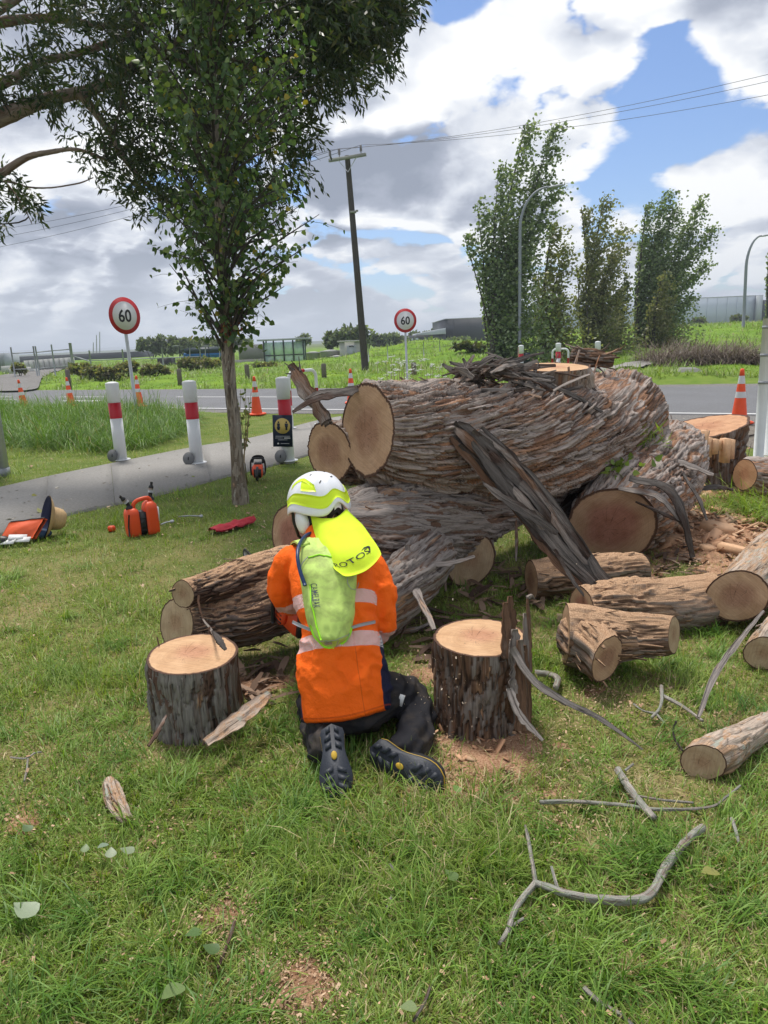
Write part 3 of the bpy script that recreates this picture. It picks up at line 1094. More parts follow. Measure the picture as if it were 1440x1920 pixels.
def make_field():
    r = np.random.default_rng(22)
    n = 150000
    px = r.uniform(-260, 1700, n)
    py = r.uniform(598, 737, n)
    Y = 18 + 90 * r.random(n) ** 1.7
    X = (px - 720) / F_PX * Y
    x, y = X, Y
    nn = RN[0] * x + RN[1] * y
    s = RD[0] * x + RD[1] * y
    ok = nn > 22.45 + 1.9 * sm(s, -7, -2.5) - 0.1 * r.random(n)
    ok &= ~in_poly(x, y, DRIVE) & ~in_poly(x, y, FP2)
    x, y, s, nn = x[ok], y[ok], s[ok], nn[ok]
    k = len(x)
    cl = fbm(np.stack([x * 0.8, y * 0.8, x * 0], -1), 3, 15)
    L = (0.10 + 0.40 * sm(cl, 0.42, 0.7)) * r.uniform(0.6, 1.2, k)
    short = sm(s, 2.0, 6.0) * sm(y, 40, 30)
    L *= 1 - 0.65 * short
    az = cl * 12 + r.normal(0, 1.2, k)
    t = np.clip(r.random(k) * 0.7 + 0.6 * (fbm(np.stack([x * 0.35, y * 0.35, x * 0 + 3], -1), 3, 41) - 0.3), 0, 1)[:, None]
    col = np.array([0.115, 0.20, 0.024]) * (1 - t) + np.array([0.27, 0.35, 0.065]) * t
    brown = (r.random(k) < 0.06)
    col = np.where(brown[:, None], np.array([0.28, 0.25, 0.12]), col)
    V, F, C = merge([blades(x, y, H(x, y) - 0.02, L, 0.012 + 0.0007 * y * r.uniform(0.7, 1.3, k), az, np.abs(r.normal(0.5, 0.3, k)), np.abs(r.normal(0.6, 0.3, k)), col, 2)])
    o = link('field_grass', npmesh('field_grass', V, F, {'col': C}), M['grass'], kind='stuff')
    tag(o, 'bright green tussocky grass in the field beyond the road', 'grass')
# ------------------------------------------------------------------ logs
LOGV = {}


def voronoi(P, seed):
    """F1, F2, random number of the nearest cell, and place along its third axis"""
    sh = P.shape[:-1]
    P = P.reshape(-1, 3)
    I = np.floor(P).astype(np.int64)
    f1 = np.full(len(P), 9.0)
    f2 = np.full(len(P), 9.0)
    cid = np.zeros(len(P))
    dl = np.zeros(len(P))
    for a in (-1, 0, 1):
        for b in (-1, 0, 1):
            for c in (-1, 0, 1):
                q = I + np.array([a, b, c])
                jx, jy, jz = (_hash(q[:, 0], q[:, 1], q[:, 2], seed + k) for k in (1, 2, 3))
                d = np.stack([q[:, 0] + jx, q[:, 1] + jy, q[:, 2] + jz], -1) - P
                r = np.sqrt((d * d).sum(1))
                nearer = r < f1
                f2 = np.where(nearer, f1, np.minimum(f2, r))
                f1 = np.where(nearer, r, f1)
                cid = np.where(nearer, _hash(q[:, 0], q[:, 1], q[:, 2], seed + 7), cid)
                dl = np.where(nearer, -d[:, 2], dl)
    return f1.reshape(sh), f2.reshape(sh), cid.reshape(sh), dl.reshape(sh)


def bark_surface(path, nu=120, nv=160, twist=0.0, amp=0.018, lobes=0.06, seed=0, freq=16.0, plates=0.6, ragged=(0, 0), squash=None):
    """path: list of (Vector, radius). Returns V (nv,nu,3), uvp, cav, and the frames"""
    P4 = smooth_path([(*p, r) for p, r in path], nv)
    P, R = P4[:, :3], np.maximum(P4[:, 3], 0.004)
    T, A, B = frames(P)
    seg = np.concatenate([[0], np.cumsum(np.linalg.norm(np.diff(P, axis=0), axis=1))])
    u = np.linspace(0, 2 * np.pi, nu, endpoint=False)
    U, S = np.meshgrid(u, seg)
    Rr = R[:, None] + 0 * U
    ut = U + twist * S
    cx, sx = np.cos(ut), np.sin(ut)
    rm = max(R.mean(), 0.05)
    # slow lobes
    lob = fbm(np.stack([np.cos(U) * 1.3 + seed, np.sin(U) * 1.3, S * 1.1 / max(rm * 3, 0.3)], -1), 3, seed) - 0.5
    rr = Rr * (1 + lobes * 2 * lob)
    warp = fbm(np.stack([cx * rm * 6, sx * rm * 6, S * 2.5 + seed], -1), 3, seed + 5) - 0.5
    warp2 = fbm(np.stack([cx * rm * 6 + 7, sx * rm * 6, S * 2.5 - seed], -1), 3, seed + 6) - 0.5
    ka = freq * 2.6
    f1, f2, cid, dl = voronoi(np.stack([cx * rm * ka + warp * 5.0, sx * rm * ka + warp2 * 5.0, S * (freq * 0.11) + warp * 1.2 + 0.35 * warp2], -1), seed)
    fine = fbm(np.stack([cx * rm * freq * 4.5, sx * rm * freq * 4.5, S * 3.2 + seed], -1), 4, seed + 2, 0.6)
    fine = 1 - np.abs(2 * fine - 1)
    edge = sm(f2 - f1, 0.0, 0.25)
    big = fbm(np.stack([cx * rm * 6, sx * rm * 6, S * 1.5 + seed], -1), 4, seed + 9)
    peel = sm(fbm(np.stack([cx * rm * 3.2 + 9, sx * rm * 3.2, S * 1.6 + seed], -1), 3, seed + 19), 0.56, 0.62)
    h = (0.75 * (cid - 0.5) + 0.45 * dl + 0.55 * (edge - 0.8) + 1.1 * (fine - 0.5)) * (1 - 0.75 * peel) + 2.2 * (big - 0.5) - 0.35 * peel
    h = (h - h.mean()) / (h.std() + 1e-6)
    fade = 0.22 + 0.78 * sm(S, 0.0, 0.05) * sm(seg[-1] - S, 0.0, 0.05)
    disp = amp * np.clip(h, -2.2, 2.2) * 0.5 * fade
    rr = rr + disp
    sq = np.ones_like(rr) if squash is None else 1.0
    V = P[:, None] + rr[..., None] * (A[:, None] * np.cos(U)[..., None] + B[:, None] * np.sin(U)[..., None])
    # ragged bark ends
    for end, rg in ((0, ragged[0]), (-1, ragged[1])):
        if rg:
            k = max(3, nv // 14)
            idx = range(k) if end == 0 else range(nv - k, nv)
            for i in idx:
                f = 1 - (i / k if end == 0 else (nv - 1 - i) / k)
                j = rg * f * (fbm(np.stack([np.cos(u) * 9, np.sin(u) * 9, np.full(nu, seed + 3.0)], -1), 3, seed) - 0.5) * 2
                V[i] += T[i] * j[:, None]
    uvp = np.stack([(U + twist * S) * rm, S, np.full_like(U, 0.0)], -1)
    # avoid a colour seam: fold the angle
    uvp[..., 0] = np.abs(((U + twist * S + seed) % (2 * np.pi)) - np.pi) * rm * 1.0 + seed * 2.3
    uvp[..., 2] = cid * 3.0
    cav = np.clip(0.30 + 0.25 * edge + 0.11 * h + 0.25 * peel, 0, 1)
    return V, uvp, cav, (P, T, A, B, R)


def cut_disc(ring, normal, wood_in=0.97, rings=10, rough=0.0, seed=0, bulge=0.0):
    """a sawn face filling a closed ring of points"""
    c = ring.mean(0)
    n = np.array(normal) / np.linalg.norm(normal)
    fr = basis(z=n, x=np.array([1, 0.13, 0.31]))
    flat = ring - c
    flat = flat - np.outer(flat @ n, n)
    rs = np.linspace(1, 0, rings + 1)[:-1]
    nu = len(ring)
    V = np.concatenate([c + flat * s for s in rs] + [c[None]])
    rr = np.concatenate([np.full(nu, s) for s in rs] + [[0]])
    V = V + np.outer(bulge * (1 - rr ** 2), n)
    if rough:
        V = V + np.outer(rough * (fbm(V * 14 + seed, 3, seed) - 0.5) * (rr < 0.98), n)
    loc = (V - c) @ fr
    uvp = np.column_stack([loc[:, 0] + 0.03, loc[:, 1] + 0.02, rr])
    F = grid_faces(rings, nu, True)
    last = (rings - 1) * nu
    fan = np.array([[last + i, last + (i + 1) % nu, rings * nu] for i in range(nu)])
    return V, [F, fan], uvp


def flakes(V, T, cav, n, r, Lr=(0.05, 0.14), Wr=(0.008, 0.024), lift=0.16, upper=None, twist=0.0):
    """curling bark strips lying along a bark grid V (nv,nu,3)"""
    nv, nu = V.shape[:2]
    g = Geo()
    uv = []
    c = V.mean(1)
    for k in range(n):
        i = r.integers(nv // 6, nv - nv // 4)
        j = r.integers(0, nu)
        p = V[i, j]
        nrm = p - c[i]
        nrm = nrm / (np.linalg.norm(nrm) + 1e-9)
        if upper is not None and nrm[2] < upper and r.random() < 0.8:
            continue
        circ = np.cross(T[i], nrm)
        t = T[i] + circ * (twist * np.linalg.norm(p - c[i])) + 0.07 * r.normal(size=3)
        t = t - nrm * t.dot(nrm)
        t /= np.linalg.norm(t)
        if r.random() < 0.5:
            t = -t
        s = np.cross(nrm, t)
        L = r.uniform(*Lr)
        w = r.uniform(*Wr)
        m = 4
        rows = []
        li = lift * r.random() ** 2
        for q in range(m):
            a = q / (m - 1)
            cc = p + t * (L * a) + nrm * (0.001 + L * li * a * a) - nrm * 0.010 * (1 - a)
            ww = w * (1 - 0.45 * a) / 2
            rows += [cc - s * ww, cc + s * ww * r.uniform(0.7, 1.2)]
        rows = np.array(rows)
        rows2 = rows - nrm * 0.004
        f = [[2 * q, 2 * q + 1, 2 * q + 3, 2 * q + 2] for q in range(m - 1)]
        f2 = [[8 + b for b in x[::-1]] for x in f]
        rim = [[2 * q, 2 * q + 2, 10 + 2 * q, 8 + 2 * q] for q in range(m - 1)] + [[2 * q + 3, 2 * q + 1, 9 + 2 * q, 11 + 2 * q] for q in range(m - 1)] + [[6, 7, 15, 14]]
        g.add(np.concatenate([rows, rows2]), f + f2 + rim)
        base = r.uniform(0, 9, 2)
        for z in range(2):
            for q in range(m):
                uv += [(base[0], base[1] + L * q / 3, base[0] / 3), (base[0] + w, base[1] + L * q / 3, base[0] / 3)]
    if not g.V:
        return None
    Vv, F = g.arrays()
    return Vv, F, np.array(uv)


def make_log(name, label, path, bark, wood=('wood_brown', 'wood_brown'), cat='log', nu=110, nv=110, twist=0.2, amp=0.014, lobes=0.06, seed=1, nfl=40, ragged=(0.0, 0.0), faces=(True, True),
             tilt=(None, None), parent=None, group=None, freq=16, flake_kw=None, face_labels=(None, None), limbs=(), bulge=0.0, face_rough=0.003, grass_r=None):
    pts = [(np.array(tuple(p)), r) for p, r in path]
    zmin = min(p[2] - r for p, r in pts)
    P0 = np.mean([p for p, r in pts], 0)
    root = thing(name, label, cat, (P0[0], P0[1], max(zmin, 0)), group)
    add_log(root, pts, bark, wood, nu, nv, twist, amp, lobes, seed, nfl, ragged, faces, tilt, freq, flake_kw, bulge, face_rough)
    for lb in limbs:
        q = [(np.array(tuple(p)), r) for p, r in lb['path']]
        add_log(root, q, bark, lb.get('wood', wood), lb.get('nu', 72), lb.get('nv', 60), lb.get('twist', twist), lb.get('amp', amp), lb.get('lobes', lobes), lb.get('seed', seed + 7), lb.get('nfl', 15), lb.get('ragged', (0, 0)),
                lb.get('faces', (True, False)), lb.get('tilt', (None, None)), lb.get('freq', freq), flake_kw, 0, face_rough)
    return root


def add_log(root, pts, bark, wood, nu, nv, twist, amp, lobes, seed, nfl, ragged, faces, tilt, freq, flake_kw, bulge, face_rough):
    V, uvp, cav, (P, T, A, B, R) = bark_surface(pts, nu, nv, twist, amp, lobes, seed, freq, ragged=ragged)
    # slanted sawn ends: shear the end rows onto the cut plane
    for e, tl in ((0, tilt[0]), (-1, tilt[1])):
        if tl is not None:
            n = np.array(tuple(tl), float)
            n /= np.linalg.norm(n)
            k = nv // 3
            for q in range(k):
                i = q if e == 0 else nv - 1 - q
                c = P[0] if e == 0 else P[-1]
                t = T[0] if e == 0 else T[-1]
                off = ((V[i] - (P[i])) @ n) / (t @ n)
                V[i] -= np.outer(off * (1 - q / k) ** 1.0, t)
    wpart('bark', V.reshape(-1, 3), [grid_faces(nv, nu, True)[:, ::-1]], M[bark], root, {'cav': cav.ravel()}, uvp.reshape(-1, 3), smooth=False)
    for e in (0, 1):
        if faces[e]:
            ring = V[0] if e == 0 else V[-1]
            n = -T[0] if e == 0 else T[-1]
            if tilt[e] is not None:
                n = np.array(tuple(tilt[e]), float)
                n = n / np.linalg.norm(n) * np.sign(n @ (-T[0] if e == 0 else T[-1]))
            c = ring.mean(0)
            rg = c + (ring - c) * 0.995 + n * 0.0
            cv, cfaces, cuv = cut_disc(rg, n, seed=seed, rough=face_rough, bulge=bulge)
            cfaces = [f[:, ::-1] for f in cfaces] if e == 1 else cfaces
            wpart('cut_face', cv, cfaces, M[wood[e]], root, None, cuv, smooth=False)
    if nfl:
        r = np.random.default_rng(seed + 100)
        fl = flakes(V, T, cav, nfl, r, twist=twist, **(flake_kw or {}))
        if fl:
            o = wpart('loose_bark', fl[0], fl[1], M[bark], root, {'cav': np.full(len(fl[0]), 0.6)}, fl[2])
            o['kind'] = 'stuff'
    return V


def strip_geo(g, uv, pts, widths, up=None, cup=0.25, thick=0.006, n=18, seed=0, jag=0.15):
    """a long peeling bark strip along points, cupped across"""
    P4 = smooth_path([(*p, w) for p, w in zip(pts, widths)], n)
    P, W = P4[:, :3], np.maximum(P4[:, 3], 0.003)
    T = np.gradient(P, axis=0)
    T /= np.linalg.norm(T, axis=1)[:, None]
    upv = np.array(up if up is not None else (0, -0.5, 1.0), float)
    S = np.cross(T, upv)
    S /= np.linalg.norm(S, axis=1)[:, None] + 1e-9
    Nn = np.cross(S, T)
    r = np.random.default_rng(seed)
    jg = 1 + jag * r.normal(size=(n, 4))
    cols = np.array([-1, -0.4, 0.4, 1.0])
    hgt = cup * (1 - cols ** 2)
    rows = P[:, None] + S[:, None] * (W[:, None] * jg * cols[None] / 2)[..., None] + Nn[:, None] * (W[:, None] * hgt[None] / 2)[..., None]
    rows2 = rows - Nn[:, None] * thick
    V = np.concatenate([rows.reshape(-1, 3), rows2.reshape(-1, 3)])
    f = grid_faces(n, 4)
    m = n * 4
    rim = []
    for i in range(n - 1):
        a, b = i * 4, (i + 1) * 4
        rim += [[b, a, a + m, b + m], [a + 3, b + 3, b + 3 + m, a + 3 + m]]
    rim += [[0, 1, 1 + m, m], [1, 2, 2 + m, 1 + m], [2, 3, 3 + m, 2 + m]]
    g.add(V, f, f[:, ::-1] + m, np.array(rim))
    L = np.concatenate([[0], np.cumsum(np.linalg.norm(np.diff(P, axis=0), axis=1))])
    b = r.uniform(0, 9)
    u = np.stack([b + cols[None] * W[:, None] / 2 + 0 * L[:, None], L[:, None] + b + 0 * cols[None], r.uniform(0.8, 3.0) + 0 * L[:, None] + 0 * cols[None]], -1).reshape(-1, 3)
    uv += [u, u]


def strip_obj(name, strips, mat, parent=None, label=None, cat='bark strip', group=None, seed=0, **kw):
    g, uv = Geo(), []
    for k, (pts, wd) in enumerate(strips):
        strip_geo(g, uv, pts, wd, seed=seed + k, **kw)
    V, F = g.arrays()
    o = wpart(name, V, F, M[mat], parent, {'cav': np.full(len(V), 0.6)}, np.concatenate(uv), smooth=False)
    if parent is None:
        tag(o, label, cat, group)
    return o


def stump(name, label, top_px, base_px, rx, height, bark, wood, seed, tilt=(0, 0), spl=()):
    base = gp(*base_px)
    b = np.array((base.x, base.y, 0.0))
    nu, nv = 150, 60
    hs = np.linspace(-0.03, height, nv)
    path = [(b + (0, 0, -0.03), rx * 1.10), (b + (0, 0, height * 0.25), rx * 1.03), (b + (0, 0, height * 0.6), rx), (b + (tilt[0] * 0.1, tilt[1] * 0.1, height), rx)]
    root = thing(name, label, 'stump', b)
    add_log(root, path, bark, (wood, wood), nu, nv, 0.08, 0.016, 0.05, seed, 60, (0, 0.012), (False, True), (None, (tilt[0], tilt[1], 1.0)), 20, dict(Lr=(0.05, 0.16), Wr=(0.006, 0.018), lift=0.25), 0.004, 0.004)
    NO_GRASS.append((b[0], b[1], rx * 0.95))
    return root, b


# --- the big felled trunk with its two sawn ends
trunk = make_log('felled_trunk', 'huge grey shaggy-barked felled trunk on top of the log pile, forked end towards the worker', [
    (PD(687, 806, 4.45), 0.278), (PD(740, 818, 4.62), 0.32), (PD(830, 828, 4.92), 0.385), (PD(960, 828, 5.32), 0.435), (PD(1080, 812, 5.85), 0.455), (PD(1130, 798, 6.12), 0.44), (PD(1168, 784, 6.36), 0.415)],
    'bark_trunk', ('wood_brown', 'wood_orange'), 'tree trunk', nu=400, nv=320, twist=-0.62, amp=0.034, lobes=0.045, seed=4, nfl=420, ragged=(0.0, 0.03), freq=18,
    flake_kw=dict(Lr=(0.06, 0.26), Wr=(0.008, 0.030), lift=0.17), tilt=((-0.80, -0.58, 0.08), None),
    limbs=[dict(path=[(PD(617, 848, 4.74), 0.195), (PD(660, 852, 4.86), 0.20), (PD(740, 850, 5.05), 0.21), (PD(820, 845, 5.25), 0.22)], seed=9, nfl=30, nu=120, nv=60, tilt=((-0.66, -0.75, 0.0), None)),
           dict(path=[(PD(1036, 688, 5.50), 0.27), (PD(1034, 712, 5.56), 0.28), (PD(1030, 780, 5.8), 0.33)], wood=('wood_fresh', 'wood_fresh'), seed=12, nfl=50, nu=120, nv=40, tilt=((0.02, -0.08, 1.0), None)),
           ])
# lower limb under it
lower = make_log('lower_trunk', 'dark weathered trunk lying under the huge felled trunk behind the worker', [
    (PD(548, 1003, 4.35), 0.185), (PD(620, 1018, 4.40), 0.25), (PD(700, 1012, 4.55), 0.32), (PD(790, 985, 4.85), 0.31), (PD(900, 945, 5.30), 0.26), (PD(1010, 900, 5.8), 0.25)],
    'bark_grey', ('wood_red', 'wood_brown'), 'tree trunk', nu=220, nv=180, twist=0.9, amp=0.030, seed=21, nfl=150, freq=17, flake_kw=dict(Lr=(0.06, 0.2), Wr=(0.01, 0.035), lift=0.18), faces=(True, False), tilt=((-0.72, -0.66, 0.2), None),
    limbs=[dict(path=[(PD(640, 1195, 3.96), 0.17), (PD(720, 1130, 4.15), 0.185), (PD(775, 1075, 4.36), 0.18), (PD(800, 1040, 4.6), 0.19)], seed=25, nfl=60, nu=110, nv=60, faces=(True, False))])
# forked limb being sawn on the left
fork = make_log('forked_log', 'forked brown log with two sawn ends being cut by the worker', [
    (PD(330, 1170, 3.90), 0.135), (PD(400, 1162, 3.90), 0.15), (PD(480, 1142, 3.92), 0.17), (PD(560, 1110, 4.0), 0.19), (PD(640, 1075, 4.15), 0.19)],
    'bark_fork', ('wood_pale', 'wood_brown'), 'log', nu=150, nv=120, twist=0.5, amp=0.02, seed=31, nfl=110, faces=(True, False), tilt=((-0.72, -0.66, 0.2), None), freq=16,
    limbs=[dict(path=[(PD(343, 1114, 3.70), 0.074), (PD(400, 1098, 3.77), 0.082), (PD(470, 1078, 3.88), 0.098), (PD(545, 1062, 4.02), 0.12)], seed=33, nfl=50, nu=90, nv=70, tilt=((-0.55, -0.83, 0.06), None), amp=0.012)])
g_f = Geo(); uvf = []
# leaning trunk on the right with a wide reddish face
right = make_log('leaning_log', 'grey bark log leaning on the pile with a wide oval reddish sawn face', [
    (PD(1148, 986, 5.35), 0.285), (PD(1185, 950, 5.55), 0.33), (PD(1220, 908, 5.92), 0.34), (PD(1246, 872, 6.25), 0.31), (PD(1264, 842, 6.55), 0.27)],
    'bark_trunk', ('wood_red', 'wood_brown'), 'log', nu=200, nv=130, twist=0.3, amp=0.028, seed=41, nfl=120, faces=(True, True), tilt=((-0.30, -0.94, -0.1), None), freq=12, flake_kw=dict(Lr=(0.06, 0.16), Wr=(0.012, 0.04), lift=0.2), ragged=(0.0, 0.03))
# smaller cut logs
make_log('small_log', 'short log with a dull red sawn end just left of the wide oval face', [(PD(1030, 1000, 5.45), 0.13), (PD(1058, 970, 5.8), 0.14), (PD(1090, 935, 6.3), 0.14)], 'bark_dark', ('wood_red', 'wood_red'), nu=80, nv=50, seed=51, nfl=20, tilt=((-0.25, -0.95, 0), None))
make_log('half_lit_log', 'log end showing a half pale half dark sawn face under the lower trunk', [(PD(884, 1052, 4.93), 0.18), (PD(868, 1015, 5.25), 0.19), (PD(845, 975, 5.8), 0.19)], 'bark_brown', ('wood_pale', 'wood_red'), nu=100, nv=50, seed=55, nfl=20, tilt=((0.45, -0.88, 0.0), None))
make_log('shaded_log', 'rough brown log lying behind the black bark slab', [(PD(996, 1088, 4.68), 0.13), (PD(1080, 1082, 4.72), 0.135), (PD(1200, 1072, 4.85), 0.12)], 'bark_dusty', ('wood_brown', 'wood_brown'), nu=110, nv=70, seed=61, nfl=70)
make_log('dusty_log', 'thick log sprinkled with sawdust behind the forked dusty log', [(PD(1090, 1148, 4.05), 0.145), (PD(1180, 1142, 4.12), 0.16), (PD(1260, 1136, 4.18), 0.165), (PD(1334, 1126, 4.26), 0.165)], 'bark_dusty', ('wood_red', 'wood_brown'), nu=140, nv=90, seed=63, nfl=70, amp=0.02)
make_log('forked_dusty_log', 'forked log covered in sawdust with two pale sawn ends', [(PD(1060, 1188, 3.62), 0.150), (PD(1130, 1192, 3.60), 0.138), (PD(1200, 1192, 3.55), 0.108), (PD(1264, 1190, 3.49), 0.090)], 'bark_dusty', ('wood_brown', 'wood_pale'), nu=140, nv=90, seed=66, nfl=60, amp=0.018, tilt=(None, (0.78, -0.6, 0.1)),
         limbs=[dict(path=[(PD(1138, 1236, 3.40), 0.112), (PD(1112, 1212, 3.52), 0.126), (PD(1088, 1192, 3.66), 0.13)], seed=68, nfl=20, nu=90, nv=40, tilt=((0.62, -0.75, -0.05), None))])
make_log('pale_smooth_log', 'pale smooth barked log with a cracked brown sawn end at the right edge', [(PD(1382, 1118, 4.02), 0.142), (PD(1420, 1082, 4.2), 0.15), (PD(1490, 1010, 4.7), 0.155), (PD(1560, 950, 5.2), 0.16)], 'bark_smooth', ('wood_brown', 'wood_brown'), nu=130, nv=100, seed=71, nfl=20, amp=0.008, tilt=((-0.35, -0.93, 0.08), None))
make_log('edge_log', 'small pale log below the smooth barked log, cut off by the right edge', [(PD(1432, 1226, 3.58), 0.085), (PD(1462, 1190, 3.75), 0.095), (PD(1520, 1130, 4.1), 0.10)], 'bark_smooth', ('wood_pale', 'wood_pale'), nu=90, nv=50, seed=74, nfl=10, amp=0.008, tilt=((-0.3, -0.95, 0.05), None))
make_log('split_log', 'split pale log with lichen on its bark lying alone on the grass', [(gp(1318, 1430, 0.062), 0.070), (gp(1345, 1413, 0.064), 0.072), (gp(1395, 1385, 0.055), 0.058), (gp(1450, 1352, 0.04), 0.042), (gp(1500, 1325, 0.03), 0.03)], 'bark_smooth', ('wood_pale', 'wood_pale'), nu=90, nv=70, seed=77, nfl=14, amp=0.010, tilt=((-0.45, -0.88, 0.1), None))
make_log('back_log', 'rough log with an orange cut on top behind the sign post', [(PD(1396, 890, 7.0), 0.15), (PD(1440, 893, 7.1), 0.2), (PD(1520, 885, 7.3), 0.2)], 'bark_trunk', ('wood_orange', 'wood_orange'), nu=90, nv=50, seed=81, nfl=40, amp=0.02)
make_log('top_offcut', 'short split offcut lying on top of the trunk beside the flat sawn stub', [(PD(1150, 676, 5.9), 0.05), (PD(1110, 672, 5.92), 0.07), (PD(1072, 668, 6.0), 0.055)], 'bark_brown', ('wood_fresh', 'wood_fresh'), nu=70, nv=40, seed=84, nfl=50, amp=0.02, flake_kw=dict(Lr=(0.06, 0.2), Wr=(0.01, 0.03), lift=0.8))

# --- stumps
st1, b1 = stump('tree_stump', 'low round stump left of the worker with a bark sliver lying on its pale top', None, (376, 1352), 0.196, 0.335, 'bark_stump', 'wood_fresh', 91, tilt=(0.03, -0.06))
st2, b2 = stump('tree_stump', 'low dark stump right of the worker with upright torn splinters on its edge', None, (902, 1345), 0.20, 0.385, 'bark_brown', 'wood_fresh', 95, tilt=(0.02, -0.03))
g2 = Geo(); uv2 = []
spl = []
for px, py, py2, wd, dt in ((948, 1130, 1235, 0.045, -0.02), (957, 1118, 1240, 0.05, 0.05), (966, 1180, 1300, 0.06, -0.05), (985, 1150, 1330, 0.03, 0.02), (990, 1122, 1260, 0.018, 0.03), (975, 1200, 1370, 0.05, -0.07), (984, 1210, 1375, 0.04, -0.03)):
    t0 = 3.02 + dt
    spl.append(([PD(px, py, t0), PD(px + 3, (py + py2) / 2, t0), PD(px + 4, py2, t0 - 0.02)], [wd * 0.4, wd, wd]))
spl.append(([PD(990, 1122, 3.05), PD(998, 1118, 3.07), PD(1002, 1124, 3.08)], [0.014, 0.012, 0.006]))
strip_obj('splinter', spl, 'bark_brown', st2, seed=300, up=(0.2, -1, 0.0), cup=0.5, thick=0.012)
strip_obj('hanging_bark', [([PD(960, 1215, 2.93), PD(1000, 1275, 2.90), PD(1060, 1315, 2.90), PD(1130, 1350, 2.93), PD(1205, 1405, 2.93)], [0.03, 0.028, 0.022, 0.018, 0.006]),
                           ([PD(955, 1290, 2.88), PD(975, 1340, 2.83), PD(1018, 1388, 2.80)], [0.03, 0.03, 0.012]),
                           ([PD(962, 1220, 2.95), PD(1004, 1283, 2.92), PD(1062, 1322, 2.92)], [0.012, 0.012, 0.01])], 'bark_grey', st2, seed=320, up=(0.4, -1, 0.5))
strip_obj('bark_strip', [([PD(398, 1182, 2.93), PD(412, 1200, 2.91), PD(424, 1218, 2.90)], [0.006, 0.03, 0.012])], 'bark_dark', None, 'thin dark bark sliver lying across the left stump top', 'bark strip', seed=330, up=(0, 0, 1))

# big old stump at the back right
bs = gp(1314, 905)
root_bs = thing('felling_stump', 'wide felled stump with an orange torn hinge behind the leaning log', 'stump', (bs.x, bs.y, 0))
NO_GRASS.append((bs.x, bs.y, 0.45))
Bp = np.array((bs.x, bs.y, 0))
add_log(root_bs, [(Bp + (0, 0, -0.05), 0.48), (Bp + (0, 0, 0.15), 0.43), (Bp + (0, 0, 0.40), 0.42), (Bp + (0, 0, 0.60), 0.45)], 'bark_brown', ('wood_orange', 'wood_orange'), 150, 60, 0.05, 0.04, 0.12, 111, 120, (0, 0.03), (False, True), (None, (-0.22, -0.05, 1)), 12, dict(Lr=(0.06, 0.3), Wr=(0.01, 0.03), lift=0.3), 0, 0.03)
g = Geo()
q0, q1 = PD(1262, 824, 7.05), PD(1368, 842, 7.2)
for k in range(11):
    a = k / 10
    c = np.array(tuple(q0)) * (1 - a) + np.array(tuple(q1)) * a
    g.box(c + (0, -0.02 * (k % 2), 0.02 * ((k * 7) % 3 - 1)), (0.062, 0.05 + 0.012 * ((k * 3) % 4), 0.10 + 0.045 * ((k * 7) % 4)), basis(x=np.array(tuple(q1 - q0)), z=(0, 0, 1)))
V_, F_ = g.arrays()
wpart('torn_hinge', V_, F_, M['chip'], root_bs)

# --- the long black bark slab sliding off the trunk
slab = []
base_line = [(852, 796, 4.42), (880, 820, 4.40), (940, 880, 4.36), (1000, 950, 4.28), (1060, 1030, 4.18), (1120, 1095, 4.08), (1180, 1132, 4.02)]
rs = np.random.default_rng(77)
for k in range(13):
    off = (k - 6) / 6.0
    i0 = rs.integers(0, 2)
    i1 = len(base_line) - rs.integers(0, 2)
    pts, wd = [], []
    L_ = base_line[i0:i1]
    for q, (a, b, t) in enumerate(L_):
        f = (q + i0) / (len(base_line) - 1)
        spread = 27 * (0.35 + 0.9 * math.sin(math.pi * min(1, f * 0.9 + 0.1)))
        pts.append(tuple(PD(a + off * spread * 0.75 + rs.normal(0, 3), b - off * spread * 0.62 + rs.normal(0, 3), t + 0.10 * rs.random() + 0.03 * abs(off))))
        wd.append((0.048 if 0 < q < len(L_) - 1 else 0.025) * rs.uniform(0.7, 1.2))
    slab.append((pts, wd))
slab.append(([PD(905, 905, 4.3), PD(940, 930, 4.2), PD(1000, 968, 4.15), PD(1045, 1000, 4.15)], [0.01, 0.045, 0.05, 0.03]))
slab.append(([PD(1040, 1030, 4.15), PD(1075, 1090, 4.05), PD(1105, 1128, 4.0)], [0.02, 0.02, 0.008]))
bark_slab = thing('bark_slab', 'long black slab of torn bark hanging down from the felled trunk', 'bark slab', tuple(PD(1180, 1140, 4.05)))
for k, sp in enumerate(slab):
    strip_obj('bark_strand', [sp], 'bark_dark' if k % 5 else 'bark_brown', bark_slab, seed=400 + k, up=(-0.5, -0.8, 0.6), cup=0.35, thick=0.014, n=22)

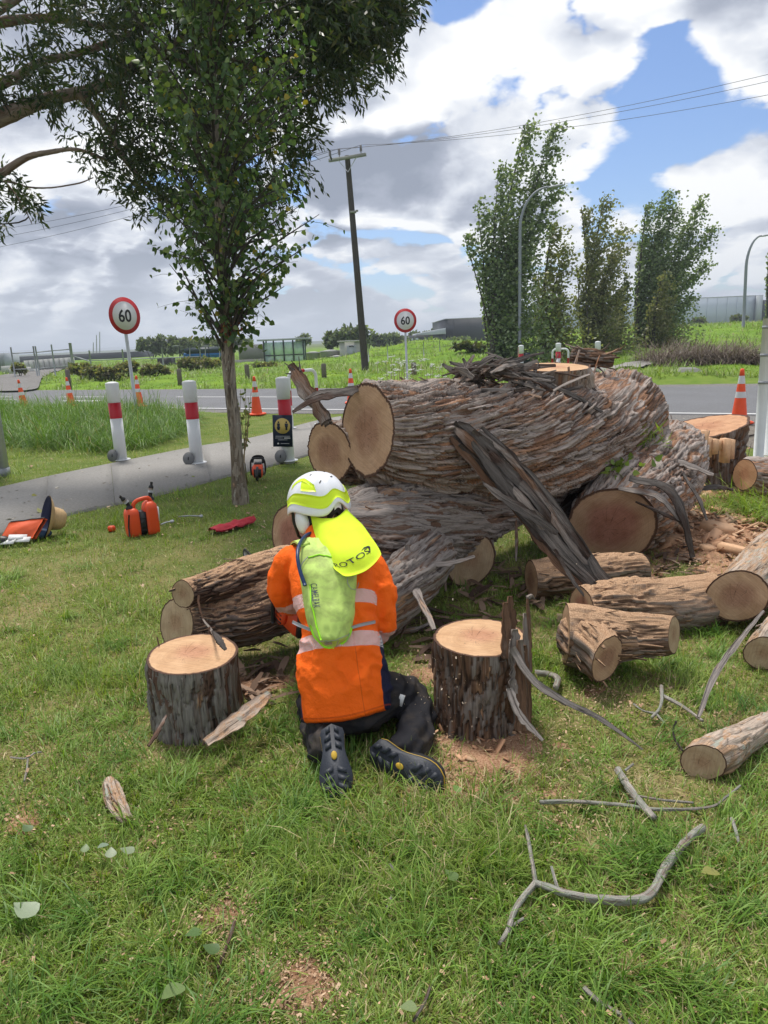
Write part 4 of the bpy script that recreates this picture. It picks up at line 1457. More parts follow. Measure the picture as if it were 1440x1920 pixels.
# --- torn bark heap on top of the trunk
heap = thing('bark_heap', 'tangled heap of dark torn bark strips on top of the felled trunk', 'bark heap', tuple(PD(930, 712, 5.1)))
rs = np.random.default_rng(88)
for k in range(90):
    cx = rs.uniform(860, 1120) if k % 3 else rs.uniform(870, 980)
    cy = np.interp(cx, [850, 930, 1000, 1060, 1130], [716, 694, 700, 716, 712]) + rs.normal(0, 10)
    t = np.interp(cx, [850, 1130], [4.95, 5.75]) - 0.22 + rs.uniform(-0.16, 0.22)
    if cx > 975:
        cy += 18
    a = rs.normal(-0.1, 0.8)
    L = rs.uniform(18, 62)
    w0 = rs.uniform(0.010, 0.048)
    bend = rs.normal(0, 30)
    pts = [PD(cx - L * math.cos(a), cy - L * math.sin(a) * 0.55, t + rs.normal(0, 0.06)), PD(cx, cy - 3 + bend * 0.3, t - 0.03), PD(cx + L * math.cos(a), cy + L * math.sin(a) * 0.6 + bend * 0.5, t + rs.normal(0, 0.06))]
    strip_obj('bark_strip', [(pts, [w0 * 0.4, w0, w0 * 0.5])], ('bark_dark', 'bark_dark', 'bark_grey')[k % 3], heap, seed=500 + k, up=(rs.normal(0, 1.2), -0.8, 0.7), cup=0.5, thick=0.006, n=9)
for k, (a, b, c, w0) in enumerate((((830, 682, 5.0), (860, 700, 4.95), (900, 716, 4.9), 0.05), ((868, 672, 5.0), (885, 700, 4.95), (900, 728, 4.9), 0.035), ((1040, 710, 5.25), (990, 722, 5.1), (945, 745, 4.95), 0.075), ((1000, 712, 5.15), (1070, 738, 5.2), (1130, 772, 5.3), 0.04),
                                   ((978, 700, 5.05), (980, 722, 5.03), (983, 745, 5.02), 0.03), ((880, 690, 5.05), (930, 675, 5.1), (960, 690, 5.15), 0.03), ((1060, 700, 5.4), (1110, 730, 5.45), (1140, 770, 5.5), 0.05))):
    strip_obj('bark_strip', [([PD(*a), PD(*b), PD(*c)], [w0 * 0.4, w0, w0 * 0.5])], 'bark_dark', heap, seed=600 + k, up=(0, -0.8, 0.7), cup=0.4, n=10)
# loose slabs at the forked end
spike = [(([PD(545, 684, 4.6), PD(572, 730, 4.52), PD(612, 790, 4.45)], [0.05, 0.085, 0.075]), 'bark_brown'), (([PD(557, 690, 4.62), PD(580, 735, 4.54), PD(615, 795, 4.47)], [0.03, 0.05, 0.05]), 'bark_brown')]
spike_root = thing('splintered_limb', 'brown splintered stub pointing up from the forked trunk end', 'broken limb', tuple(PD(612, 795, 4.45)))
for k, (sp, mt) in enumerate(spike):
    strip_obj('split_wood', [sp], mt, spike_root, seed=640 + k, up=(0, -1, 0.3), cup=0.5, thick=0.03, n=12)
for k, (a, b) in enumerate((((560, 700), (533, 680)), ((560, 702), (535, 700)), ((563, 695), (560, 668)), ((570, 705), (546, 676)))):
    strip_obj('splinter', [([PD(a[0], a[1], 4.56), PD(b[0], b[1], 4.58)], [0.014, 0.004])], 'bark_dark', spike_root, seed=650 + k, up=(0, -1, 0.3), n=6)
strip_obj('bark_strip', [([PD(548, 772, 4.32), PD(585, 750, 4.30), PD(640, 736, 4.42), PD(690, 722, 4.55)], [0.02, 0.05, 0.075, 0.07]), ([PD(572, 748, 4.3), PD(600, 735, 4.35), PD(640, 730, 4.45)], [0.01, 0.035, 0.03])], 'bark_dark', None, 'dark curved bark strip jutting left from the top of the sawn trunk end', seed=660, up=(0, -0.7, 0.9), cup=0.3)
for k, (a, b, c, w0, mt, lab) in enumerate((
        ((764, 1022, 4.2), (772, 1085, 4.12), (815, 1180, 3.72), 0.05, 'bark_grey', 'grey bark strip bending down from the lower trunk to the grass'),
        ((772, 1050, 4.22), (830, 1058, 4.2), (890, 1043, 4.3), 0.035, 'bark_grey', 'short pale strip of bark sticking out below the lower trunk'),
        ((968, 975, 4.75), (969, 1010, 4.7), (968, 1052, 4.68), 0.02, 'bark_grey', 'thin upright grey bark strip left of the black slab'),
        ((836, 1040, 4.6), (834, 1075, 4.55), (836, 1108, 4.52), 0.025, 'bark_brown', 'short dark strip hanging beside the half pale sawn face'),
        ((1180, 895, 5.15), (1262, 925, 5.1), (1300, 1045, 5.05), 0.075, 'bark_dark', 'curved dark bark strip arching over the leaning log to the ground'),
        ((1160, 915, 5.2), (1235, 930, 5.1), (1282, 985, 5.1), 0.055, 'bark_grey', 'grey curled bark strip on the shoulder of the leaning log'),
        ((1218, 873, 5.75), (1270, 866, 5.65), (1338, 890, 5.6), 0.06, 'bark_grey', 'pale forked bark strip sticking out right of the leaning log'),
        ((1192, 940, 5.15), (1250, 965, 5.1), (1300, 990, 5.1), 0.025, 'bark_dark', 'straight thin bark strip crossing the foot of the leaning log'),
        ((1275, 880, 5.6), (1308, 930, 5.4), (1326, 975, 5.3), 0.03, 'bark_dark', 'thin bowed bark strip in front of the felling stump'),
        ((1300, 920, 6.3), (1340, 912, 6.3), (1375, 918, 6.3), 0.05, 'bark_dark', 'low dark bark strip at the foot of the felling stump'),
        ((1310, 1345, 2.99), (1350, 1250, 3.18), (1432, 1145, 3.62), 0.026, 'bark_grey', 'long grey bark strip leaning from the grass onto the right edge logs'),
        ((740, 740, 4.62), (752, 765, 4.56), (764, 795, 4.55), 0.022, 'bark_brown', 'upright thin splinter on the trunk just right of its sawn end'),
        ((770, 742, 4.62), (772, 770, 4.58), (771, 806, 4.55), 0.018, 'bark_dark', 'second thin upright splinter on the trunk right of its sawn end'),
        ((752, 845, 4.50), (765, 862, 4.48), (790, 880, 4.5), 0.06, 'bark_grey', 'small grey bark flap curling off the lower side of the trunk'),
        ((505, 1300, 3.20), (450, 1345, 3.05), (385, 1392, 2.90), 0.07, 'bark_smooth', 'crumbling pale slab of rotten bark beside the left stump'),
        ((312, 1340, 2.99), (296, 1370, 2.92), (278, 1398, 2.86), 0.018, 'bark_grey', 'thin grey sliver leaning against the left stump'),
        ((385, 1075, 3.72), (372, 1120, 3.66), (380, 1160, 3.62), 0.012, 'bark_brown', 'thin dangling bark thread over the upper forked log end'),
        ((380, 1160, 3.6), (395, 1180, 3.45), (402, 1195, 3.2), 0.012, 'bark_brown', 'thin torn bark thread between the forked log and left stump'))):
    strip_obj('bark_strip', [([PD(*a), PD(*b), PD(*c)], [w0 * 0.5, w0, w0 * 0.45])], mt, None, lab, seed=700 + k, up=(0.1, -0.8, 0.7), cup=0.35, thick=0.008, n=14)
# ------------------------------------------------------------------ the kneeling worker
def A3(p):
    return np.array(tuple(p), float)


def loft(rings, n=28, power=2.3):
    """rings: (centre, side axis vector, depth axis vector) with half sizes in the vectors"""
    a = np.linspace(0, 2 * np.pi, n, endpoint=False)
    c, s = np.cos(a), np.sin(a)
    cs = np.sign(c) * np.abs(c) ** (2 / power)
    ss = np.sign(s) * np.abs(s) ** (2 / power)
    V = []
    for C, X, Yv in rings:
        V.append(A3(C) + np.outer(cs, A3(X)) + np.outer(ss, A3(Yv)))
    k = len(rings)
    V = np.concatenate(V)
    f = grid_faces(k, n, True)
    caps = np.array([[i for i in range(n)][::-1], [(k - 1) * n + i for i in range(n)]])
    return V, f, caps


def limb(g, pts, radii, n=20, sub=5):
    P = smooth_path([(*A3(p), r) for p, r in zip(pts, radii)], sub * len(pts))
    g.tube(P[:, :3], np.maximum(P[:, 3], 0.003), n)
    # rounded ends
    for i in (0, -1):
        ball(g, P[i, :3], P[i, 3])


def ball(g, c, r, n=14, sq=(1, 1, 1), Mx=None):
    pr = [(math.sin(t) * 1.0, -math.cos(t)) for t in np.linspace(0.08, math.pi - 0.08, 9)]
    a = np.linspace(0, 2 * np.pi, n, endpoint=False)
    V = np.array([[q * np.cos(t), q * np.sin(t), z] for q, z in pr for t in a]) * r * np.array(sq)
    if Mx is not None:
        V = V @ np.array(Mx).T
    g.add(V + np.array(c), grid_faces(9, n, True), np.array([[i for i in range(n)][::-1], [8 * n + i for i in range(n)]]))


def remesh(g, voxel=0.01, smooth_it=4, fac=0.5):
    V, F = g.arrays()
    me = npmesh('tmp', V, F)
    o = bpy.data.objects.new('tmp', me)
    COL.objects.link(o)
    md = o.modifiers.new('r', 'REMESH')
    md.mode = 'VOXEL'
    md.voxel_size = voxel
    if smooth_it:
        s = o.modifiers.new('s', 'SMOOTH')
        s.factor = fac
        s.iterations = smooth_it
    dg = bpy.context.evaluated_depsgraph_get()
    m2 = bpy.data.meshes.new_from_object(o.evaluated_get(dg))
    n = len(m2.vertices)
    Vo = np.empty(n * 3, np.float32)
    m2.vertices.foreach_get('co', Vo)
    Vo = Vo.reshape(-1, 3).astype(float)
    No = np.empty(n * 3, np.float32)
    m2.vertices.foreach_get('normal', No)
    No = No.reshape(-1, 3)
    lt = np.empty(len(m2.polygons), np.int32)
    m2.polygons.foreach_get('loop_total', lt)
    li = np.empty(len(m2.loops), np.int32)
    m2.loops.foreach_get('vertex_index', li)
    ls = np.concatenate([[0], np.cumsum(lt)[:-1]])
    Fo = []
    for k in np.unique(lt):
        idx = ls[lt == k][:, None] + np.arange(k)[None]
        Fo.append(li[idx])
    bpy.data.objects.remove(o)
    bpy.data.meshes.remove(me)
    bpy.data.meshes.remove(m2)
    return Vo, Fo, No


def cloth_mat(name, col, rough=0.85, var=0.12, dirt=None, dirt_amt=0.5, weave=900):
    m, nt, out = new_mat(name)
    co = objco(nt)
    n = noise(nt, co, 9, 5, 0.6)
    c = mixc(nt, n, tuple(v * (1 - var) for v in col), tuple(min(1, v * (1 + var)) for v in col))
    if dirt:
        d = noise(nt, scaled(nt, co, (1, 1, 1.6)), 7, 7, 0.66, 0.5)
        c = mixc(nt, maprange(nt, d, 0.46, 0.72, 0, dirt_amt), c, dirt)
    princ(nt, out, Base_Color=c, Roughness=rough, Specular_IOR_Level=0.2, Normal=bump(nt, noise(nt, co, weave, 2), 0.25, 0.002))
    return m


M['trouser'] = cloth_mat('dark_work_trousers', (0.020, 0.020, 0.024), 0.8, 0.3, (0.085, 0.068, 0.05), 0.75)
M['boot'] = cloth_mat('dark_leather', (0.018, 0.020, 0.026), 0.6, 0.3, (0.075, 0.066, 0.052), 0.5)
M['sole'] = simple('boot_sole', (0.024, 0.029, 0.040), 0.55, 0.3, 40, 0, 0.3, 150)
M['yellow_tag'] = simple('yellow_rubber', (0.52, 0.33, 0.03), 0.5)
M['hiviz_yellow'] = cloth_mat('hi_vis_yellow_fabric', (0.62, 0.82, 0.035), 0.8, 0.07, (0.42, 0.46, 0.04), 0.35)
M['helmet_white'] = simple('helmet_white', (0.74, 0.76, 0.80), 0.28, 0.03, 20, 0, 0, 60, 0.5)
M['helmet_yellow'] = simple('helmet_yellow', (0.66, 0.86, 0.015), 0.35, 0.05, 15)
M['skin'] = simple('skin', (0.42, 0.25, 0.18), 0.55, 0.1, 20)
M['pack'] = cloth_mat('lime_nylon', (0.50, 0.68, 0.17), 0.6, 0.08, (0.20, 0.22, 0.085), 0.85, 500)
M['pack_neon'] = simple('neon_green_trim', (0.36, 0.85, 0.02), 0.5, 0.05)
M['grey_tape'] = simple('grey_webbing', (0.33, 0.34, 0.36), 0.6)
M['blue_tube'] = simple('blue_hose', (0.008, 0.028, 0.10), 0.4)
M['grey_print'] = simple('grey_print', (0.07, 0.085, 0.10), 0.6)


def shirt_mat():
    m, nt, out = new_mat('hi_vis_shirt')
    co = objco(nt)
    s = attr(nt, 'sv').outputs['Fac']
    la = attr(nt, 'lat').outputs['Fac']
    ar = attr(nt, 'arm').outputs['Fac']
    n = noise(nt, co, 6, 5, 0.6)
    org = mixc(nt, n, (0.84, 0.115, 0.004), (0.93, 0.150, 0.008))

    def band(v, a, b):
        return math_n(nt, 'MULTIPLY', math_n(nt, 'GREATER_THAN', v, a), math_n(nt, 'LESS_THAN', v, b))
    isarm = math_n(nt, 'GREATER_THAN', ar, 0.12)
    tors = math_n(nt, 'SUBTRACT', 1.0, isarm)
    navy_t = math_n(nt, 'MULTIPLY', tors, math_n(nt, 'MULTIPLY', math_n(nt, 'GREATER_THAN', math_n(nt, 'ABSOLUTE', la), math_n(nt, 'MULTIPLY_ADD', s, 0.04, 0.168)), math_n(nt, 'LESS_THAN', s, 0.45)))
    navy = math_n(nt, 'MAXIMUM', navy_t, math_n(nt, 'GREATER_THAN', ar, 0.60))
    c = mixc(nt, navy, org, (0.014, 0.016, 0.045))
    sw = math_n(nt, 'ADD', s, math_n(nt, 'MULTIPLY', la, 0.10))
    b = math_n(nt, 'MULTIPLY', tors, math_n(nt, 'MAXIMUM', band(sw, 0.33, 0.415), band(sw, 0.58, 0.662)))
    b = math_n(nt, 'MAXIMUM', b, band(ar, 0.355, 0.44))
    st = nd(nt, 'SeparateXYZ', {0: co})
    hatch = math_n(nt, 'SINE', math_n(nt, 'MULTIPLY', math_n(nt, 'ADD', math_n(nt, 'MULTIPLY', st.outputs[0], 1.0), math_n(nt, 'MULTIPLY', st.outputs[2], 0.75)), 900))
    hm = math_n(nt, 'GREATER_THAN', hatch, -0.55)
    tape = mixc(nt, math_n(nt, 'MULTIPLY', hm, 0.93), c, (0.60, 0.60, 0.62))
    c = mixc(nt, b, c, tape)
    # seams and grime
    seam = band(math_n(nt, 'ABSOLUTE', math_n(nt, 'SUBTRACT', la, 0.093)), -1, 0.0016)
    c = mixc(nt, math_n(nt, 'MULTIPLY', seam, math_n(nt, 'MULTIPLY', tors, 0.5)), c, (0.40, 0.05, 0.005))
    hem = band(math_n(nt, 'ABSOLUTE', math_n(nt, 'SUBTRACT', s, 0.0)), -1, 0.004)
    c = mixc(nt, math_n(nt, 'MULTIPLY', hem, 0.5), c, (0.40, 0.05, 0.005))
    h = noise(nt, scaled(nt, co, (1, 1, 1)), 14, 4, 0.55)
    princ(nt, out, Base_Color=c, Roughness=0.75, Specular_IOR_Level=0.2, Normal=bump(nt, math_n(nt, 'ADD', h, math_n(nt, 'MULTIPLY', noise(nt, co, 34, 4, 0.6, 0.8), 0.5)), 0.55, 0.022))
    return m


M['shirt'] = shirt_mat()

person = thing('person', 'kneeling worker in orange hi-vis shirt and white helmet, seen from behind', 'person', tuple(gp(655, 1440)))

# torso frame
hip_c, sho_c = A3(PD(650, 1335, 3.06)), A3(PD(612, 1025, 3.32))
spine = sho_c - hip_c
sp_len = np.linalg.norm(spine)
spu = spine / sp_len
lat = A3(PD(712, 1072, 3.24)) - A3(PD(530, 1036, 3.33))
lat = lat - spu * lat.dot(spu)
lat /= np.linalg.norm(lat)
dep = np.cross(spu, lat)            # towards the front of the body
if dep[1] < 0:
    dep = -dep
tr = [(650, 1342, 3.06, 0.190, 0.140), (649, 1300, 3.07, 0.190, 0.142), (641, 1235, 3.10, 0.180, 0.132), (636, 1180, 3.13, 0.160, 0.116), (632, 1150, 3.16, 0.168, 0.120), (626, 1100, 3.21, 0.186, 0.125),
      (620, 1060, 3.27, 0.190, 0.120), (614, 1030, 3.33, 0.150, 0.095), (606, 1005, 3.39, 0.085, 0.075), (602, 990, 3.42, 0.066, 0.064)]
rings = [(PD(a, b, t), lat * w_, dep * d_) for a, b, t, w_, d_ in tr]
g = Geo()
V, f, caps = loft(rings, 32, 2.4)
g.add(V, f, caps)
R_ARM = [PD(694, 1062, 3.27), PD(710, 1090, 3.25), PD(712, 1140, 3.22), PD(708, 1178, 3.25), PD(670, 1190, 3.42), PD(610, 1178, 3.60)]
L_ARM = [PD(548, 1052, 3.35), PD(530, 1075, 3.37), PD(529, 1105, 3.39), PD(540, 1128, 3.44), PD(536, 1128, 3.60), PD(520, 1122, 3.76)]
limb(g, R_ARM, [0.074, 0.069, 0.062, 0.055, 0.048, 0.040])
limb(g, L_ARM, [0.073, 0.069, 0.062, 0.054, 0.047, 0.040])
V, F, Nn = remesh(g, 0.0095, 6)
# attributes
sv = ((V - hip_c) @ spu) / sp_len
la = (V - hip_c - np.outer(sv * sp_len, spu)) @ lat


def along(V, pts, radii):
    P = smooth_path([(*A3(p), r) for p, r in zip(pts, radii)], 60)
    d = np.linalg.norm(V[:, None] - P[None, :, :3], axis=2) - P[None, :, 3]
    i = d.argmin(1)
    return i / 59.0, d.min(1)


ra, rd = along(V, R_ARM, [0.074, 0.069, 0.062, 0.055, 0.048, 0.040])
laa, ld = along(V, L_ARM, [0.073, 0.069, 0.062, 0.054, 0.047, 0.040])
arm = np.where(rd < ld, ra, laa)
dmin = np.minimum(rd, ld)
inside_t = (np.abs(la) < 0.150)
arm = np.where((dmin < 0.02) & ~((np.abs(la) < 0.168) & (sv < 0.92) & (np.minimum(rd, ld) > 0.006)), arm, 0.0)
# folds: pulled in at the waist strap, creases across the lower back
fold = (fbm(np.stack([la * 26, sv * 9 + 3, (V @ dep) * 4], -1), 3, 5) - 0.5)
fold2 = np.sin(la * 75 + 5 * fbm(V * 6, 2, 8)) * np.exp(-((sv - 0.47) / 0.07) ** 2)
rid = 1 - np.abs(2 * fbm(np.stack([la * 14 + sv * 5, sv * 7 - la * 6, (V @ dep) * 5], -1), 2, 15) - 1)
rid = np.clip(rid - 0.72, 0, 1) / 0.28
armf = 1 - np.abs(2 * fbm(V * 13, 2, 17) - 1)
V = V + Nn * (fold * 0.018 + rid * 0.011 * (0.35 + sm(sv, 0.75, 0.35)) * sm(sv, 0.02, 0.12) - fold * 0.012 * sm(sv, 0.10, 0.0) + np.clip(armf - 0.7, 0, 1) * 0.035 * (arm > 0.15) + fold2 * 0.007 - 0.010 * np.exp(-((sv - 0.515) / 0.022) ** 2) * (arm < 0.1))[:, None]
# the shirt tail dips in the middle of the back
tail = np.clip((0.10 - sv) / 0.10, 0, 1)
V = V + np.outer(-tail * 0.03 * (1 - (la / 0.19) ** 2), spu)
sv2 = ((V - hip_c) @ spu) / sp_len + 0.075 * np.clip(1 - (la / 0.19) ** 2, 0, 1) * np.clip((0.10 - sv) / 0.10, 0, 1)
wpart('shirt', V, F, M['shirt'], person, {'sv': sv, 'lat': la, 'arm': arm}, smooth=True)

# body under the clothes: one continuous figure
gb = Geo()
rb = [(PD(a, b, t), lat * w_ * 0.86, dep * d_ * 0.82) for a, b, t, w_, d_ in tr[1:]]
V, f, caps = loft(rb, 24)
gb.add(V, f, caps)
HEAD = A3(PD(594, 950, 3.50))
limb(gb, [PD(604, 1000, 3.41), PD(600, 980, 3.45), HEAD], [0.058, 0.056, 0.06], 14)
face_d = np.array([-0.60, 0.74, -0.22])
face_d /= np.linalg.norm(face_d)
h_up = np.array([-0.20, 0.20, 0.95])
HB = basis(y=face_d, z=h_up)         # columns: right, face, up
HB = basis(z=h_up - face_d * 0.0, y=face_d - h_up * face_d.dot(h_up))
ball(gb, HEAD, 1.0, 20, (0.078, 0.098, 0.118), HB)
ball(gb, HEAD + HB @ np.array([0, 0.045, -0.06]), 1.0, 14, (0.055, 0.055, 0.06), HB)      # jaw
limb(gb, [HEAD + HB @ np.array([0, 0.085, 0.012]), HEAD + HB @ np.array([0, 0.115, -0.028])], [0.012, 0.017], 8)   # nose
for sx in (-1, 1):
    ball(gb, HEAD + HB @ np.array([sx * 0.08, -0.005, -0.01]), 1.0, 10, (0.012, 0.022, 0.034), HB)        # ears
    ball(gb, HEAD + HB @ np.array([sx * 0.032, 0.088, 0.014]), 0.013, 8)                                    # brow and eye
limb(gb, [HEAD + HB @ np.array([-0.026, 0.098, -0.058]), HEAD + HB @ np.array([0.026, 0.098, -0.058])], [0.008, 0.008], 8)   # mouth
limb(gb, R_ARM, [0.060, 0.058, 0.052, 0.045, 0.040, 0.030])
limb(gb, L_ARM, [0.060, 0.057, 0.050, 0.044, 0.038, 0.030])
R_LEG = [PD(692, 1312, 3.10), PD(735, 1306, 3.20), PD(772, 1308, 3.30), PD(780, 1342, 3.18), PD(776, 1385, 3.00), PD(756, 1412, 2.92)]
L_LEG = [PD(618, 1318, 3.12), PD(600, 1320, 3.26), PD(594, 1338, 3.32), PD(600, 1368, 3.14), PD(608, 1395, 2.96), PD(614, 1398, 2.91)]
limb(gb, R_LEG, [0.085, 0.075, 0.058, 0.052, 0.045, 0.038])
limb(gb, L_LEG, [0.085, 0.075, 0.058, 0.052, 0.045, 0.038])


def hand(g, wrist, grip, ax_bar, palm_dir, side):
    """a fist round a bar: palm block, four fingers and a thumb curling round the bar axis"""
    ax = A3(ax_bar); ax /= np.linalg.norm(ax)
    pd_ = A3(palm_dir); pd_ -= ax * pd_.dot(ax); pd_ /= np.linalg.norm(pd_)
    ot = np.cross(ax, pd_)
    c = A3(grip)
    limb(g, [wrist, c - pd_ * 0.045], [0.030, 0.030], 10)
    for k in range(3):
        limb(g, [c - pd_ * 0.042 + ax * (-0.03), c - pd_ * 0.042 + ax * 0.03], [0.022, 0.022], 10)
    Ls = (0.92, 1.0, 0.97, 0.8)
    for k in range(4):
        o = ax * (0.033 - 0.022 * k)
        R_ = 0.031 * (0.9 + 0.12 * Ls[k])
        pts = [c + o - pd_ * 0.04 + ot * 0.01]
        for a in np.linspace(-2.2, 1.3 * Ls[k], 6):
            pts.append(c + o + R_ * (pd_ * math.cos(a) + ot * -math.sin(a)))
        limb(g, pts, [0.0105] * 3 + [0.0095, 0.009, 0.0085, 0.007], 8, 3)
    pts = [c - pd_ * 0.04 + ax * 0.03, c - pd_ * 0.015 + ax * 0.055 + ot * 0.022, c + pd_ * 0.015 + ax * 0.05 + ot * 0.03, c + pd_ * 0.032 + ax * 0.034 + ot * 0.018]
    limb(g, pts, [0.014, 0.012, 0.011, 0.009], 8, 3)


SAW = A3(PD(548, 1152, 3.70))
bar_tip = A3(PD(438, 1036, 4.40))
bar_d = bar_tip - SAW
bar_len = np.linalg.norm(bar_d)
bar_d /= bar_len
saw_up = np.array([0.25, -0.15, 1.0])
SB = basis(x=bar_d, y=np.cross(saw_up, bar_d))       # x along the bar, y left, z up
front_grip = SAW + SB @ np.array([0.02, 0.0, 0.16])
rear_grip = SAW + SB @ np.array([-0.27, 0.0, 0.06])
hand(gb, L_ARM[-1], front_grip, SB[:, 1], SB[:, 0] * 0.3 + SB[:, 2] * -1.0, 1)
hand(gb, R_ARM[-1], rear_grip, SB[:, 0], SB[:, 2] * -1.0, -1)
V, F, Nn = remesh(gb, 0.0075, 2, 0.4)
wpart('body', V, F, M['skin'], person, smooth=True)

# trousers
gt = Geo()
hipr = [(PD(648, 1272, 3.10), lat * 0.140, dep * 0.095), (PD(650, 1310, 3.09), lat * 0.160, dep * 0.112), (PD(652, 1345, 3.075), lat * 0.172, dep * 0.130), (PD(654, 1372, 3.08), lat * 0.12, dep * 0.11)]
V, f, caps = loft(hipr, 28)
gt.add(V, f, caps)
limb(gt, R_LEG[:6], [0.095, 0.092, 0.074, 0.072, 0.068, 0.062])
limb(gt, L_LEG[:6], [0.095, 0.092, 0.074, 0.070, 0.066, 0.060])
V, F, Nn = remesh(gt, 0.010, 5)
cr1 = fbm(V * np.array([11, 11, 22]), 3, 3) - 0.5
cr2 = np.sin(V[:, 2] * 150 + 9 * fbm(V * 9, 2, 4)) * sm(V[:, 2], 0.22, 0.05)
cr3 = np.clip(1 - np.abs(2 * fbm(V * np.array([9, 9, 16]), 2, 13) - 1) - 0.68, 0, 1)
V = V + Nn * (cr1 * 0.028 + cr2 * 0.005 + cr3 * 0.05 * sm(V[:, 2], 0.42, 0.30))[:, None]
wpart('trousers', V, F, M['trouser'], person, smooth=True)
strip_w = Geo()
strip_w.box(A3(PD(752, 1313, 3.085)), (0.022, 0.004, 0.05), basis(z=A3(PD(756, 1300, 3.08)) - A3(PD(748, 1326, 3.09)), y=A3(ray(752, 1313))))
strip_w.world('reflective_tab', M['reflect'], person)


def boot(heel, toe, normal_hint, name='boot'):
    heel, toe = A3(heel), A3(toe)
    x = toe - heel
    L = np.linalg.norm(x)
    x /= L
    n = A3(normal_hint)
    n -= x * n.dot(x)
    n /= np.linalg.norm(n)          # out of the sole
    z = -n
    y = np.cross(z, x)
    B_ = np.stack([x, y, z], 1)
    k = L / 0.30
    w = lambda t: 0.050 + 0.016 * math.exp(-((t - 0.72) / 0.22) ** 2) - 0.006 * math.exp(-((t - 0.36) / 0.15) ** 2)
    # sole outline
    ts = np.linspace(0, 1, 15)
    out_r = [(t * 0.30, w(t) * min(1, math.sqrt(max(0, 1 - ((0.14 - t) / 0.14) ** 2)) if t < 0.14 else 1) * (math.sqrt(max(0.0, 1 - ((t - 0.78) / 0.22) ** 2)) if t > 0.78 else 1)) for t in ts]
    out = [(a, b) for a, b in out_r] + [(a, -b) for a, b in out_r[::-1][1:-1]]
    out = np.array(out)
    m = len(out)

    def slab_(g, sc, z0, z1, shift=0):
        c = out.mean(0)
        o2 = c + (out - c) * sc
        P = np.concatenate([np.column_stack([o2, np.full(m, z0)]), np.column_stack([o2, np.full(m, z1)])]) * k
        i = np.arange(m)
        j = (i + 1) % m
        g.add(heel + P @ B_.T, np.stack([i, j, j + m, i + m], -1), np.array([i[::-1], i + m]))
    gs = Geo()
    slab_(gs, 1.0, 0.006, 0.026)
    for q in range(9):                       # tread lugs
        t = 0.05 + q * 0.108
        for sx in (-1, 1):
            ww = w(t) * 0.72 * (0.75 if t > 0.9 or t < 0.08 else 1)
            if 0.36 < t < 0.5:
                continue
            P = np.array([[t * 0.30, sx * 0.008, 0], [t * 0.30 + 0.016, sx * ww, 0], [t * 0.30 + 0.034, sx * ww, 0], [t * 0.30 + 0.020, sx * 0.008, 0]])
            P[:, 0] -= 0.008
            P = np.clip(P, -1, 0.288)
            P = np.concatenate([P + (0, 0, 0.0025), P + (0, 0, 0.008)]) * k
            gs.add(heel + P @ B_.T, [[0, 1, 2, 3], [7, 6, 5, 4], [0, 4, 5, 1], [1, 5, 6, 2], [2, 6, 7, 3], [3, 7, 4, 0]])
    gw = Geo()
    slab_(gw, 1.012, 0.027, 0.031)
    gu = Geo()
    for q in range(10):
        t = 0.02 + q * 0.105
        hgt = np.interp(t, [0, 0.15, 0.4, 0.62, 0.85, 1.0], [0.10, 0.115, 0.105, 0.075, 0.062, 0.04])
        wd = np.interp(t * 0.3, out_r and [a for a, b in out_r], [b for a, b in out_r])
        c = heel + B_ @ (np.array([t * 0.30, 0, 0.030 + hgt / 2]) * k)
        if q == 0:
            rings_ = []
        rings_.append((c, B_[:, 1] * max(wd * 1.0, 0.02) * k, B_[:, 2] * hgt / 2 * k))
    V, f, caps = loft(rings_, 22, 2.6)
    gu.add(V, f, caps)
    limb(gu, [heel + B_ @ (np.array([0.075, 0, 0.07]) * k), heel + B_ @ (np.array([0.085, 0, 0.15]) * k), heel + B_ @ (np.array([0.09, 0, 0.19]) * k)], [0.046, 0.046, 0.048], 18)
    V, F, Nn = remesh(gu, 0.008, 4)
    bt = wpart(name, V, F, M['boot'], person, smooth=True)
    gs.world('sole', M['sole'], bt)
    gw.world('welt', M['yellow_tag'], bt)
    ge = Geo()
    ge.lathe([(0.0115, 0), (0.0115, 0.004), (0.009, 0.006)], 14, c=heel + B_ @ (np.array([0.128, 0, 0.0065]) * k), M=np.stack([x * 1.45, y, n], 1))
    ge.world('sole_badge', M['yellow_tag'], bt)
    return bt


cam_hint = lambda a, b: -A3(ray(a, b))
boot(PD(621, 1356, 2.86), PD(634, 1500, 2.70), cam_hint(630, 1430) + np.array([0, 0, 0.1]))
boot(PD(692, 1402, 2.87), PD(828, 1486, 2.72), cam_hint(760, 1450) + np.array([-0.15, 0, -0.28]))

# ------------------------------------------------------------------ helmet
HC = A3(PD(597, 946, 3.47))
Ra, Rb, Rc = 0.136, 0.160, 0.158


def rim_phi(th):
    """polar angle of the rim; th = 0 right, 90 deg = face, 270 = nape"""
    nape = np.exp(-((((th - 1.5 * np.pi + np.pi) % (2 * np.pi)) - np.pi) / 0.34) ** 2)
    ear = np.exp(-((((th - 0.0 + np.pi) % (2 * np.pi)) - np.pi) / 0.45) ** 2) + np.exp(-((((th - np.pi + np.pi) % (2 * np.pi)) - np.pi) / 0.45) ** 2)
    bk = np.exp(-((((th - 1.5 * np.pi + np.pi) % (2 * np.pi)) - np.pi) / 1.0) ** 2)
    fr = np.exp(-((((th - 0.5 * np.pi + np.pi) % (2 * np.pi)) - np.pi) / 0.7) ** 2)
    return np.radians(99 + 20 * bk - 24 * nape - 9 * ear * (1 - bk) - 8 * fr)


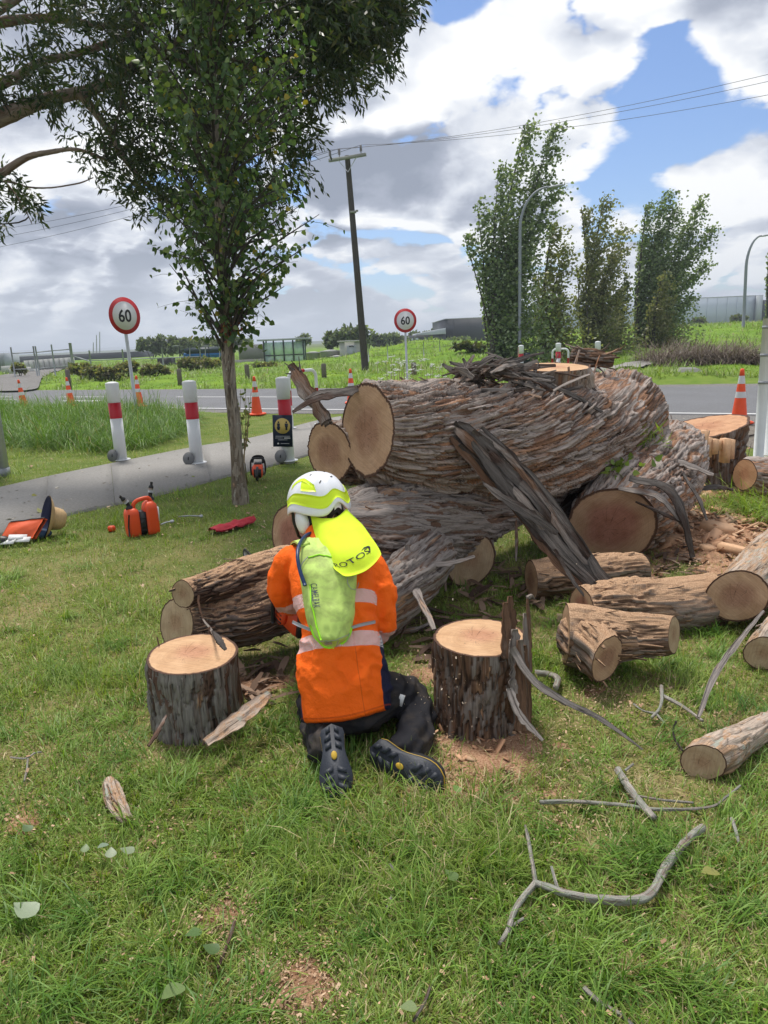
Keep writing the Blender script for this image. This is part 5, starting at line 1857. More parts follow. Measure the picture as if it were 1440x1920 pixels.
def hpt(th, v, off=0.0):
    th, v = np.broadcast_arrays(np.asarray(th, float), np.asarray(v, float))
    ph = v * rim_phi(th)
    ridge = 0.0045 * (sm(np.abs(np.sin(th * 2.5 + v * 3.0)), 0.35, 0.75)) * sm(v, 0.15, 0.4) * sm(v, 0.95, 0.7)
    flare = 0.010 * sm(v, 0.80, 1.0)
    r = 1.0
    P = np.stack([(Ra + ridge + flare + off) * np.sin(ph) * np.cos(th), (Rb + ridge + flare + off) * np.sin(ph) * np.sin(th), (Rc + ridge + off) * np.cos(ph) - 0.0], -1)
    return HC + P @ HB.T


nt_, nv_ = 96, 36
TH, VV = np.meshgrid(np.linspace(0, 2 * np.pi, nt_, endpoint=False), np.linspace(0.02, 1.0, nv_))
Po = hpt(TH, VV)
Pi = hpt(TH, VV, -0.012)
Vh = np.concatenate([Po.reshape(-1, 3), Pi.reshape(-1, 3)])
fo = grid_faces(nv_, nt_, True)
m_ = nv_ * nt_
i = np.arange(nt_)
j = (i + 1) % nt_
rimf = np.stack([(nv_ - 1) * nt_ + i, (nv_ - 1) * nt_ + j, m_ + (nv_ - 1) * nt_ + j, m_ + (nv_ - 1) * nt_ + i], -1)
helmet = wpart('helmet', Vh, [np.concatenate([fo, fo[:, ::-1] + m_, rimf]), np.array([i[::-1], i + m_])], M['helmet_white'], person, smooth=True)


def hpatch(name, th, v0, v1, mat, off=0.002, rows=5):
    th = np.asarray(th)
    vv = np.linspace(0, 1, rows)[:, None]
    v = np.asarray(v0)[None] * (1 - vv) + np.asarray(v1)[None] * vv
    P = hpt(np.broadcast_to(th, v.shape), v, off)
    k = P.shape[1]
    Pb = hpt(np.broadcast_to(th, v.shape), v, -0.003)
    V = np.concatenate([P.reshape(-1, 3), Pb.reshape(-1, 3)])
    f = grid_faces(rows, k)
    n0 = rows * k
    ed = []
    for q in range(k - 1):
        ed += [[q, q + 1, n0 + q + 1, n0 + q], [(rows - 1) * k + q + 1, (rows - 1) * k + q, n0 + (rows - 1) * k + q, n0 + (rows - 1) * k + q + 1]]
    for q in range(rows - 1):
        ed += [[(q + 1) * k, q * k, n0 + q * k, n0 + (q + 1) * k], [q * k + k - 1, (q + 1) * k + k - 1, n0 + (q + 1) * k + k - 1, n0 + q * k + k - 1]]
    return wpart(name, V, [f, np.array(ed)], M[mat], helmet, smooth=True)


th_b = np.linspace(math.radians(150), math.radians(385), 60)
wav = 0.05 * np.sin((th_b - math.radians(240)) * 2.6)
hpatch('yellow_band', th_b, 0.70 + wav, 0.86 + wav * 0.4 + 0.03 * np.cos((th_b - 1.5 * np.pi)), 'helmet_yellow')
th_c = np.linspace(math.radians(168), math.radians(232), 20)
cc = (th_c - math.radians(200)) / math.radians(32)
hpatch('yellow_mark', th_c, 0.33 + 0.16 * cc ** 2, 0.41 + 0.16 * cc ** 2, 'helmet_yellow')
hpatch('yellow_mark', th_c[10:] + 0.04, 0.40 + 0.10 * cc[10:], 0.60 + 0.02 * cc[10:], 'helmet_yellow')
hpatch('yellow_mark', np.linspace(math.radians(330), math.radians(372), 14), np.full(14, 0.42), np.full(14, 0.50), 'helmet_yellow')
for ta, va in ((250, 0.47), (287, 0.44), (232, 0.25), (300, 0.24)):
    hpatch('vent', np.radians(np.linspace(ta - 3.5, ta + 3.5, 5)), np.full(5, va) + np.linspace(0.012, -0.012, 5), np.full(5, va + 0.022) + np.linspace(0.012, -0.012, 5), 'black_plastic', 0.0018, 3)
# rear adjuster behind the nape cut-out
gd = Geo()
thn = np.radians(np.linspace(249, 291, 12))
inner = hpt(thn, np.full(12, 0.90), -0.020)
low = hpt(thn, np.full(12, 1.20), -0.022)
gd.add(np.concatenate([inner, low, inner - HB[:, 1] * -0.012, low - HB[:, 1] * -0.012]), grid_faces(2, 12), grid_faces(2, 12)[:, ::-1] + 24)
gd.world('rear_adjuster', M['black_plastic'], helmet)
gd = Geo()
thn = np.radians(np.linspace(262, 280, 8))
a_, b_ = hpt(thn, np.full(8, 1.0), -0.014), hpt(thn, np.full(8, 1.10), -0.014)
gd.add(np.concatenate([a_, b_]), grid_faces(2, 8))
gd.world('adjuster_slot', M['helmet_white'], helmet)
# ear muff on its black arm, chin strap
for sx, nm in ((-1, 'ear_muff'), (1, 'ear_muff')):
    ec = HC + HB @ np.array([sx * 0.118, -0.012, -0.060])
    Mx = basis(z=HB[:, 0] * sx, y=HB[:, 2])
    gm = Geo()
    gm.lathe([(0.030, -0.022), (0.044, -0.014), (0.046, 0.0), (0.040, 0.014), (0.026, 0.021), (0.006, 0.023)], 22, ec, Mx * np.array([0.86, 1.25, 1.0])[None])
    em = gm.world('ear_muff', M['helmet_white'], helmet, smooth=True)
    gm = Geo()
    gm.lathe([(0.044, -0.036), (0.046, -0.02)], 20, ec, Mx * np.array([0.86, 1.25, 1.0])[None])
    gm.tube([HC + HB @ np.array([sx * 0.128, 0.03, -0.005]), HC + HB @ np.array([sx * 0.135, 0.03, -0.05]), HC + HB @ np.array([sx * 0.120, 0.045, -0.12]), HC + HB @ np.array([sx * 0.06, 0.09, -0.165])], [0.007, 0.008, 0.007, 0.005], 8)
    gm.world('muff_arm', M['black_plastic'], helmet, smooth=True)
gm = Geo()
gm.tube([HC + HB @ np.array([-0.09, 0.0, -0.09]), HC + HB @ np.array([-0.065, 0.04, -0.16]), HC + HB @ np.array([0, 0.055, -0.185]), HC + HB @ np.array([0.065, 0.04, -0.16]), HC + HB @ np.array([0.09, 0, -0.09])], 0.006, 8)
gm.world('chin_strap', M['black_plastic'], helmet)

# ------------------------------------------------------------------ neck flap
rows = [[(582, 964, 3.38), (600, 972, 3.34), (626, 970, 3.315), (650, 954, 3.32)],
        [(592, 1000, 3.31), (616, 1003, 3.22), (656, 992, 3.19), (680, 986, 3.25)],
        [(608, 1035, 3.19), (634, 1038, 3.05), (676, 1028, 3.03), (702, 1022, 3.15)],
        [(626, 1064, 3.06), (644, 1077, 2.985), (690, 1066, 2.98), (712, 1044, 3.09)]]
RW = [smooth_path([tuple(PD(*p)) for p in r_], 22) for r_ in rows]
FL = np.stack([smooth_path([RW[q][c_] for q in range(4)], 26) for c_ in range(22)], 1)     # (26, 22, 3)
uu, vvv = np.meshgrid(np.linspace(0, 1, 22), np.linspace(0, 1, 26))
fn = np.cross(np.gradient(FL, axis=1), np.gradient(FL, axis=0))
fn /= np.linalg.norm(fn, axis=2)[..., None]
if fn[12, 11, 1] > 0:
    fn = -fn
FL = FL + fn * (0.012 * np.sin(uu * 5.2 + vvv * 2.0 + 0.5) * (0.3 + vvv) + 0.006 * (fbm(np.stack([uu * 4, vvv * 3, uu * 0], -1), 3, 2) - 0.5))[..., None]
k_ = 26 * 22
border = [q for q in range(22)] + [q * 22 + 21 for q in range(1, 26)] + [25 * 22 + q for q in range(20, -1, -1)] + [q * 22 for q in range(24, 0, -1)]
rim_f = [[border[q], border[(q + 1) % len(border)], k_ + border[(q + 1) % len(border)], k_ + border[q]] for q in range(len(border))]
flap = wpart('neck_flap', np.concatenate([FL.reshape(-1, 3), (FL - fn * 0.004).reshape(-1, 3)]), [np.concatenate([grid_faces(26, 22), grid_faces(26, 22)[:, ::-1] + k_, np.array(rim_f)])], M['hiviz_yellow'], person, smooth=True)


def on_grid(S, N_, u, v, off):
    """point on a surface grid S (nv,nu,3) at u,v in 0..1"""
    nv0, nu0 = S.shape[:2]
    x = np.clip(np.asarray(u) * (nu0 - 1), 0, nu0 - 1.001)
    y = np.clip(np.asarray(v) * (nv0 - 1), 0, nv0 - 1.001)
    x0, y0 = x.astype(int), y.astype(int)
    fx, fy = (x - x0)[:, None], (y - y0)[:, None]

    def L_(G):
        return (G[y0, x0] * (1 - fx) + G[y0, x0 + 1] * fx) * (1 - fy) + (G[y0 + 1, x0] * (1 - fx) + G[y0 + 1, x0 + 1] * fx) * fy
    return L_(S) + L_(N_) * off


def lettering(body, S, N_, cu_, cv_, height, wscale, aspect, angle, mat, parent, bold=0.0, off=0.0018, space=1.0):
    """text laid on a surface grid; height in v units; aspect = physical v size over u size"""
    V, F = text_mesh(body, 1.0, 0, bold, space)
    x, y = V[:, 0] * height * wscale, V[:, 1] * height
    ca, sa = math.cos(angle), math.sin(angle)
    X = (x * ca - y * sa) * aspect
    Yv = (x * sa + y * ca)
    P = on_grid(S, N_, cu_ + X, cv_ - Yv, off)
    return wpart('lettering', P, F, M[mat], parent)


asp = np.linalg.norm(FL[25, 11] - FL[0, 11]) / np.linalg.norm(FL[20, 21] - FL[20, 0])
lettering('ROTOS', FL, fn, 0.47, 0.855, 0.088, 1.15, asp, 0.14, 'black_paint', flap, 0.0)
ch = np.array([(0.655, 0.800), (0.735, 0.772), (0.820, 0.775), (0.845, 0.795), (0.815, 0.835), (0.775, 0.875), (0.790, 0.835), (0.800, 0.802), (0.775, 0.792), (0.735, 0.790)])
wpart('lettering', on_grid(FL, fn, ch[:, 0], ch[:, 1], 0.0025), [np.array([[0, 1, 9]]), np.array([[1, 2, 8, 9], [2, 3, 7, 8], [3, 4, 6, 7]]), np.array([[4, 5, 6]])], M['black_paint'], flap)

# ------------------------------------------------------------------ hydration pack
prow = [(1008, 574, 626, 3.255), (1018, 567, 640, 3.235), (1040, 562, 660, 3.175), (1070, 561, 671, 3.115), (1110, 566, 670, 3.075), (1150, 572, 667, 3.035), (1180, 580, 662, 3.015), (1200, 591, 653, 3.0), (1212, 606, 640, 2.99), (1217, 616, 630, 2.985)]
pv_ = smooth_path([(y, a, b, t) for y, a, b, t in prow], 44)
nu_ = 30
S = []
for y, a, b, t in pv_:
    q = np.linspace(-1, 1, nu_)
    prof = np.sqrt(np.clip(1 - np.abs(q) ** 2.6, 0, 1))
    endf = sm(np.array(y), 1004, 1040) * sm(np.array(y), 1219, 1196)
    row = [A3(PD((a + b) / 2 + (b - a) / 2 * qq, y, t + 0.035 - (0.035 + 0.075 * endf) * pp)) for qq, pp in zip(q, prof)]
    S.append(row)
S = np.array(S)
uu, vvv = np.meshgrid(np.linspace(0, 1, nu_), np.linspace(0, 1, 44))
pn = np.cross(np.gradient(S, axis=1), np.gradient(S, axis=0))
pn /= np.linalg.norm(pn, axis=2)[..., None] + 1e-9
if pn[20, 15, 1] > 0:
    pn = -pn
S = S + pn * (0.016 * (fbm(np.stack([uu * 5, vvv * 9, uu * 0], -1), 3, 7) - 0.5) + 0.007 * (fbm(np.stack([uu * 16 + vvv * 9, vvv * 14, uu * 0], -1), 2, 3) - 0.5))[..., None] * np.clip(np.minimum(uu, 1 - uu) * 8, 0, 1)[..., None]
Sb = S.copy()
qv = np.array([[A3(PD((a + b) / 2 + (b - a) / 2 * qq, y, t + 0.035)) for qq in np.linspace(-1, 1, nu_)] for y, a, b, t in pv_])
k_ = 44 * nu_
pack = thing('hydration_backpack', 'small lime green hydration backpack on the worker, grimy, with grey lettering', 'backpack', tuple(qv[-1, 15]))
body_p = wpart('pack_body', np.concatenate([S.reshape(-1, 3), qv.reshape(-1, 3)]), [np.concatenate([grid_faces(44, nu_), grid_faces(44, nu_)[:, ::-1] + k_])], M['pack'], pack, smooth=True)


def on_pack(path, off=0.003, n=24):
    P = smooth_path([(a, b, 0) for a, b in path], n)
    return on_grid(S, pn, P[:, 0], P[:, 1], off)


def cord(name, path, r, mat, off=0.003, n=24):
    gq = Geo()
    gq.tube(on_pack(path, off, n), r, 6)
    return gq.world(name, M[mat], pack, smooth=True)


cord('zip', [(0.16, 0.42), (0.17, 0.55), (0.19, 0.70), (0.22, 0.84)], 0.0035, 'pack_neon')
cord('zip', [(0.16, 0.215), (0.35, 0.20), (0.60, 0.21), (0.80, 0.235)], 0.003, 'pack_neon')
cord('piping', [(0.06, 0.72), (0.06, 0.84), (0.12, 0.92), (0.3, 0.975), (0.5, 0.985), (0.7, 0.975), (0.88, 0.92), (0.94, 0.84), (0.95, 0.74)], 0.0055, 'pack_neon', 0.001, 40)
cord('zip_pull', [(0.17, 0.215), (0.08, 0.27), (0.05, 0.31)], 0.002, 'grey_tape', 0.008)
cord('seam', [(0.16, 0.855), (0.4, 0.86), (0.62, 0.85), (0.94, 0.79)], 0.0012, 'grey_tape', 0.002)
cord('elastic_cord', [(0.70, 0.85), (0.68, 0.90), (0.74, 0.96), (0.86, 0.95), (0.93, 0.85), (0.9, 0.78)], 0.0013, 'grey_tape', 0.005)
cord('elastic_cord', [(0.83, 0.33), (0.80, 0.40), (0.86, 0.45), (0.95, 0.45), (0.985, 0.38), (0.97, 0.32), (0.84, 0.325)], 0.0014, 'grey_tape', 0.008, 40)
gq = Geo()
P = on_pack([(0.24, 0.872), (0.51, 0.872)], 0.004, 10)
P2 = on_pack([(0.25, 0.905), (0.50, 0.905)], 0.004, 10)
gq.add(np.concatenate([P, P2]), grid_faces(2, 10))
gq.world('label_patch', M['grey_tape'], pack)
aspp = np.linalg.norm(S[43, 15] - S[0, 15]) / np.linalg.norm(S[22, 29] - S[22, 0])
lettering('CAMELBAK', S, pn, 0.235, 0.50, 0.075, 0.46, aspp, -math.pi / 2 + 0.10, 'grey_print', pack, 0.004, 0.0025, 1.05)
gq = Geo()
gq.tube(on_pack([(0.172, 0.43), (0.185, 0.585)], 0.0028, 8), 0.0012, 5)
gq.world('lettering', M['grey_print'], pack)
gq = Geo()
gq.tube(smooth_path([tuple(PD(*p)) for p in ((572, 1098, 3.04), (562, 1068, 3.07), (558, 1040, 3.11), (563, 1018, 3.19), (576, 1003, 3.30), (594, 998, 3.37), (606, 1004, 3.44))], 40), 0.0085, 10)
gq.world('drinking_hose', M['blue_tube'], pack, smooth=True)
for a, b, c in (((548, 1166, 3.04), (560, 1172, 3.01), (582, 1181, 3.0)), ((656, 1178, 3.0), (676, 1172, 3.0), (704, 1166, 3.06))):
    gq = Geo()
    uvw = []
    strip_geo(gq, uvw, [A3(PD(*a)), A3(PD(*b)), A3(PD(*c))], [0.012, 0.013, 0.013], up=(0, -1, 0.2), cup=0.0, thick=0.004, n=8, jag=0)
    gq.world('waist_strap', M['grey_tape'], pack)
for pts in (((572, 1020, 3.20), (560, 1012, 3.30), (552, 1020, 3.42), (550, 1060, 3.5)), ((640, 1030, 3.18), (672, 1030, 3.26), (690, 1045, 3.40), (688, 1090, 3.48))):
    gq = Geo()
    uvw = []
    strip_geo(gq, uvw, [A3(PD(*p)) for p in pts], [0.045] * 4, up=(0, -0.4, 1), cup=0.0, thick=0.008, n=12, jag=0)
    gq.world('shoulder_strap', M['pack'], pack)

# ------------------------------------------------------------------ chainsaw in his hands
saw_root = thing('chainsaw', 'orange and black chainsaw in the hands of the worker, bar tip beyond the forked log', 'chainsaw', tuple(SAW))


def build_saw(root, O, B_, blen, world=True, bar=True):
    def T_(P):
        return np.array(O) + np.asarray(P, float) @ np.array(B_).T

    def put(gx, name, mat, smooth=False):
        V, F = gx.arrays()
        return wpart(name, T_(V), F, M[mat], root, smooth=smooth) if world else None
    gx = Geo()                       # engine housing with chamfered top
    prof = np.array([(-0.16, -0.05), (0.10, -0.06), (0.12, 0.0), (0.09, 0.07), (0.02, 0.10), (-0.10, 0.105), (-0.16, 0.06)])
    for y0, y1, sc in ((-0.055, 0.055, 1.0),):
        n = len(prof)
        c = prof.mean(0)
        layers = [(y0, 0.86), (y0 + 0.02, 1.0), (y1 - 0.02, 1.0), (y1, 0.86)]
        V = np.concatenate([np.column_stack([(c + (prof - c) * s_)[:, 0], np.full(n, y_), (c + (prof - c) * s_)[:, 1]]) for y_, s_ in layers])
        gx.add(V, grid_faces(4, n, True), np.array([np.arange(n)[::-1], 3 * n + np.arange(n)]))
    put(gx, 'engine_housing', 'orange_plastic')
    gx = Geo()
    gx.box((-0.02, 0, 0.105), (0.13, 0.085, 0.03))
    gx.box((-0.165, 0, 0.01), (0.03, 0.09, 0.10))
    put(gx, 'air_filter_cover', 'black_plastic')
    gx = Geo()                       # starter cover with vent ribs
    gx.lathe([(0.062, 0), (0.058, 0.016), (0.03, 0.022)], 20, (0.0, 0.055, 0.015), basis(z=(0, 1, 0), x=(1, 0, 0)))
    put(gx, 'starter_cover', 'orange_plastic', True)
    gx = Geo()
    for k in range(5):
        gx.box((0.0, 0.074, -0.025 + 0.02 * k), (0.07, 0.006, 0.008))
    put(gx, 'vent_rib', 'black_plastic')
    gx = Geo()                       # front tubular handle over the body
    gx.tube(smooth_path([(0.03, 0.085, -0.05), (0.03, 0.095, 0.05), (0.025, 0.08, 0.15), (0.02, 0.0, 0.165), (0.02, -0.07, 0.15), (0.03, -0.085, 0.03), (0.03, -0.07, -0.05)], 36), 0.011, 10)
    put(gx, 'front_handle', 'black_plastic', True)
    gx = Geo()                       # hand guard
    uvw = []
    strip_geo(gx, uvw, [np.array(p) for p in ((0.085, 0.08, 0.10), (0.095, 0.06, 0.165), (0.10, 0.0, 0.18), (0.095, -0.05, 0.165), (0.085, -0.06, 0.09))], [0.035] * 5, up=(1, 0, 0.2), cup=0, thick=0.006, n=18, jag=0)
    put(gx, 'hand_guard', 'black_plastic')
    gx = Geo()                       # rear handle loop
    gx.tube(smooth_path([(-0.15, 0, 0.075), (-0.22, 0, 0.085), (-0.30, 0, 0.055), (-0.33, 0, 0.0), (-0.30, 0, -0.045), (-0.22, 0, -0.05), (-0.15, 0, -0.04)], 34), [0.016] * 34, 10)
    put(gx, 'rear_handle', 'black_plastic', True)
    gx = Geo()                       # bar
    hb = 0.045
    out = [(0.05, -hb / 2)] + [(blen - hb / 2 + hb / 2 * math.sin(a), -hb / 2 * math.cos(a)) for a in np.linspace(0, math.pi, 10)] + [(0.05, hb / 2)]
    n = len(out)
    V = np.array([(a, y_, b) for y_ in (-0.062, -0.066) for a, b in out])
    ii = np.arange(n)
    gx.add(V, np.array([ii, ii[::-1] + n]), np.stack([ii, (ii + 1) % n, (ii + 1) % n + n, ii + n], -1))
    bar_o = put(gx, 'guide_bar', 'steel_grey')
    gx = Geo()                       # chain links round the bar
    for (a, b), (a2, b2) in zip(out[:-1], out[1:]):
        L_ = math.hypot(a2 - a, b2 - b)
        for q in range(max(1, int(L_ / 0.012))):
            f = (q + 0.5) / max(1, int(L_ / 0.012))
            cx, cz = a + (a2 - a) * f, b + (b2 - b) * f
            gx.box((cx, -0.064, cz), (0.0095, 0.008, 0.009 + 0.004 * (q % 3 == 0)))
    put(gx, 'chain', 'black_paint')
    gx = Geo()
    gx.box((0.07, -0.064, 0), (0.12, 0.022, 0.085))
    put(gx, 'sprocket_cover', 'steel_grey')


build_saw(saw_root, SAW, SB, bar_len + 0.0)
# ------------------------------------------------------------------ street furniture
UP = np.array([0, 0, 1.0])


def to_cam_yaw(x, y):
    return math.atan2(-x, y)          # rotz that turns local -Y towards the camera


def make_bollard(h=1.19, r=0.089):
    root = thing('bollard', '', 'bollard')
    g = Geo().lathe([(r, 0), (r, h * 0.56)], 24)
    g.local('post', M['white_paint'], root, True)
    g = Geo().lathe([(r + 0.002, h * 0.56), (r + 0.002, h * 0.565), (r + 0.002, h * 0.755)], 24)
    g.local('red_band', M['red_paint'], root, True)
    g = Geo().lathe([(r + 0.001, h * 0.755), (r + 0.001, h * 0.77), (r + 0.007, h * 0.772), (r + 0.008, h * 0.99), (r + 0.004, h * 1.0), (r * 0.6, h * 1.012), (0.01, h * 1.016)], 24)
    g.local('cap_sleeve', M['white_paint'], root, True)
    g = Geo().lathe([(r + 0.05, 0.036), (r + 0.05, 0.042), (r, 0.046)], 24)
    g.local('base_plate', M['white_paint'], root)
    return root


b0 = make_bollard()
labs = ['white bollard with red band at the grass edge, leftmost of the near three', 'white bollard with red band left of the young poplar trunk', 'white bollard with red band carrying the navy distancing notice']
near_b = []
for k, (px, py) in enumerate(((228, 866), (370, 872), (541, 868))):
    o = b0 if k == 0 else copy_tree(b0)
    p = gp(px, py)
    o.location = (p.x, p.y, 0)
    o['label'] = labs[k]
    o['group'] = 'white and red bollards along the footpath'
    near_b.append(o)
    # round grey socket lid leaning on the foot
    lid = Geo()
    a = to_cam_yaw(p.x, p.y)
    dirn = np.array([math.sin(-a), -math.cos(a), 0])
    side = np.array([-1.0, -0.25, 0.0])
    Mx = basis(z=(-0.30, -0.92, 0.22), x=(1, -0.5, 0))
    lid.lathe([(0.090, -0.007), (0.093, 0), (0.090, 0.007)], 26, np.array([p.x, p.y, 0.0]) + np.array([-0.09, -0.10, 0.115]), Mx)
    V, F = lid.arrays()
    hole = Geo()
    hole.box(np.array([p.x, p.y, 0.0]) + np.array([-0.09, -0.10, 0.115]) + Mx @ np.array([0, 0, 0.008]), (0.014, 0.045, 0.003), Mx)
    lt = thing('socket_lid', ['round grey slotted lid leaning against the leftmost bollard', 'round grey slotted lid leaning against the bollard left of the poplar', 'round grey slotted lid at the foot of the bollard with the notice'][k], 'lid', (p.x - 0.09, p.y - 0.10, 0.035), 'grey lids at the bollards')
    wpart('disc', V, F, M['grey_cap'], lt, smooth=False)
    hole.world('slot', M['black_paint'], lt)

# the notice tied on the third bollard
p3 = np.array(near_b[2].location)
nb = thing('distancing_notice', 'navy notice with a gold disc and two small figures tied to a bollard', 'notice', tuple(p3 + (0, -0.11, 0.30)))
nW, nH = 0.272, 0.44
Bn = basis(x=np.array([1, -0.02, -0.012]), z=np.array([0.05, 0, 1.0]))
No_ = p3 + np.array([-0.035, -0.115, 0.47])


def on_n(x, z, off=0.0):
    return No_ + Bn @ np.array([x, -off, z])


g = Geo().box(No_, (nW, 0.008, nH), Bn)
g.world('board', M['navy'], nb)


def flat_poly(pts, off=0.0062):
    V = np.array([on_n(a, b, off) for a, b in pts] + [on_n(a, b, off - 0.0015) for a, b in pts])
    n = len(pts)
    i = np.arange(n)
    return V, [np.array([i[::-1]]), np.array([i + n]), np.stack([i, (i + 1) % n, (i + 1) % n + n, i + n], -1)]


V, F = flat_poly([(0.108 * math.cos(a), 0.07 + 0.108 * math.sin(a)) for a in np.linspace(0, 2 * np.pi, 36, endpoint=False)])
wpart('gold_disc', V, F, M['gold'], nb)
for sx in (-1, 1):
    cx = sx * 0.055
    gg = Geo()
    pts = [(cx + 0.012 * math.cos(a), 0.123 + 0.013 * math.sin(a)) for a in np.linspace(0, 2 * np.pi, 12, endpoint=False)]
    V, F = flat_poly(pts, 0.0085)
    gg.add(V, *F)
    w1 = 0.024 if sx > 0 else 0.020
    body = [(cx - w1, 0.105), (cx + w1, 0.105), (cx + w1 * 0.8, 0.062), (cx + (0.014 if sx > 0 else 0.025), 0.052), (cx + 0.013, 0.012), (cx - 0.013, 0.012), (cx - (0.014 if sx > 0 else 0.025), 0.052), (cx - w1 * 0.8, 0.062)]
    V, F = flat_poly(body, 0.0085)
    gg.add(V, *F)
    gg.world('figure', M['navy'], nb)
for k, (z, w0, x0) in enumerate(((-0.073, 0.20, 0), (-0.098, 0.11, -0.05), (-0.098, 0.085, 0.062), (-0.123, 0.13, 0.0), (-0.175, 0.12, 0.03), (-0.175, 0.022, -0.065))):
    hh = 0.009 if k != 2 else 0.011
    if k == 5:
        pts = [(x0 + 0.012 * math.cos(a), z + 0.012 * math.sin(a)) for a in np.linspace(0, 2 * np.pi, 12, endpoint=False)]
    else:
        pts = [(x0 - w0 / 2, z - hh / 2), (x0 + w0 / 2, z - hh / 2), (x0 + w0 / 2, z + hh / 2), (x0 - w0 / 2, z + hh / 2)]
    V, F = flat_poly(pts, 0.006)
    wpart('print_line', V, F, M['grey_tape' if k not in (2, 5) else 'sign_white'], nb)

# far bollards on the other side of the road
for k, (px, ptop, Y, lab) in enumerate(((977, 651, 27.5, 'far white and red bollard with a small round notice, seen behind the trunk'), (1047, 647, 27.0, 'far white and red bollard standing before the hoop rail'), (1121, 644, 26.0, 'far white and red bollard right of the hoop rail'))):
    o = copy_tree(b0)
    p = PY(px, ptop, Y)
    h = float(H(p.x, p.y))
    o.location = (p.x, p.y, p.z - 1.13)
    o['label'] = lab
    o['group'] = 'far bollards across the road'
    if k == 0:
        t = thing('round_notice', 'small dark notice with a white disc on the far bollard', 'notice', (p.x + 0.2, p.y - 0.12, p.z - 0.8))
        g = Geo().box((p.x + 0.2, p.y - 0.12, p.z - 0.42), (0.22, 0.01, 0.42))
        g.world('board', M['navy'], t)
        g = Geo().lathe([(0.095, 0), (0.095, 0.006)], 20, (p.x + 0.2, p.y - 0.132, p.z - 0.36), basis(z=(0, -1, 0), x=(1, 0, 0)))
        g.world('disc', M['sign_white'], t)


def hoop(name, label, pa, pb, h, r):
    pa, pb = A3(pa), A3(pb)
    root = thing(name, label, 'rail', tuple(pa))
    rc = 0.14
    d = (pb - pa) / np.linalg.norm(pb - pa)
    W_ = np.linalg.norm(pb - pa)

    def P(s, z):
        return pa + d * s + np.array([0, 0, z])
    path = [P(0, 0)] + [P(0, z) for z in np.linspace(0.1, h - rc, 12)] + [P(rc - rc * math.cos(a), h - rc + rc * math.sin(a)) for a in np.linspace(0.2, math.pi / 2, 6)] + [P(s, h) for s in np.linspace(rc + 0.05, W_ - rc - 0.05, 8)]
    path += [P(W_ - rc + rc * math.sin(a), h - rc + rc * math.cos(a)) for a in np.linspace(0, math.pi / 2 - 0.2, 6)] + [P(W_, z) for z in np.linspace(h - rc, 0.1, 12)] + [P(W_, 0)]
    Geo().tube(path, r, 12).world('hoop', M['white_paint'], root, True)
    for a, b in ((P(0, h * 0.42), P(0, h * 0.68)), (P(W_, h * 0.42), P(W_, h * 0.68)), (P(W_ * 0.38, h), P(W_ * 0.56, h))):
        Geo().tube([a, b], r + 0.002, 12).world('red_band', M['red_paint'], root, True)
    for q in (pa, pb):
        Geo().lathe([(0.09, 0.036), (0.09, 0.045)], 14, q).world('foot_plate', M['white_paint'], root)
    return root


hoop('hoop_rail', 'white hoop rail with red bands behind the bollard with the notice', gp(548, 806), gp(598, 798), 1.12, 0.032)
p = PY(1036, 655, 28.5)
hoop('hoop_rail', 'far white hoop rail with red bands across the road', (p.x, p.y, p.z - 1.05), (p.x + 0.55, p.y - 0.2, p.z - 1.05), 1.05, 0.04)


def make_cone():
    root = thing('traffic_cone', '', 'traffic cone')
    h = 0.9
    rr = lambda z: 0.135 - (0.135 - 0.030) * z / h
    g = Geo()
    b = 0.19
    P = []
    for z, s in ((0, 1.0), (0.022, 1.0), (0.04, 0.86)):
        for a in np.linspace(0, 2 * np.pi, 24, endpoint=False):
            c, s_ = math.cos(a), math.sin(a)
            q = (abs(c) ** 5 + abs(s_) ** 5) ** -0.2
            P.append((c * q * b * s, s_ * q * b * s, z))
    g.add(np.array(P), grid_faces(3, 24, True), np.array([np.arange(24)[::-1], 48 + np.arange(24)]))
    g.local('base', M['cone_orange'], root)
    for z0, z1, nm, mt, off in ((0.035, 0.43, 'body', 'cone_orange', 0), (0.43, 0.53, 'reflective_band', 'reflect', 0.001), (0.53, 0.66, 'body', 'cone_orange', 0), (0.66, 0.79, 'reflective_band', 'reflect', 0.001)):
        Geo().lathe([(rr(z0) + off, z0), (rr(z1) + off, z1)], 24, caps=False).local(nm, M[mt], root, True)
    Geo().lathe([(rr(0.79), 0.79), (rr(0.89), 0.89), (0.02, 0.905), (0.004, 0.906)], 24).local('tip', M['cone_orange'], root, True)
    return root


c0 = make_cone()
cones = [((47, 768), 'orange traffic cone leaning at the far left of the road edge'), ((135, 764), 'orange traffic cone half hidden by tall grass, second from the left'), ((262, 764), 'orange traffic cone just right of the left speed sign pole'),
         ((482, 779), 'orange traffic cone on the road edge right of the young poplar'), ((660, 757), 'orange traffic cone whose tip shows over the trunk end'), ((1385, 796), 'orange traffic cone on the dirt verge near the right sign post')]
for k, ((px, py), lab) in enumerate(cones):
    o = c0 if k == 0 else copy_tree(c0)
    p = gp(px, py)
    o.location = (p.x, p.y, 0.02)
    o.rotation_euler = (0.06 if k == 0 else 0, -0.05 if k < 2 else 0, 0.4 * k)
    o['label'] = lab
    o['group'] = 'traffic cones along the road edge'


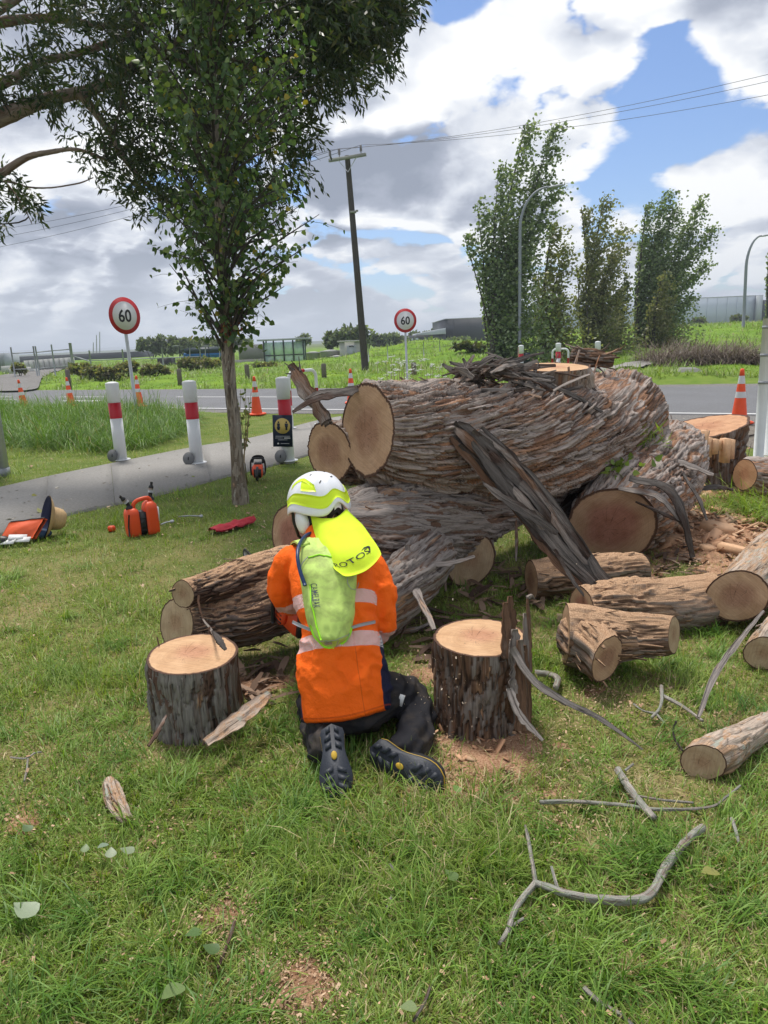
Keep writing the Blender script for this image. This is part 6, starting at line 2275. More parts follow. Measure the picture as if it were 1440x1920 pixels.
def speed_sign(label, px, py, Y, dia, yaw, lean=(0, 0)):
    c = A3(PY(px, py, Y))
    gz = 0.0
    foot = np.array([c[0] + lean[0], c[1] + 0.04, gz])
    root = thing('speed_sign', label, 'road sign', tuple(foot))
    n = np.array([math.sin(yaw), -math.cos(yaw), 0.0])
    B_ = basis(z=n, y=UP)
    Geo().lathe([(dia / 2, -0.006), (dia / 2, 0.0)], 48, c, B_).world('plate', M['sign_red'], root)
    Geo().lathe([(dia * 0.385, 0.0), (dia * 0.385, 0.003)], 48, c, B_).world('white_disc', M['sign_white'], root)
    V, F = text_mesh('60', dia * 0.47, 0.002, dia * 0.008, 1.0)
    V[:, 0] *= 0.90
    V[:, 0] -= (V[:, 0].min() + V[:, 0].max()) / 2
    V[:, 1] -= (V[:, 1].min() + V[:, 1].max()) / 2
    wpart('lettering', c + (V + (0, 0, 0.006)) @ B_.T, F, M['black_paint'], root)
    Geo().tube([foot - (0, 0, 0.1), c - n * 0.045 - UP * 0.2, c - n * 0.045 + UP * dia * 0.3], 0.038, 14).world('pole', M['galv'], root, True)
    for dz in (-0.15, 0.15):
        Geo().box(c - n * 0.03 + UP * dz, (0.14, 0.03, 0.03), basis(x=B_[:, 0], z=UP)).world('bracket', M['galv'], root)
    return root


speed_sign('round red-ringed 60 sign on a grey pole in the tall grass at left', 234, 592, 17.4, 0.82, 0.92, (0.0, 0))
speed_sign('round red-ringed 60 sign on a pole in the field beyond the road', 760, 601, 26.0, 0.80, 0.25)

# ------------------------------------------------------------------ power pole and lines
pp = gp(686, 700)
ptop = PY(651, 292, pp.y)
pole = thing('power_pole', 'dark timber power pole with a crossarm and three insulators', 'power pole', (pp.x, pp.y, 0))
P0, P1 = np.array((pp.x, pp.y, -0.2)), np.array((ptop.x + 0.0, ptop.y, ptop.z))
lean = (P1 - P0)
g = Geo().tube([P0 + lean * t for t in np.linspace(0, 1, 8)], np.linspace(0.19, 0.125, 8), 12)
g.world('shaft', M['pole_wood'], pole, True)
ca, cb = A3(PY(610, 284, pp.y - 0.15)), A3(PY(681, 301, pp.y - 0.15))
arm_dir = np.array([cb[0] - ca[0], -0.9, -0.02])
ac = P1 + np.array([-0.0, -0.17, -0.12])
L_arm = 2.0
ad = arm_dir / np.linalg.norm(arm_dir)
Geo().box(ac, (L_arm, 0.11, 0.14), basis(x=ad, z=UP)).world('crossarm', M['crossarm'], pole)
ins = []
for s in (-0.93, -0.42, 0.75):
    b = ac + ad * s + np.array([0, 0, 0.07])
    pr = [(0.02, 0), (0.02, 0.10)]
    for q in range(4):
        pr += [(0.075, 0.12 + q * 0.06), (0.045, 0.145 + q * 0.06)]
    pr += [(0.05, 0.37), (0.02, 0.39)]
    Geo().lathe(pr, 12, b).world('insulator', M['porcelain'], pole)
    ins.append(b + np.array([0, 0, 0.38]))
for s in (-0.5, 0.5):
    Geo().tube([ac + ad * s + np.array([0, -0.06, -0.05]), P1 + np.array([0, -0.13, -0.75])], 0.015, 6).world('brace', M['galv'], pole)
Geo().box(P1 + np.array([0.16, -0.14, -2.55]), (0.30, 0.16, 0.10)).box(P1 + np.array([0.34, -0.14, -2.50]), (0.12, 0.10, 0.08)).world('junction_box', M['crossarm'], pole)
wl = [((1900, -10), (1440, 131)), ((1900, 20), (1440, 148)), ((1900, 70), (1440, 177))]
for k, q in enumerate(ins):
    endr = A3(PY(2250, (-82, -57, -8)[k], 22.0))
    n = 40
    t = np.linspace(0, 1, n)[:, None]
    Pw = q * (1 - t) + endr * t - np.outer((4 * t * (1 - t))[:, 0] * 0.75, UP)
    o = Geo().tube(Pw, 0.0085, 5).world('power_line', M['wire'])
    tag(o, ['topmost of the three power lines crossing the sky at right', 'middle of the three power lines crossing the sky at right', 'lowest of the three power lines crossing the sky at right'][k], 'power line', 'power lines right of the pole')
    endl = A3(PY(-260, (455, 476, 500)[k], 62.0))
    Pw = q * (1 - t) + endl * t - np.outer((4 * t * (1 - t))[:, 0] * 0.9, UP)
    o = Geo().tube(Pw, 0.011, 5).world('power_line', M['wire'])
    tag(o, ['upper of the three power lines left of the pole behind the poplar', 'middle of the three power lines left of the pole behind the poplar', 'lowest of the three power lines left of the pole behind the poplar'][k], 'power line', 'power lines left of the pole')

# ------------------------------------------------------------------ street lamps


M['lamp_grey'] = simple('lamp_grey', (0.23, 0.25, 0.29), 0.5, 0.12, 4, 0.2)


def street_lamp(label, base_px, Y, top_px, head_px, r0):
    b = A3(PY(*base_px, Y))
    t = A3(PY(*top_px, Y))
    hd = A3(PY(*head_px, Y))
    root = thing('street_lamp', label, 'street lamp', (b[0], b[1], b[2]))
    path = [b - (0, 0, 0.6), b * 0.5 + np.array([t[0], t[1], t[2]]) * 0.5, t]
    dx = hd[0] - t[0]
    dz = hd[2] - t[2]
    arc = [t + np.array([dx * (1 - math.cos(a)), 0, dz * math.sin(a)]) for a in np.linspace(0.15, math.pi / 2, 9)]
    P = path + arc
    Geo().tube(P, np.linspace(r0, r0 * 0.5, len(P)), 10).world('mast', M['lamp_grey'], root, True)
    Geo().lathe([(0.03, -0.42), (0.12, -0.25), (0.14, 0.0), (0.11, 0.30), (0.03, 0.38)], 12, hd + np.array([0.30, 0, 0.0]), basis(z=(1, 0, 0.12), x=(0, 1, 0)) * np.array([1, 0.5, 1])[None]).world('lamp_head', M['steel_grey'], root, True)
    return root


street_lamp('curved grey street lamp in front of the tallest windblown poplar', (974, 692), 36.0, (975, 430), (1030, 350), 0.08)
street_lamp('curved grey street lamp on the grassy rise at the far right', (1393, 628), 62.0, (1399, 500), (1428, 442), 0.13)

# ------------------------------------------------------------------ posts at both edges of the picture
p = gp(4, 892)
gpost = Geo()
o = thing('galvanised_post', 'square galvanised post cut off by the left edge', 'post', (p.x, p.y, 0))
gpost.box((p.x - 0.02, p.y, 1.3), (0.20, 0.15, 2.6)).world('post', M['galv'], o)
Geo().box((p.x - 0.02, p.y, 0.05), (0.215, 0.165, 0.12)).world('foot_sleeve', M['steel_grey'], o)
p = gp(1421, 866)
q = PY(1437, 597, p.y)
sp_ = thing('sign_back', 'back of a roadside sign on two white posts cut off by the right edge', 'road sign', (p.x, p.y, 0))
hgt = q.z
Geo().tube([(p.x, p.y, -0.1), (p.x + 0.0, p.y, hgt * 0.5), (p.x, p.y, hgt)], 0.058, 16).world('post', M['white_paint'], sp_, True)
Geo().tube([(p.x + 0.30, p.y + 0.35, -0.1), (p.x + 0.30, p.y + 0.35, hgt - 0.03)], 0.05, 14).world('post', M['white_paint'], sp_, True)
for z in (hgt - 0.10, hgt - 0.42, hgt - 0.74):
    Geo().lathe([(0.063, -0.016), (0.063, 0.016)], 16, (p.x, p.y, z)).world('clamp', M['steel_grey'], sp_)
    Geo().box((p.x + 0.62, p.y + 0.42, z), (1.1, 0.03, 0.06), basis(x=(0.95, 0.30, 0), z=UP)).world('rail', M['galv'], sp_)
Geo().box((p.x + 0.95, p.y + 0.60, hgt - 0.42), (1.0, 0.012, 0.9), basis(x=(0.95, 0.30, 0), z=UP)).world('panel', M['steel_grey'], sp_)

# ------------------------------------------------------------------ far yard and buildings


def far_box(name, label, cat, px0, px1, pt, pb, Y, mat, depth=3.0, roof=None, group=None, yaw=0.0, parts=()):
    a, b = PY(px0, pb, Y), PY(px1, pb, Y)
    t = PY((px0 + px1) / 2, pt, Y)
    x0, x1, z0, z1 = a.x, b.x, min(a.z, b.z) - 0.4, t.z
    root = thing(name, label, cat, ((x0 + x1) / 2, Y + depth / 2, z0), group)
    g = Geo().box(((x0 + x1) / 2, Y + depth / 2, (z0 + z1) / 2), (x1 - x0, depth, z1 - z0))
    g.world('wall', M[mat], root)
    if roof:
        Geo().box(((x0 + x1) / 2, Y + depth / 2, z1 + 0.06), (x1 - x0 + 0.3, depth + 0.3, 0.12)).world('roof', M[roof], root)
    return root, (x0, x1, z0, z1)


dk, (x0, x1, z0, z1) = far_box('dark_warehouse', 'dark slate box-shaped warehouse left of the tallest windblown poplar', 'building', 836, 1010, 595, 640, 130, 'slate_clad', 30, 'roof_grey')
for k in range(6):
    Geo().box((x0 + (x1 - x0) * (k + 0.5) / 6, 129.97, (z0 + z1) / 2), (0.06, 0.06, z1 - z0 - 0.1)).world('cladding_joint', M['slate_clad'], dk)
lo, (x0, x1, z0, z1) = far_box('low_shed', 'long low shed with a pale mono-pitch roof beside the dark warehouse', 'building', 752, 836, 628, 640, 128, 'slate_clad', 14)
Vr = np.array([(x0 + 2.6, 127.6, z1), (x1, 127.6, z1), (x1, 127.6, z1 + 1.0), (x0 + 2.6, 127.6, z1 + 0.25), (x0 + 2.6, 141, z1), (x1, 141, z1), (x1, 141, z1 + 1.0), (x0 + 2.6, 141, z1 + 0.25)])
wpart('roof', Vr, [np.array([[0, 1, 2, 3], [5, 4, 7, 6], [3, 2, 6, 7], [1, 5, 6, 2], [4, 0, 3, 7]])], M['roof_grey'], lo)
for k in range(3):
    Geo().box((x0 + 0.9 + k * 0.9, 127.96, z0 + 0.9), (0.5, 0.06, 0.5)).world('window', M['white_clad'], lo)
wh, (x0, x1, z0, z1) = far_box('pale_warehouse', 'long pale blue-grey warehouse on the rise at right', 'building', 1020, 1425, 563, 612, 175, 'white_clad', 40, 'roof_grey')
for k in range(22):
    Geo().box((x0 + (x1 - x0) * (k + 0.5) / 22, 174.96, (z0 + z1) / 2), (0.10, 0.06, z1 - z0 - 0.2)).world('cladding_joint', M['white_clad'], wh)
Geo().box((x1 - 0.9, 174.5, (z0 + z1) / 2), (1.3, 0.9, z1 - z0)).world('downpipe_bay', M['roof_grey'], wh)
Geo().box((x1 + 1.2, 178, (z0 + z1) / 2 - 0.5), (2.4, 6, z1 - z0 - 1.0)).world('side_door', M['slate_clad'], wh)
ls, _ = far_box('long_shed', 'very long low dark shed across the yard at far left', 'building', -120, 262, 667, 676, 150, 'slate_clad', 10)
ct, (x0, x1, z0, z1) = far_box('shipping_container', 'grey-blue shipping container at the left edge of the yard', 'container', -40, 11, 663, 688, 72, 'roof_grey', 3)
for k in range(14):
    Geo().box((x0 + (x1 - x0) * (k + 0.5) / 14, 71.96, (z0 + z1) / 2 + 0.1), (0.06, 0.06, z1 - z0 - 0.5)).world('rib', M['steel_grey'], ct)
for k in range(9):
    xa = 46 + k * 9.6
    r_, _ = far_box('concrete_block', 'pale concrete block, %s in the yard row behind the gate' % ('first', 'second', 'third', 'fourth', 'fifth', 'sixth', 'seventh', 'eighth', 'last')[k], 'block', xa, xa + 8.4, 676 - k * 0.7, 689 - k * 0.5, 70, 'concrete_pale', 1.2, None, 'row of concrete blocks behind the gate')
for k in range(3):
    xa = 2 + k * 14
    r_, _ = far_box('steel_stack', ['stack of long pale steel sections in the yard, leftmost', 'stack of long pale steel sections in the yard, middle one', 'stack of long pale steel sections in the yard, right one'][k], 'stack', xa, xa + 32, 686 + k * 3, 691 + k * 3, 66 - k * 2, 'concrete_pale', 1.0)
wl_, _ = far_box('concrete_wall', 'grey concrete retaining wall behind the poplar trunk', 'wall', 322, 520, 676, 692, 66, 'concrete_dark', 0.4)
bn, _ = far_box('dark_skip', 'black skip bin left of the concrete retaining wall', 'bin', 296, 321, 672, 686, 65, 'black_plastic', 1.5)
sl, _ = far_box('slab_stack', 'stack of dark grey concrete slabs left of the bus shelter', 'stack', 448, 500, 646, 668, 72, 'concrete_dark', 3)
for k, (a, b, t, bt, lab) in enumerate(((573, 600, 661, 678, 'low grey concrete tank right of the bus shelter'), (600, 637, 658, 677, 'second low grey concrete tank before the white tower block'), (619, 648, 668, 680, 'small pale concrete trough in front of the tanks'))):
    A_, B2 = PY(a, bt, 62 - k), PY(b, bt, 62 - k)
    tz = PY(a, t, 62 - k).z
    rr_ = (B2.x - A_.x) / 2
    root = thing('concrete_tank', lab, 'tank', ((A_.x + B2.x) / 2, 62 - k + rr_, A_.z))
    z0 = A_.z - 0.3
    Geo().lathe([(rr_, z0), (rr_, tz - 0.12), (rr_ * 1.03, tz - 0.12), (rr_ * 1.03, tz - 0.02)], 24, ((A_.x + B2.x) / 2, 62 - k + rr_, 0)).world('tank_wall', M['concrete_pale'], root)
    Geo().lathe([(rr_ * 0.98, tz - 0.03), (rr_ * 0.5, tz + 0.03), (0.2, tz + 0.05)], 24, ((A_.x + B2.x) / 2, 62 - k + rr_, 0)).world('lid', M['concrete_pale'], root)
wb, (x0, x1, z0, z1) = far_box('white_kiosk', 'pale square concrete kiosk left of the power pole', 'kiosk', 638, 676, 641, 680, 60, 'concrete_pale', 1.8, 'concrete_pale')
Geo().box(((x0 + x1) / 2 + 0.15, 59.97, (z0 + z1) / 2 + 0.1), (0.75, 0.06, z1 - z0 - 0.75)).world('door', M['roof_grey'], wb)
Geo().tube([((x0 + x1) / 2 - 0.05, 59.9, z1 - 0.35), ((x0 + x1) / 2 + 0.2, 59.9, z1 - 0.30), ((x0 + x1) / 2 + 0.35, 59.9, z1 - 0.4)], 0.03, 6).world('scrawl', M['black_paint'], wb)
for k in range(5):
    c = A3(PY(703 + k * 11, 667 - k * 0.4, 60))
    root = thing('concrete_pipe', 'short concrete pipe in the grass, %s from the power pole' % ('first', 'second', 'third', 'fourth', 'last')[k], 'pipe', (c[0], c[1], c[2] - 0.3), 'concrete pipes in the grass')
    Geo().lathe([(0.30, -0.6), (0.30, 0.6), (0.22, 0.6), (0.22, -0.6)], 18, c, basis(z=(0.35, -0.9, 0), x=(0, 0, 1)), caps=False).world('pipe_wall', M['concrete_pale'], root, False)

# bus shelter of glass and dark frames
Ys = 60.0
sx0, sx1 = PY(497, 682, Ys).x, PY(571, 682, Ys).x
zb = min(PY(497, 684, Ys).z, PY(571, 680, Ys).z)
zt = PY(534, 638, Ys).z
sh = thing('bus_shelter', 'glass bus shelter with dark frames and a flat pale roof', 'bus shelter', ((sx0 + sx1) / 2, Ys + 0.7, zb))
mg, ntg, outg = new_mat('shelter_glass')
nsh = nd(ntg, 'MixShader', {0: 0.62, 1: nd(ntg, 'BsdfPrincipled', {'Base Color': (0.66, 0.78, 0.79), 'Roughness': 0.15, 'Specular IOR Level': 0.6}), 2: nd(ntg, 'BsdfTransparent', {'Color': (0.82, 0.92, 0.92)})})
ntg.links.new(nsh.outputs[0], outg.inputs[0])
M['shelter_glass'] = mg
xs = [sx0, sx0 + (sx1 - sx0) * 0.25, sx0 + (sx1 - sx0) * 0.5, sx0 + (sx1 - sx0) * 0.74, sx1]
for x in xs:
    Geo().box((x, Ys, (zb + zt) / 2), (0.10, 0.10, zt - zb)).world('frame_post', M['slate_clad'], sh)
for k in range(4):
    for za, zc in ((zb + 0.05, zb + (zt - zb) * 0.36), (zb + (zt - zb) * 0.40, zt - 0.12)):
        Geo().box(((xs[k] + xs[k + 1]) / 2, Ys + 0.01, (za + zc) / 2), (xs[k + 1] - xs[k] - 0.1, 0.02, zc - za)).world('pane', M['shelter_glass'], sh)
Geo().box(((sx0 + sx1) / 2, Ys - 0.01, zb + (zt - zb) * 0.38), (sx1 - sx0, 0.06, 0.07)).world('frame_rail', M['slate_clad'], sh)
Geo().box(((sx0 + sx1) / 2, Ys + 0.7, zt + 0.08), (sx1 - sx0 + 0.9, 2.2, 0.14)).world('roof', M['roof_grey'], sh)
for x in (sx0, sx1):
    Geo().box((x, Ys + 0.75, (zb + zt) / 2), (0.02, 1.4, zt - zb - 0.2)).world('pane', M['shelter_glass'], sh)
    Geo().box((x, Ys + 1.45, (zb + zt) / 2), (0.10, 0.10, zt - zb)).world('frame_post', M['slate_clad'], sh)

# blue and dark pipes on a rack
pr_ = thing('pipe_stack', 'long dark and bright blue pipes stacked behind the concrete wall', 'pipes', tuple(PY(385, 668, 70)))
for k, (py, mt, pa, pb, rad) in enumerate(((656, 'green_pipe', 346, 425, 0.20), (658, 'green_pipe', 350, 425, 0.20), (664, 'blue_pipe', 345, 421, 0.17), (667, 'blue_pipe', 344, 420, 0.15), (653, 'green_pipe', 352, 424, 0.15))):
    Geo().tube([PY(pa, py + 2, 70 + 0.1 * k), PY(pb, py - 1, 70 + 0.1 * k)], rad, 12).world('pipe', M[mt], pr_, True)
for px in (356, 385, 412):
    Geo().tube([PY(px, 671, 69.8), PY(px, 650, 69.8)], 0.05, 6).world('rack_post', M['steel_grey'], pr_)
for k, px in enumerate((337, 392)):
    a = A3(PY(px, 672, 68))
    b = A3(PY(px - 1, 651, 68))
    t = thing('yard_light', ['small hooked yard light left of the pipe stack', 'small hooked yard light in front of the pipe stack'][k], 'light', tuple(a))
    Geo().tube(smooth_path([a, b, b + (-0.15, 0, 0.12), b + (-0.35, 0, 0.10)], 14), 0.04, 6).world('mast', M['black_paint'], t)
    Geo().box(b + (-0.30, 0, 0.12), (0.55, 0.3, 0.05), basis(x=(1, 0, 0.15), z=(0, 0, 1))).world('panel', M['roof_grey'], t)

# chain fence along the yard, gates on the left
Yf = 50.0
fposts = [(20, 651, 702), (62, 649, 702), (66, 649, 702), (96, 646, 700), (131, 643, 702), (167, 657, 697), (229, 655, 692), (303, 651, 688), (374, 650, 692)]
ff = thing('yard_gate', 'steel mesh gate and fence with tall posts across the yard entrance', 'gate', tuple(PY(70, 702, Yf)))
prev = None
for k, (px, a, b) in enumerate(fposts):
    A_, B2 = A3(PY(px, a, Yf)), A3(PY(px + (b - a) * 0.11, b + 4, Yf))
    B2[0] = A_[0]
    r_ = 0.10 if px == 131 else 0.05
    Geo().tube([B2 - (0, 0, 0.3), A_], r_, 8).world('post', M['steel_grey'], ff, True)
    if prev is not None and k < 5 and k != 2:
        Geo().tube([prev - (0, 0, 0.40), A_ - (0, 0, 0.40)], 0.04, 6).world('rail', M['steel_grey'], ff)
        Geo().tube([prev - (0, 0, 1.45), A_ - (0, 0, 1.45)], 0.03, 6).world('rail', M['steel_grey'], ff)
    elif prev is not None and k >= 6:
        zz_ = A3(PY(px, 676 - 0.035 * (px - 167), Yf))
        zp = A3(PY(fposts[k - 1][0], 676 - 0.035 * (fposts[k - 1][0] - 167), Yf))
        Geo().tube([zp, zz_], 0.035, 6).world('rail', M['steel_grey'], ff)
    prev = A_
Geo().tube([A3(PY(131, 666, Yf)), A3(PY(167, 677, Yf))], 0.045, 6).world('rail', M['steel_grey'], ff)
for k, (px, a, b) in enumerate(((175, 642, 662), (181, 628, 662), (187, 622, 664))):
    A_ = A3(PY(px, a, 180))
    B2 = A3(PY(px, b + 8, 180))
    o = Geo().tube([B2, A_], [0.16, 0.08], 6).world('far_mast', M['steel_grey'])
    tag(o, ['thin far mast, shortest and leftmost of three', 'thin far mast, middle of three', 'thin far mast, tallest and rightmost of three'][k], 'mast', 'far masts over the yard')
# wire fence in the field by the mound
wf = thing('wire_fence', 'thin post and wire fence below the green mound', 'fence', tuple(PY(790, 668, 52)))
prev = None
for px, a, b in ((690, 645, 668), (726, 643, 668), (794, 640, 666), (824, 638, 664), (850, 634, 660), (892, 633, 658), (940, 632, 656)):
    A_ = A3(PY(px, a, 50))
    Geo().tube([A_ - (0, 0, 1.15), A_], 0.035, 6).world('post', M['galv'], wf)
    if prev is not None:
        for dz in (0.06, 0.45, 0.8):
            Geo().tube([prev - (0, 0, dz), A_ - (0, 0, dz)], 0.008, 4).world('wire', M['wire'], wf)
    prev = A_
# short timber posts in the roadside grass
for k, (px, py, Y) in enumerate(((127, 703, 34), (336, 702, 33), (463, 694, 33), (607, 692, 32), (776, 690, 30))):
    c = A3(PY(px, py, Y))
    root = thing('timber_post', ['short timber post at the entrance drive, leftmost', 'short timber post left of the poplar trunk', 'short timber post right of the poplar trunk', 'short timber post above the hoop rail', 'short timber post beside the far speed sign'][k], 'post', (c[0], c[1], 0.1), 'short timber posts beyond the road')
    zt_ = A3(PY(px, py - 10, Y))[2]
    Geo().lathe([(0.11, 0.0), (0.105, zt_ - 0.03), (0.09, zt_)], 10, (c[0], c[1], 0)).world('shaft', M['post_wood'], root)
    Geo().lathe([(0.092, zt_), (0.03, zt_ + 0.02)], 10, (c[0], c[1], 0)).world('top', M['post_wood'], root)
# concrete culvert end
cv = [gp(1266, 712), gp(1360, 713)]
ca_, cb_ = A3(cv[0]), A3(cv[1])
z1_ = A3(PY(1300, 690, ca_[1]))[2]
Vc = np.array([ca_, ca_ * 0.86 + cb_ * 0.14 + (0, 0, z1_), ca_ * 0.52 + cb_ * 0.48 + (0, 0, z1_), cb_])
Vc = np.concatenate([Vc, Vc + (0.25, 0.9, 0)])
Vc[[0, 3, 4, 7], 2] = -0.1
o = wpart('culvert_wall', Vc, [np.array([[0, 3, 2, 1], [4, 5, 6, 7], [1, 2, 6, 5], [0, 1, 5, 4], [2, 3, 7, 6]])], M['concrete_dark'])
tag(o, 'low sloping concrete culvert wall below the brown flax clump', 'culvert')
# pale rock by the entrance
gr_ = Geo()
c = A3(gp(168, 716))
ball(gr_, (c[0], c[1], 0.25), 1.0, 14, (0.42, 0.3, 0.42))
V, F = gr_.arrays()
V = V + 0.12 * (np.stack([fbm(V * 3, 3, s) for s in (4, 5, 6)], -1) - 0.5)
o = wpart('boulder', V, F, M['concrete_pale'], smooth=True)
tag(o, 'pale boulder in the grass beside the brown shrubs', 'rock')
# ------------------------------------------------------------------ trees
POP_V = np.array([[0, 0, 0], [0.40, 0.22, 0.07], [0.30, 0.60, 0.05], [0, 1, -0.02], [-0.30, 0.60, 0.05], [-0.40, 0.22, 0.07]])
POP_F = [np.array([[0, 1, 2, 3], [0, 3, 4, 5]])]
NAR_V = np.array([[0, 0, 0], [0.11, 0.45, 0.02], [0, 1, -0.05], [-0.11, 0.45, 0.02]])
NAR_F = [np.array([[0, 1, 2, 3]])]
TUF_V = np.array([[0, 0, 0], [0.35, 0.4, 0.1], [0.1, 0.95, 0.0], [-0.3, 0.5, 0.1]])
TUF_F = [np.array([[0, 1, 2, 3]])]


def axes_rot(yv, r, hint=None):
    n = len(yv)
    Y_ = yv / (np.linalg.norm(yv, axis=1)[:, None] + 1e-9)
    z = r.normal(size=(n, 3)) if hint is None else hint + 0.35 * r.normal(size=(n, 3))
    z = z - Y_ * (z * Y_).sum(1)[:, None]
    z /= np.linalg.norm(z, axis=1)[:, None] + 1e-9
    x = np.cross(Y_, z)
    return np.stack([x, Y_, z], -1)


def leaf_mesh(name, pos, yv, size, col, r, parent, TV=POP_V, TF=POP_F, hint=None, mat='leaf', kind='stuff'):
    R = axes_rot(yv, r, hint)
    V, F = scatter(TV, TF, pos, R, size)
    C = np.repeat(col, len(TV), 0)
    o = wpart(name, V, F, M[mat], parent, {'col': C})
    if kind:
        o['kind'] = kind
    return o


def palette(n, r, cols, jitter=0.2):
    cols = np.array(cols)
    t = r.random(n) * (len(cols) - 1)
    i = np.minimum(t.astype(int), len(cols) - 2)
    f = (t - i)[:, None]
    c = cols[i] * (1 - f) + cols[i + 1] * f
    return c * r.uniform(1 - jitter, 1 + jitter, n)[:, None]


# --- the young poplar in front
rt = np.random.default_rng(41)
pb = gp(452, 944)
Yp = pb.y
tp = [(452, 948), (446, 880), (440, 800), (431, 720), (427, 660), (425, 600), (418, 500), (412, 400), (404, 290), (402, 180), (394, 40), (388, -120), (384, -300), (380, -480)]
tpath = [A3(PY(a, b, Yp + 0.012 * k)) for k, (a, b) in enumerate(tp)]
tpath[0][2] = -0.03
trad = [0.092, 0.070, 0.066, 0.063, 0.066, 0.058, 0.050, 0.044, 0.038, 0.032, 0.026, 0.02, 0.014, 0.006]
poplar = thing('young_poplar', 'young poplar with a slim pale trunk and fluttering heart-shaped leaves', 'tree', (pb.x, pb.y, 0))
Vt, uvp, cav, _fr = bark_surface(list(zip(tpath, trad)), 40, 150, 0.1, 0.006, 0.08, 141, 18, 0.3)
wpart('trunk', Vt.reshape(-1, 3), [grid_faces(150, 40, True)[:, ::-1]], M['bark_poplar'], poplar, {'cav': cav.ravel()}, uvp.reshape(-1, 3))
NO_GRASS.append((pb.x, pb.y, 0.07))
TPi = smooth_path([(*p, q) for p, q in zip(tpath, trad)], 200)


def crownR(z):
    return np.interp(z, [1.6, 1.95, 2.3, 2.7, 3.3, 4.2, 5.2, 6.5, 7.8, 8.4], [0.24, 0.44, 0.68, 0.82, 0.86, 0.92, 0.9, 0.7, 0.35, 0.1])


lp, ly, lc = [], [], []
br = Geo()
tw = Geo()
for k in range(190):
    z = 1.50 + 6.3 * (k / 190) ** 1.05
    i = np.argmin(np.abs(TPi[:, 2] - z))
    s = TPi[i, :3]
    az = rt.uniform(0, 2 * np.pi)
    out = np.array([math.cos(az), math.sin(az), 0])
    zt = z + rt.uniform(0.22, 1.05)
    R_ = crownR(zt) * rt.uniform(0.55, 1.08)
    e = s + out * R_ + np.array([0.14 * sm(np.array(zt), 1.9, 2.6), 0, zt - z])
    mid = s + out * R_ * 0.42 + np.array([0, 0, (zt - z) * 0.55])
    Pb = smooth_path([s, mid, e], 10)
    br.tube(Pb, np.linspace(TPi[i, 3] * 0.30 + 0.003, 0.003, 10), 5, caps=False)
    nt_w = 8
    for q in range(nt_w):
        a = Pb[min(9, 1 + q)] + rt.normal(0, 0.02, 3)
        d = out * 0.6 + np.array([0, 0, 0.75]) + rt.normal(0, 0.55, 3)
        d /= np.linalg.norm(d)
        L = rt.uniform(0.16, 0.42)
        tw.tube([a, a + d * L * 0.5, a + d * L + np.array([0, 0, -0.03])], [0.0028, 0.002, 0.001], 3, caps=False)
        m = rt.integers(6, 10) if z > 2.6 else rt.integers(4, 8)
        t = np.linspace(0.15, 1, m)[:, None]
        P = a + d * L * t + rt.normal(0, 0.022, (m, 3))
        lp.append(P)
        ly.append(out * 0.35 + rt.normal(0, 0.55, (m, 3)) + np.array([0, 0, -0.65]))
lp, ly = np.concatenate(lp), np.concatenate(ly)
br.world('limbs', M['bark_gum'] if False else M['dry'] if False else M['pole_wood'], poplar, kind='stuff')
tw.world('twigs', M['pole_wood'], poplar, kind='stuff')
n = len(lp)
cl = palette(n, rt, [(0.032, 0.072, 0.026), (0.058, 0.112, 0.036), (0.095, 0.155, 0.050), (0.160, 0.215, 0.075)])
backlit_side = sm(lp[:, 0] - pb.x, -0.1, 0.9)[:, None]
cl = cl * (1 + 0.5 * backlit_side)  # backlight painted in: leaf colour brightened towards the right of the crown
yel = rt.random(n) < 0.022
cl[yel] = np.array([0.36, 0.30, 0.05])
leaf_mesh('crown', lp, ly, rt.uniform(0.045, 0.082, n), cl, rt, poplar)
# knobbly collar under the crown with a tuft of reddish dead leaves
c = A3(PY(428, 618, Yp - 0.06))
n = 60
leaf_mesh('dead_leaf_tuft', c + rt.normal(0, 0.045, (n, 3)), rt.normal(0, 1, (n, 3)) + (0, 0, -0.6), rt.uniform(0.03, 0.05, n), palette(n, rt, [(0.16, 0.05, 0.03), (0.24, 0.09, 0.05)]), rt, poplar)
# sucker shoots beside the trunk
sh = Geo()
lp, ly = [], []
for k in range(6):
    a = A3(PY(450 + rt.uniform(-2, 8), 868, Yp + 0.25))
    e = A3(PY(446 + k * 5.0, 722 + rt.uniform(0, 50), Yp + 0.25 + rt.normal(0, 0.05)))
    P = smooth_path([a, (a + e) / 2 + rt.normal(0, 0.03, 3), e], 12)
    sh.tube(P, np.linspace(0.006, 0.002, 12), 5)
    for q in range(3, 12):
        lp.append(P[q] + rt.normal(0, 0.025, 3))
        ly.append(rt.normal(0, 0.7, 3) + (0, 0, -0.3))
# suckers stand on the grass behind the trunk
suck = thing('poplar_suckers', 'thin leafy sucker shoots growing just right of the poplar trunk', 'plant', tuple(gp(458, 900)))
for v in range(1):
    sh.world('stem', M['dry'], suck, kind='stuff')
lp, ly = np.array(lp), np.array(ly)
leaf_mesh('leaves', lp, ly, rt.uniform(0.03, 0.065, len(lp)), palette(len(lp), rt, [(0.09, 0.14, 0.035), (0.16, 0.22, 0.06), (0.30, 0.26, 0.08)]), rt, suck)
sg = Geo()
for k in range(4):
    sg.tube([A3(gp(458 + 2 * k, 905)), A3(PY(450 + 3 * k, 868, Yp + 0.25))], [0.007, 0.006], 5)
sg.world('stem', M['dry'], suck, kind='stuff')

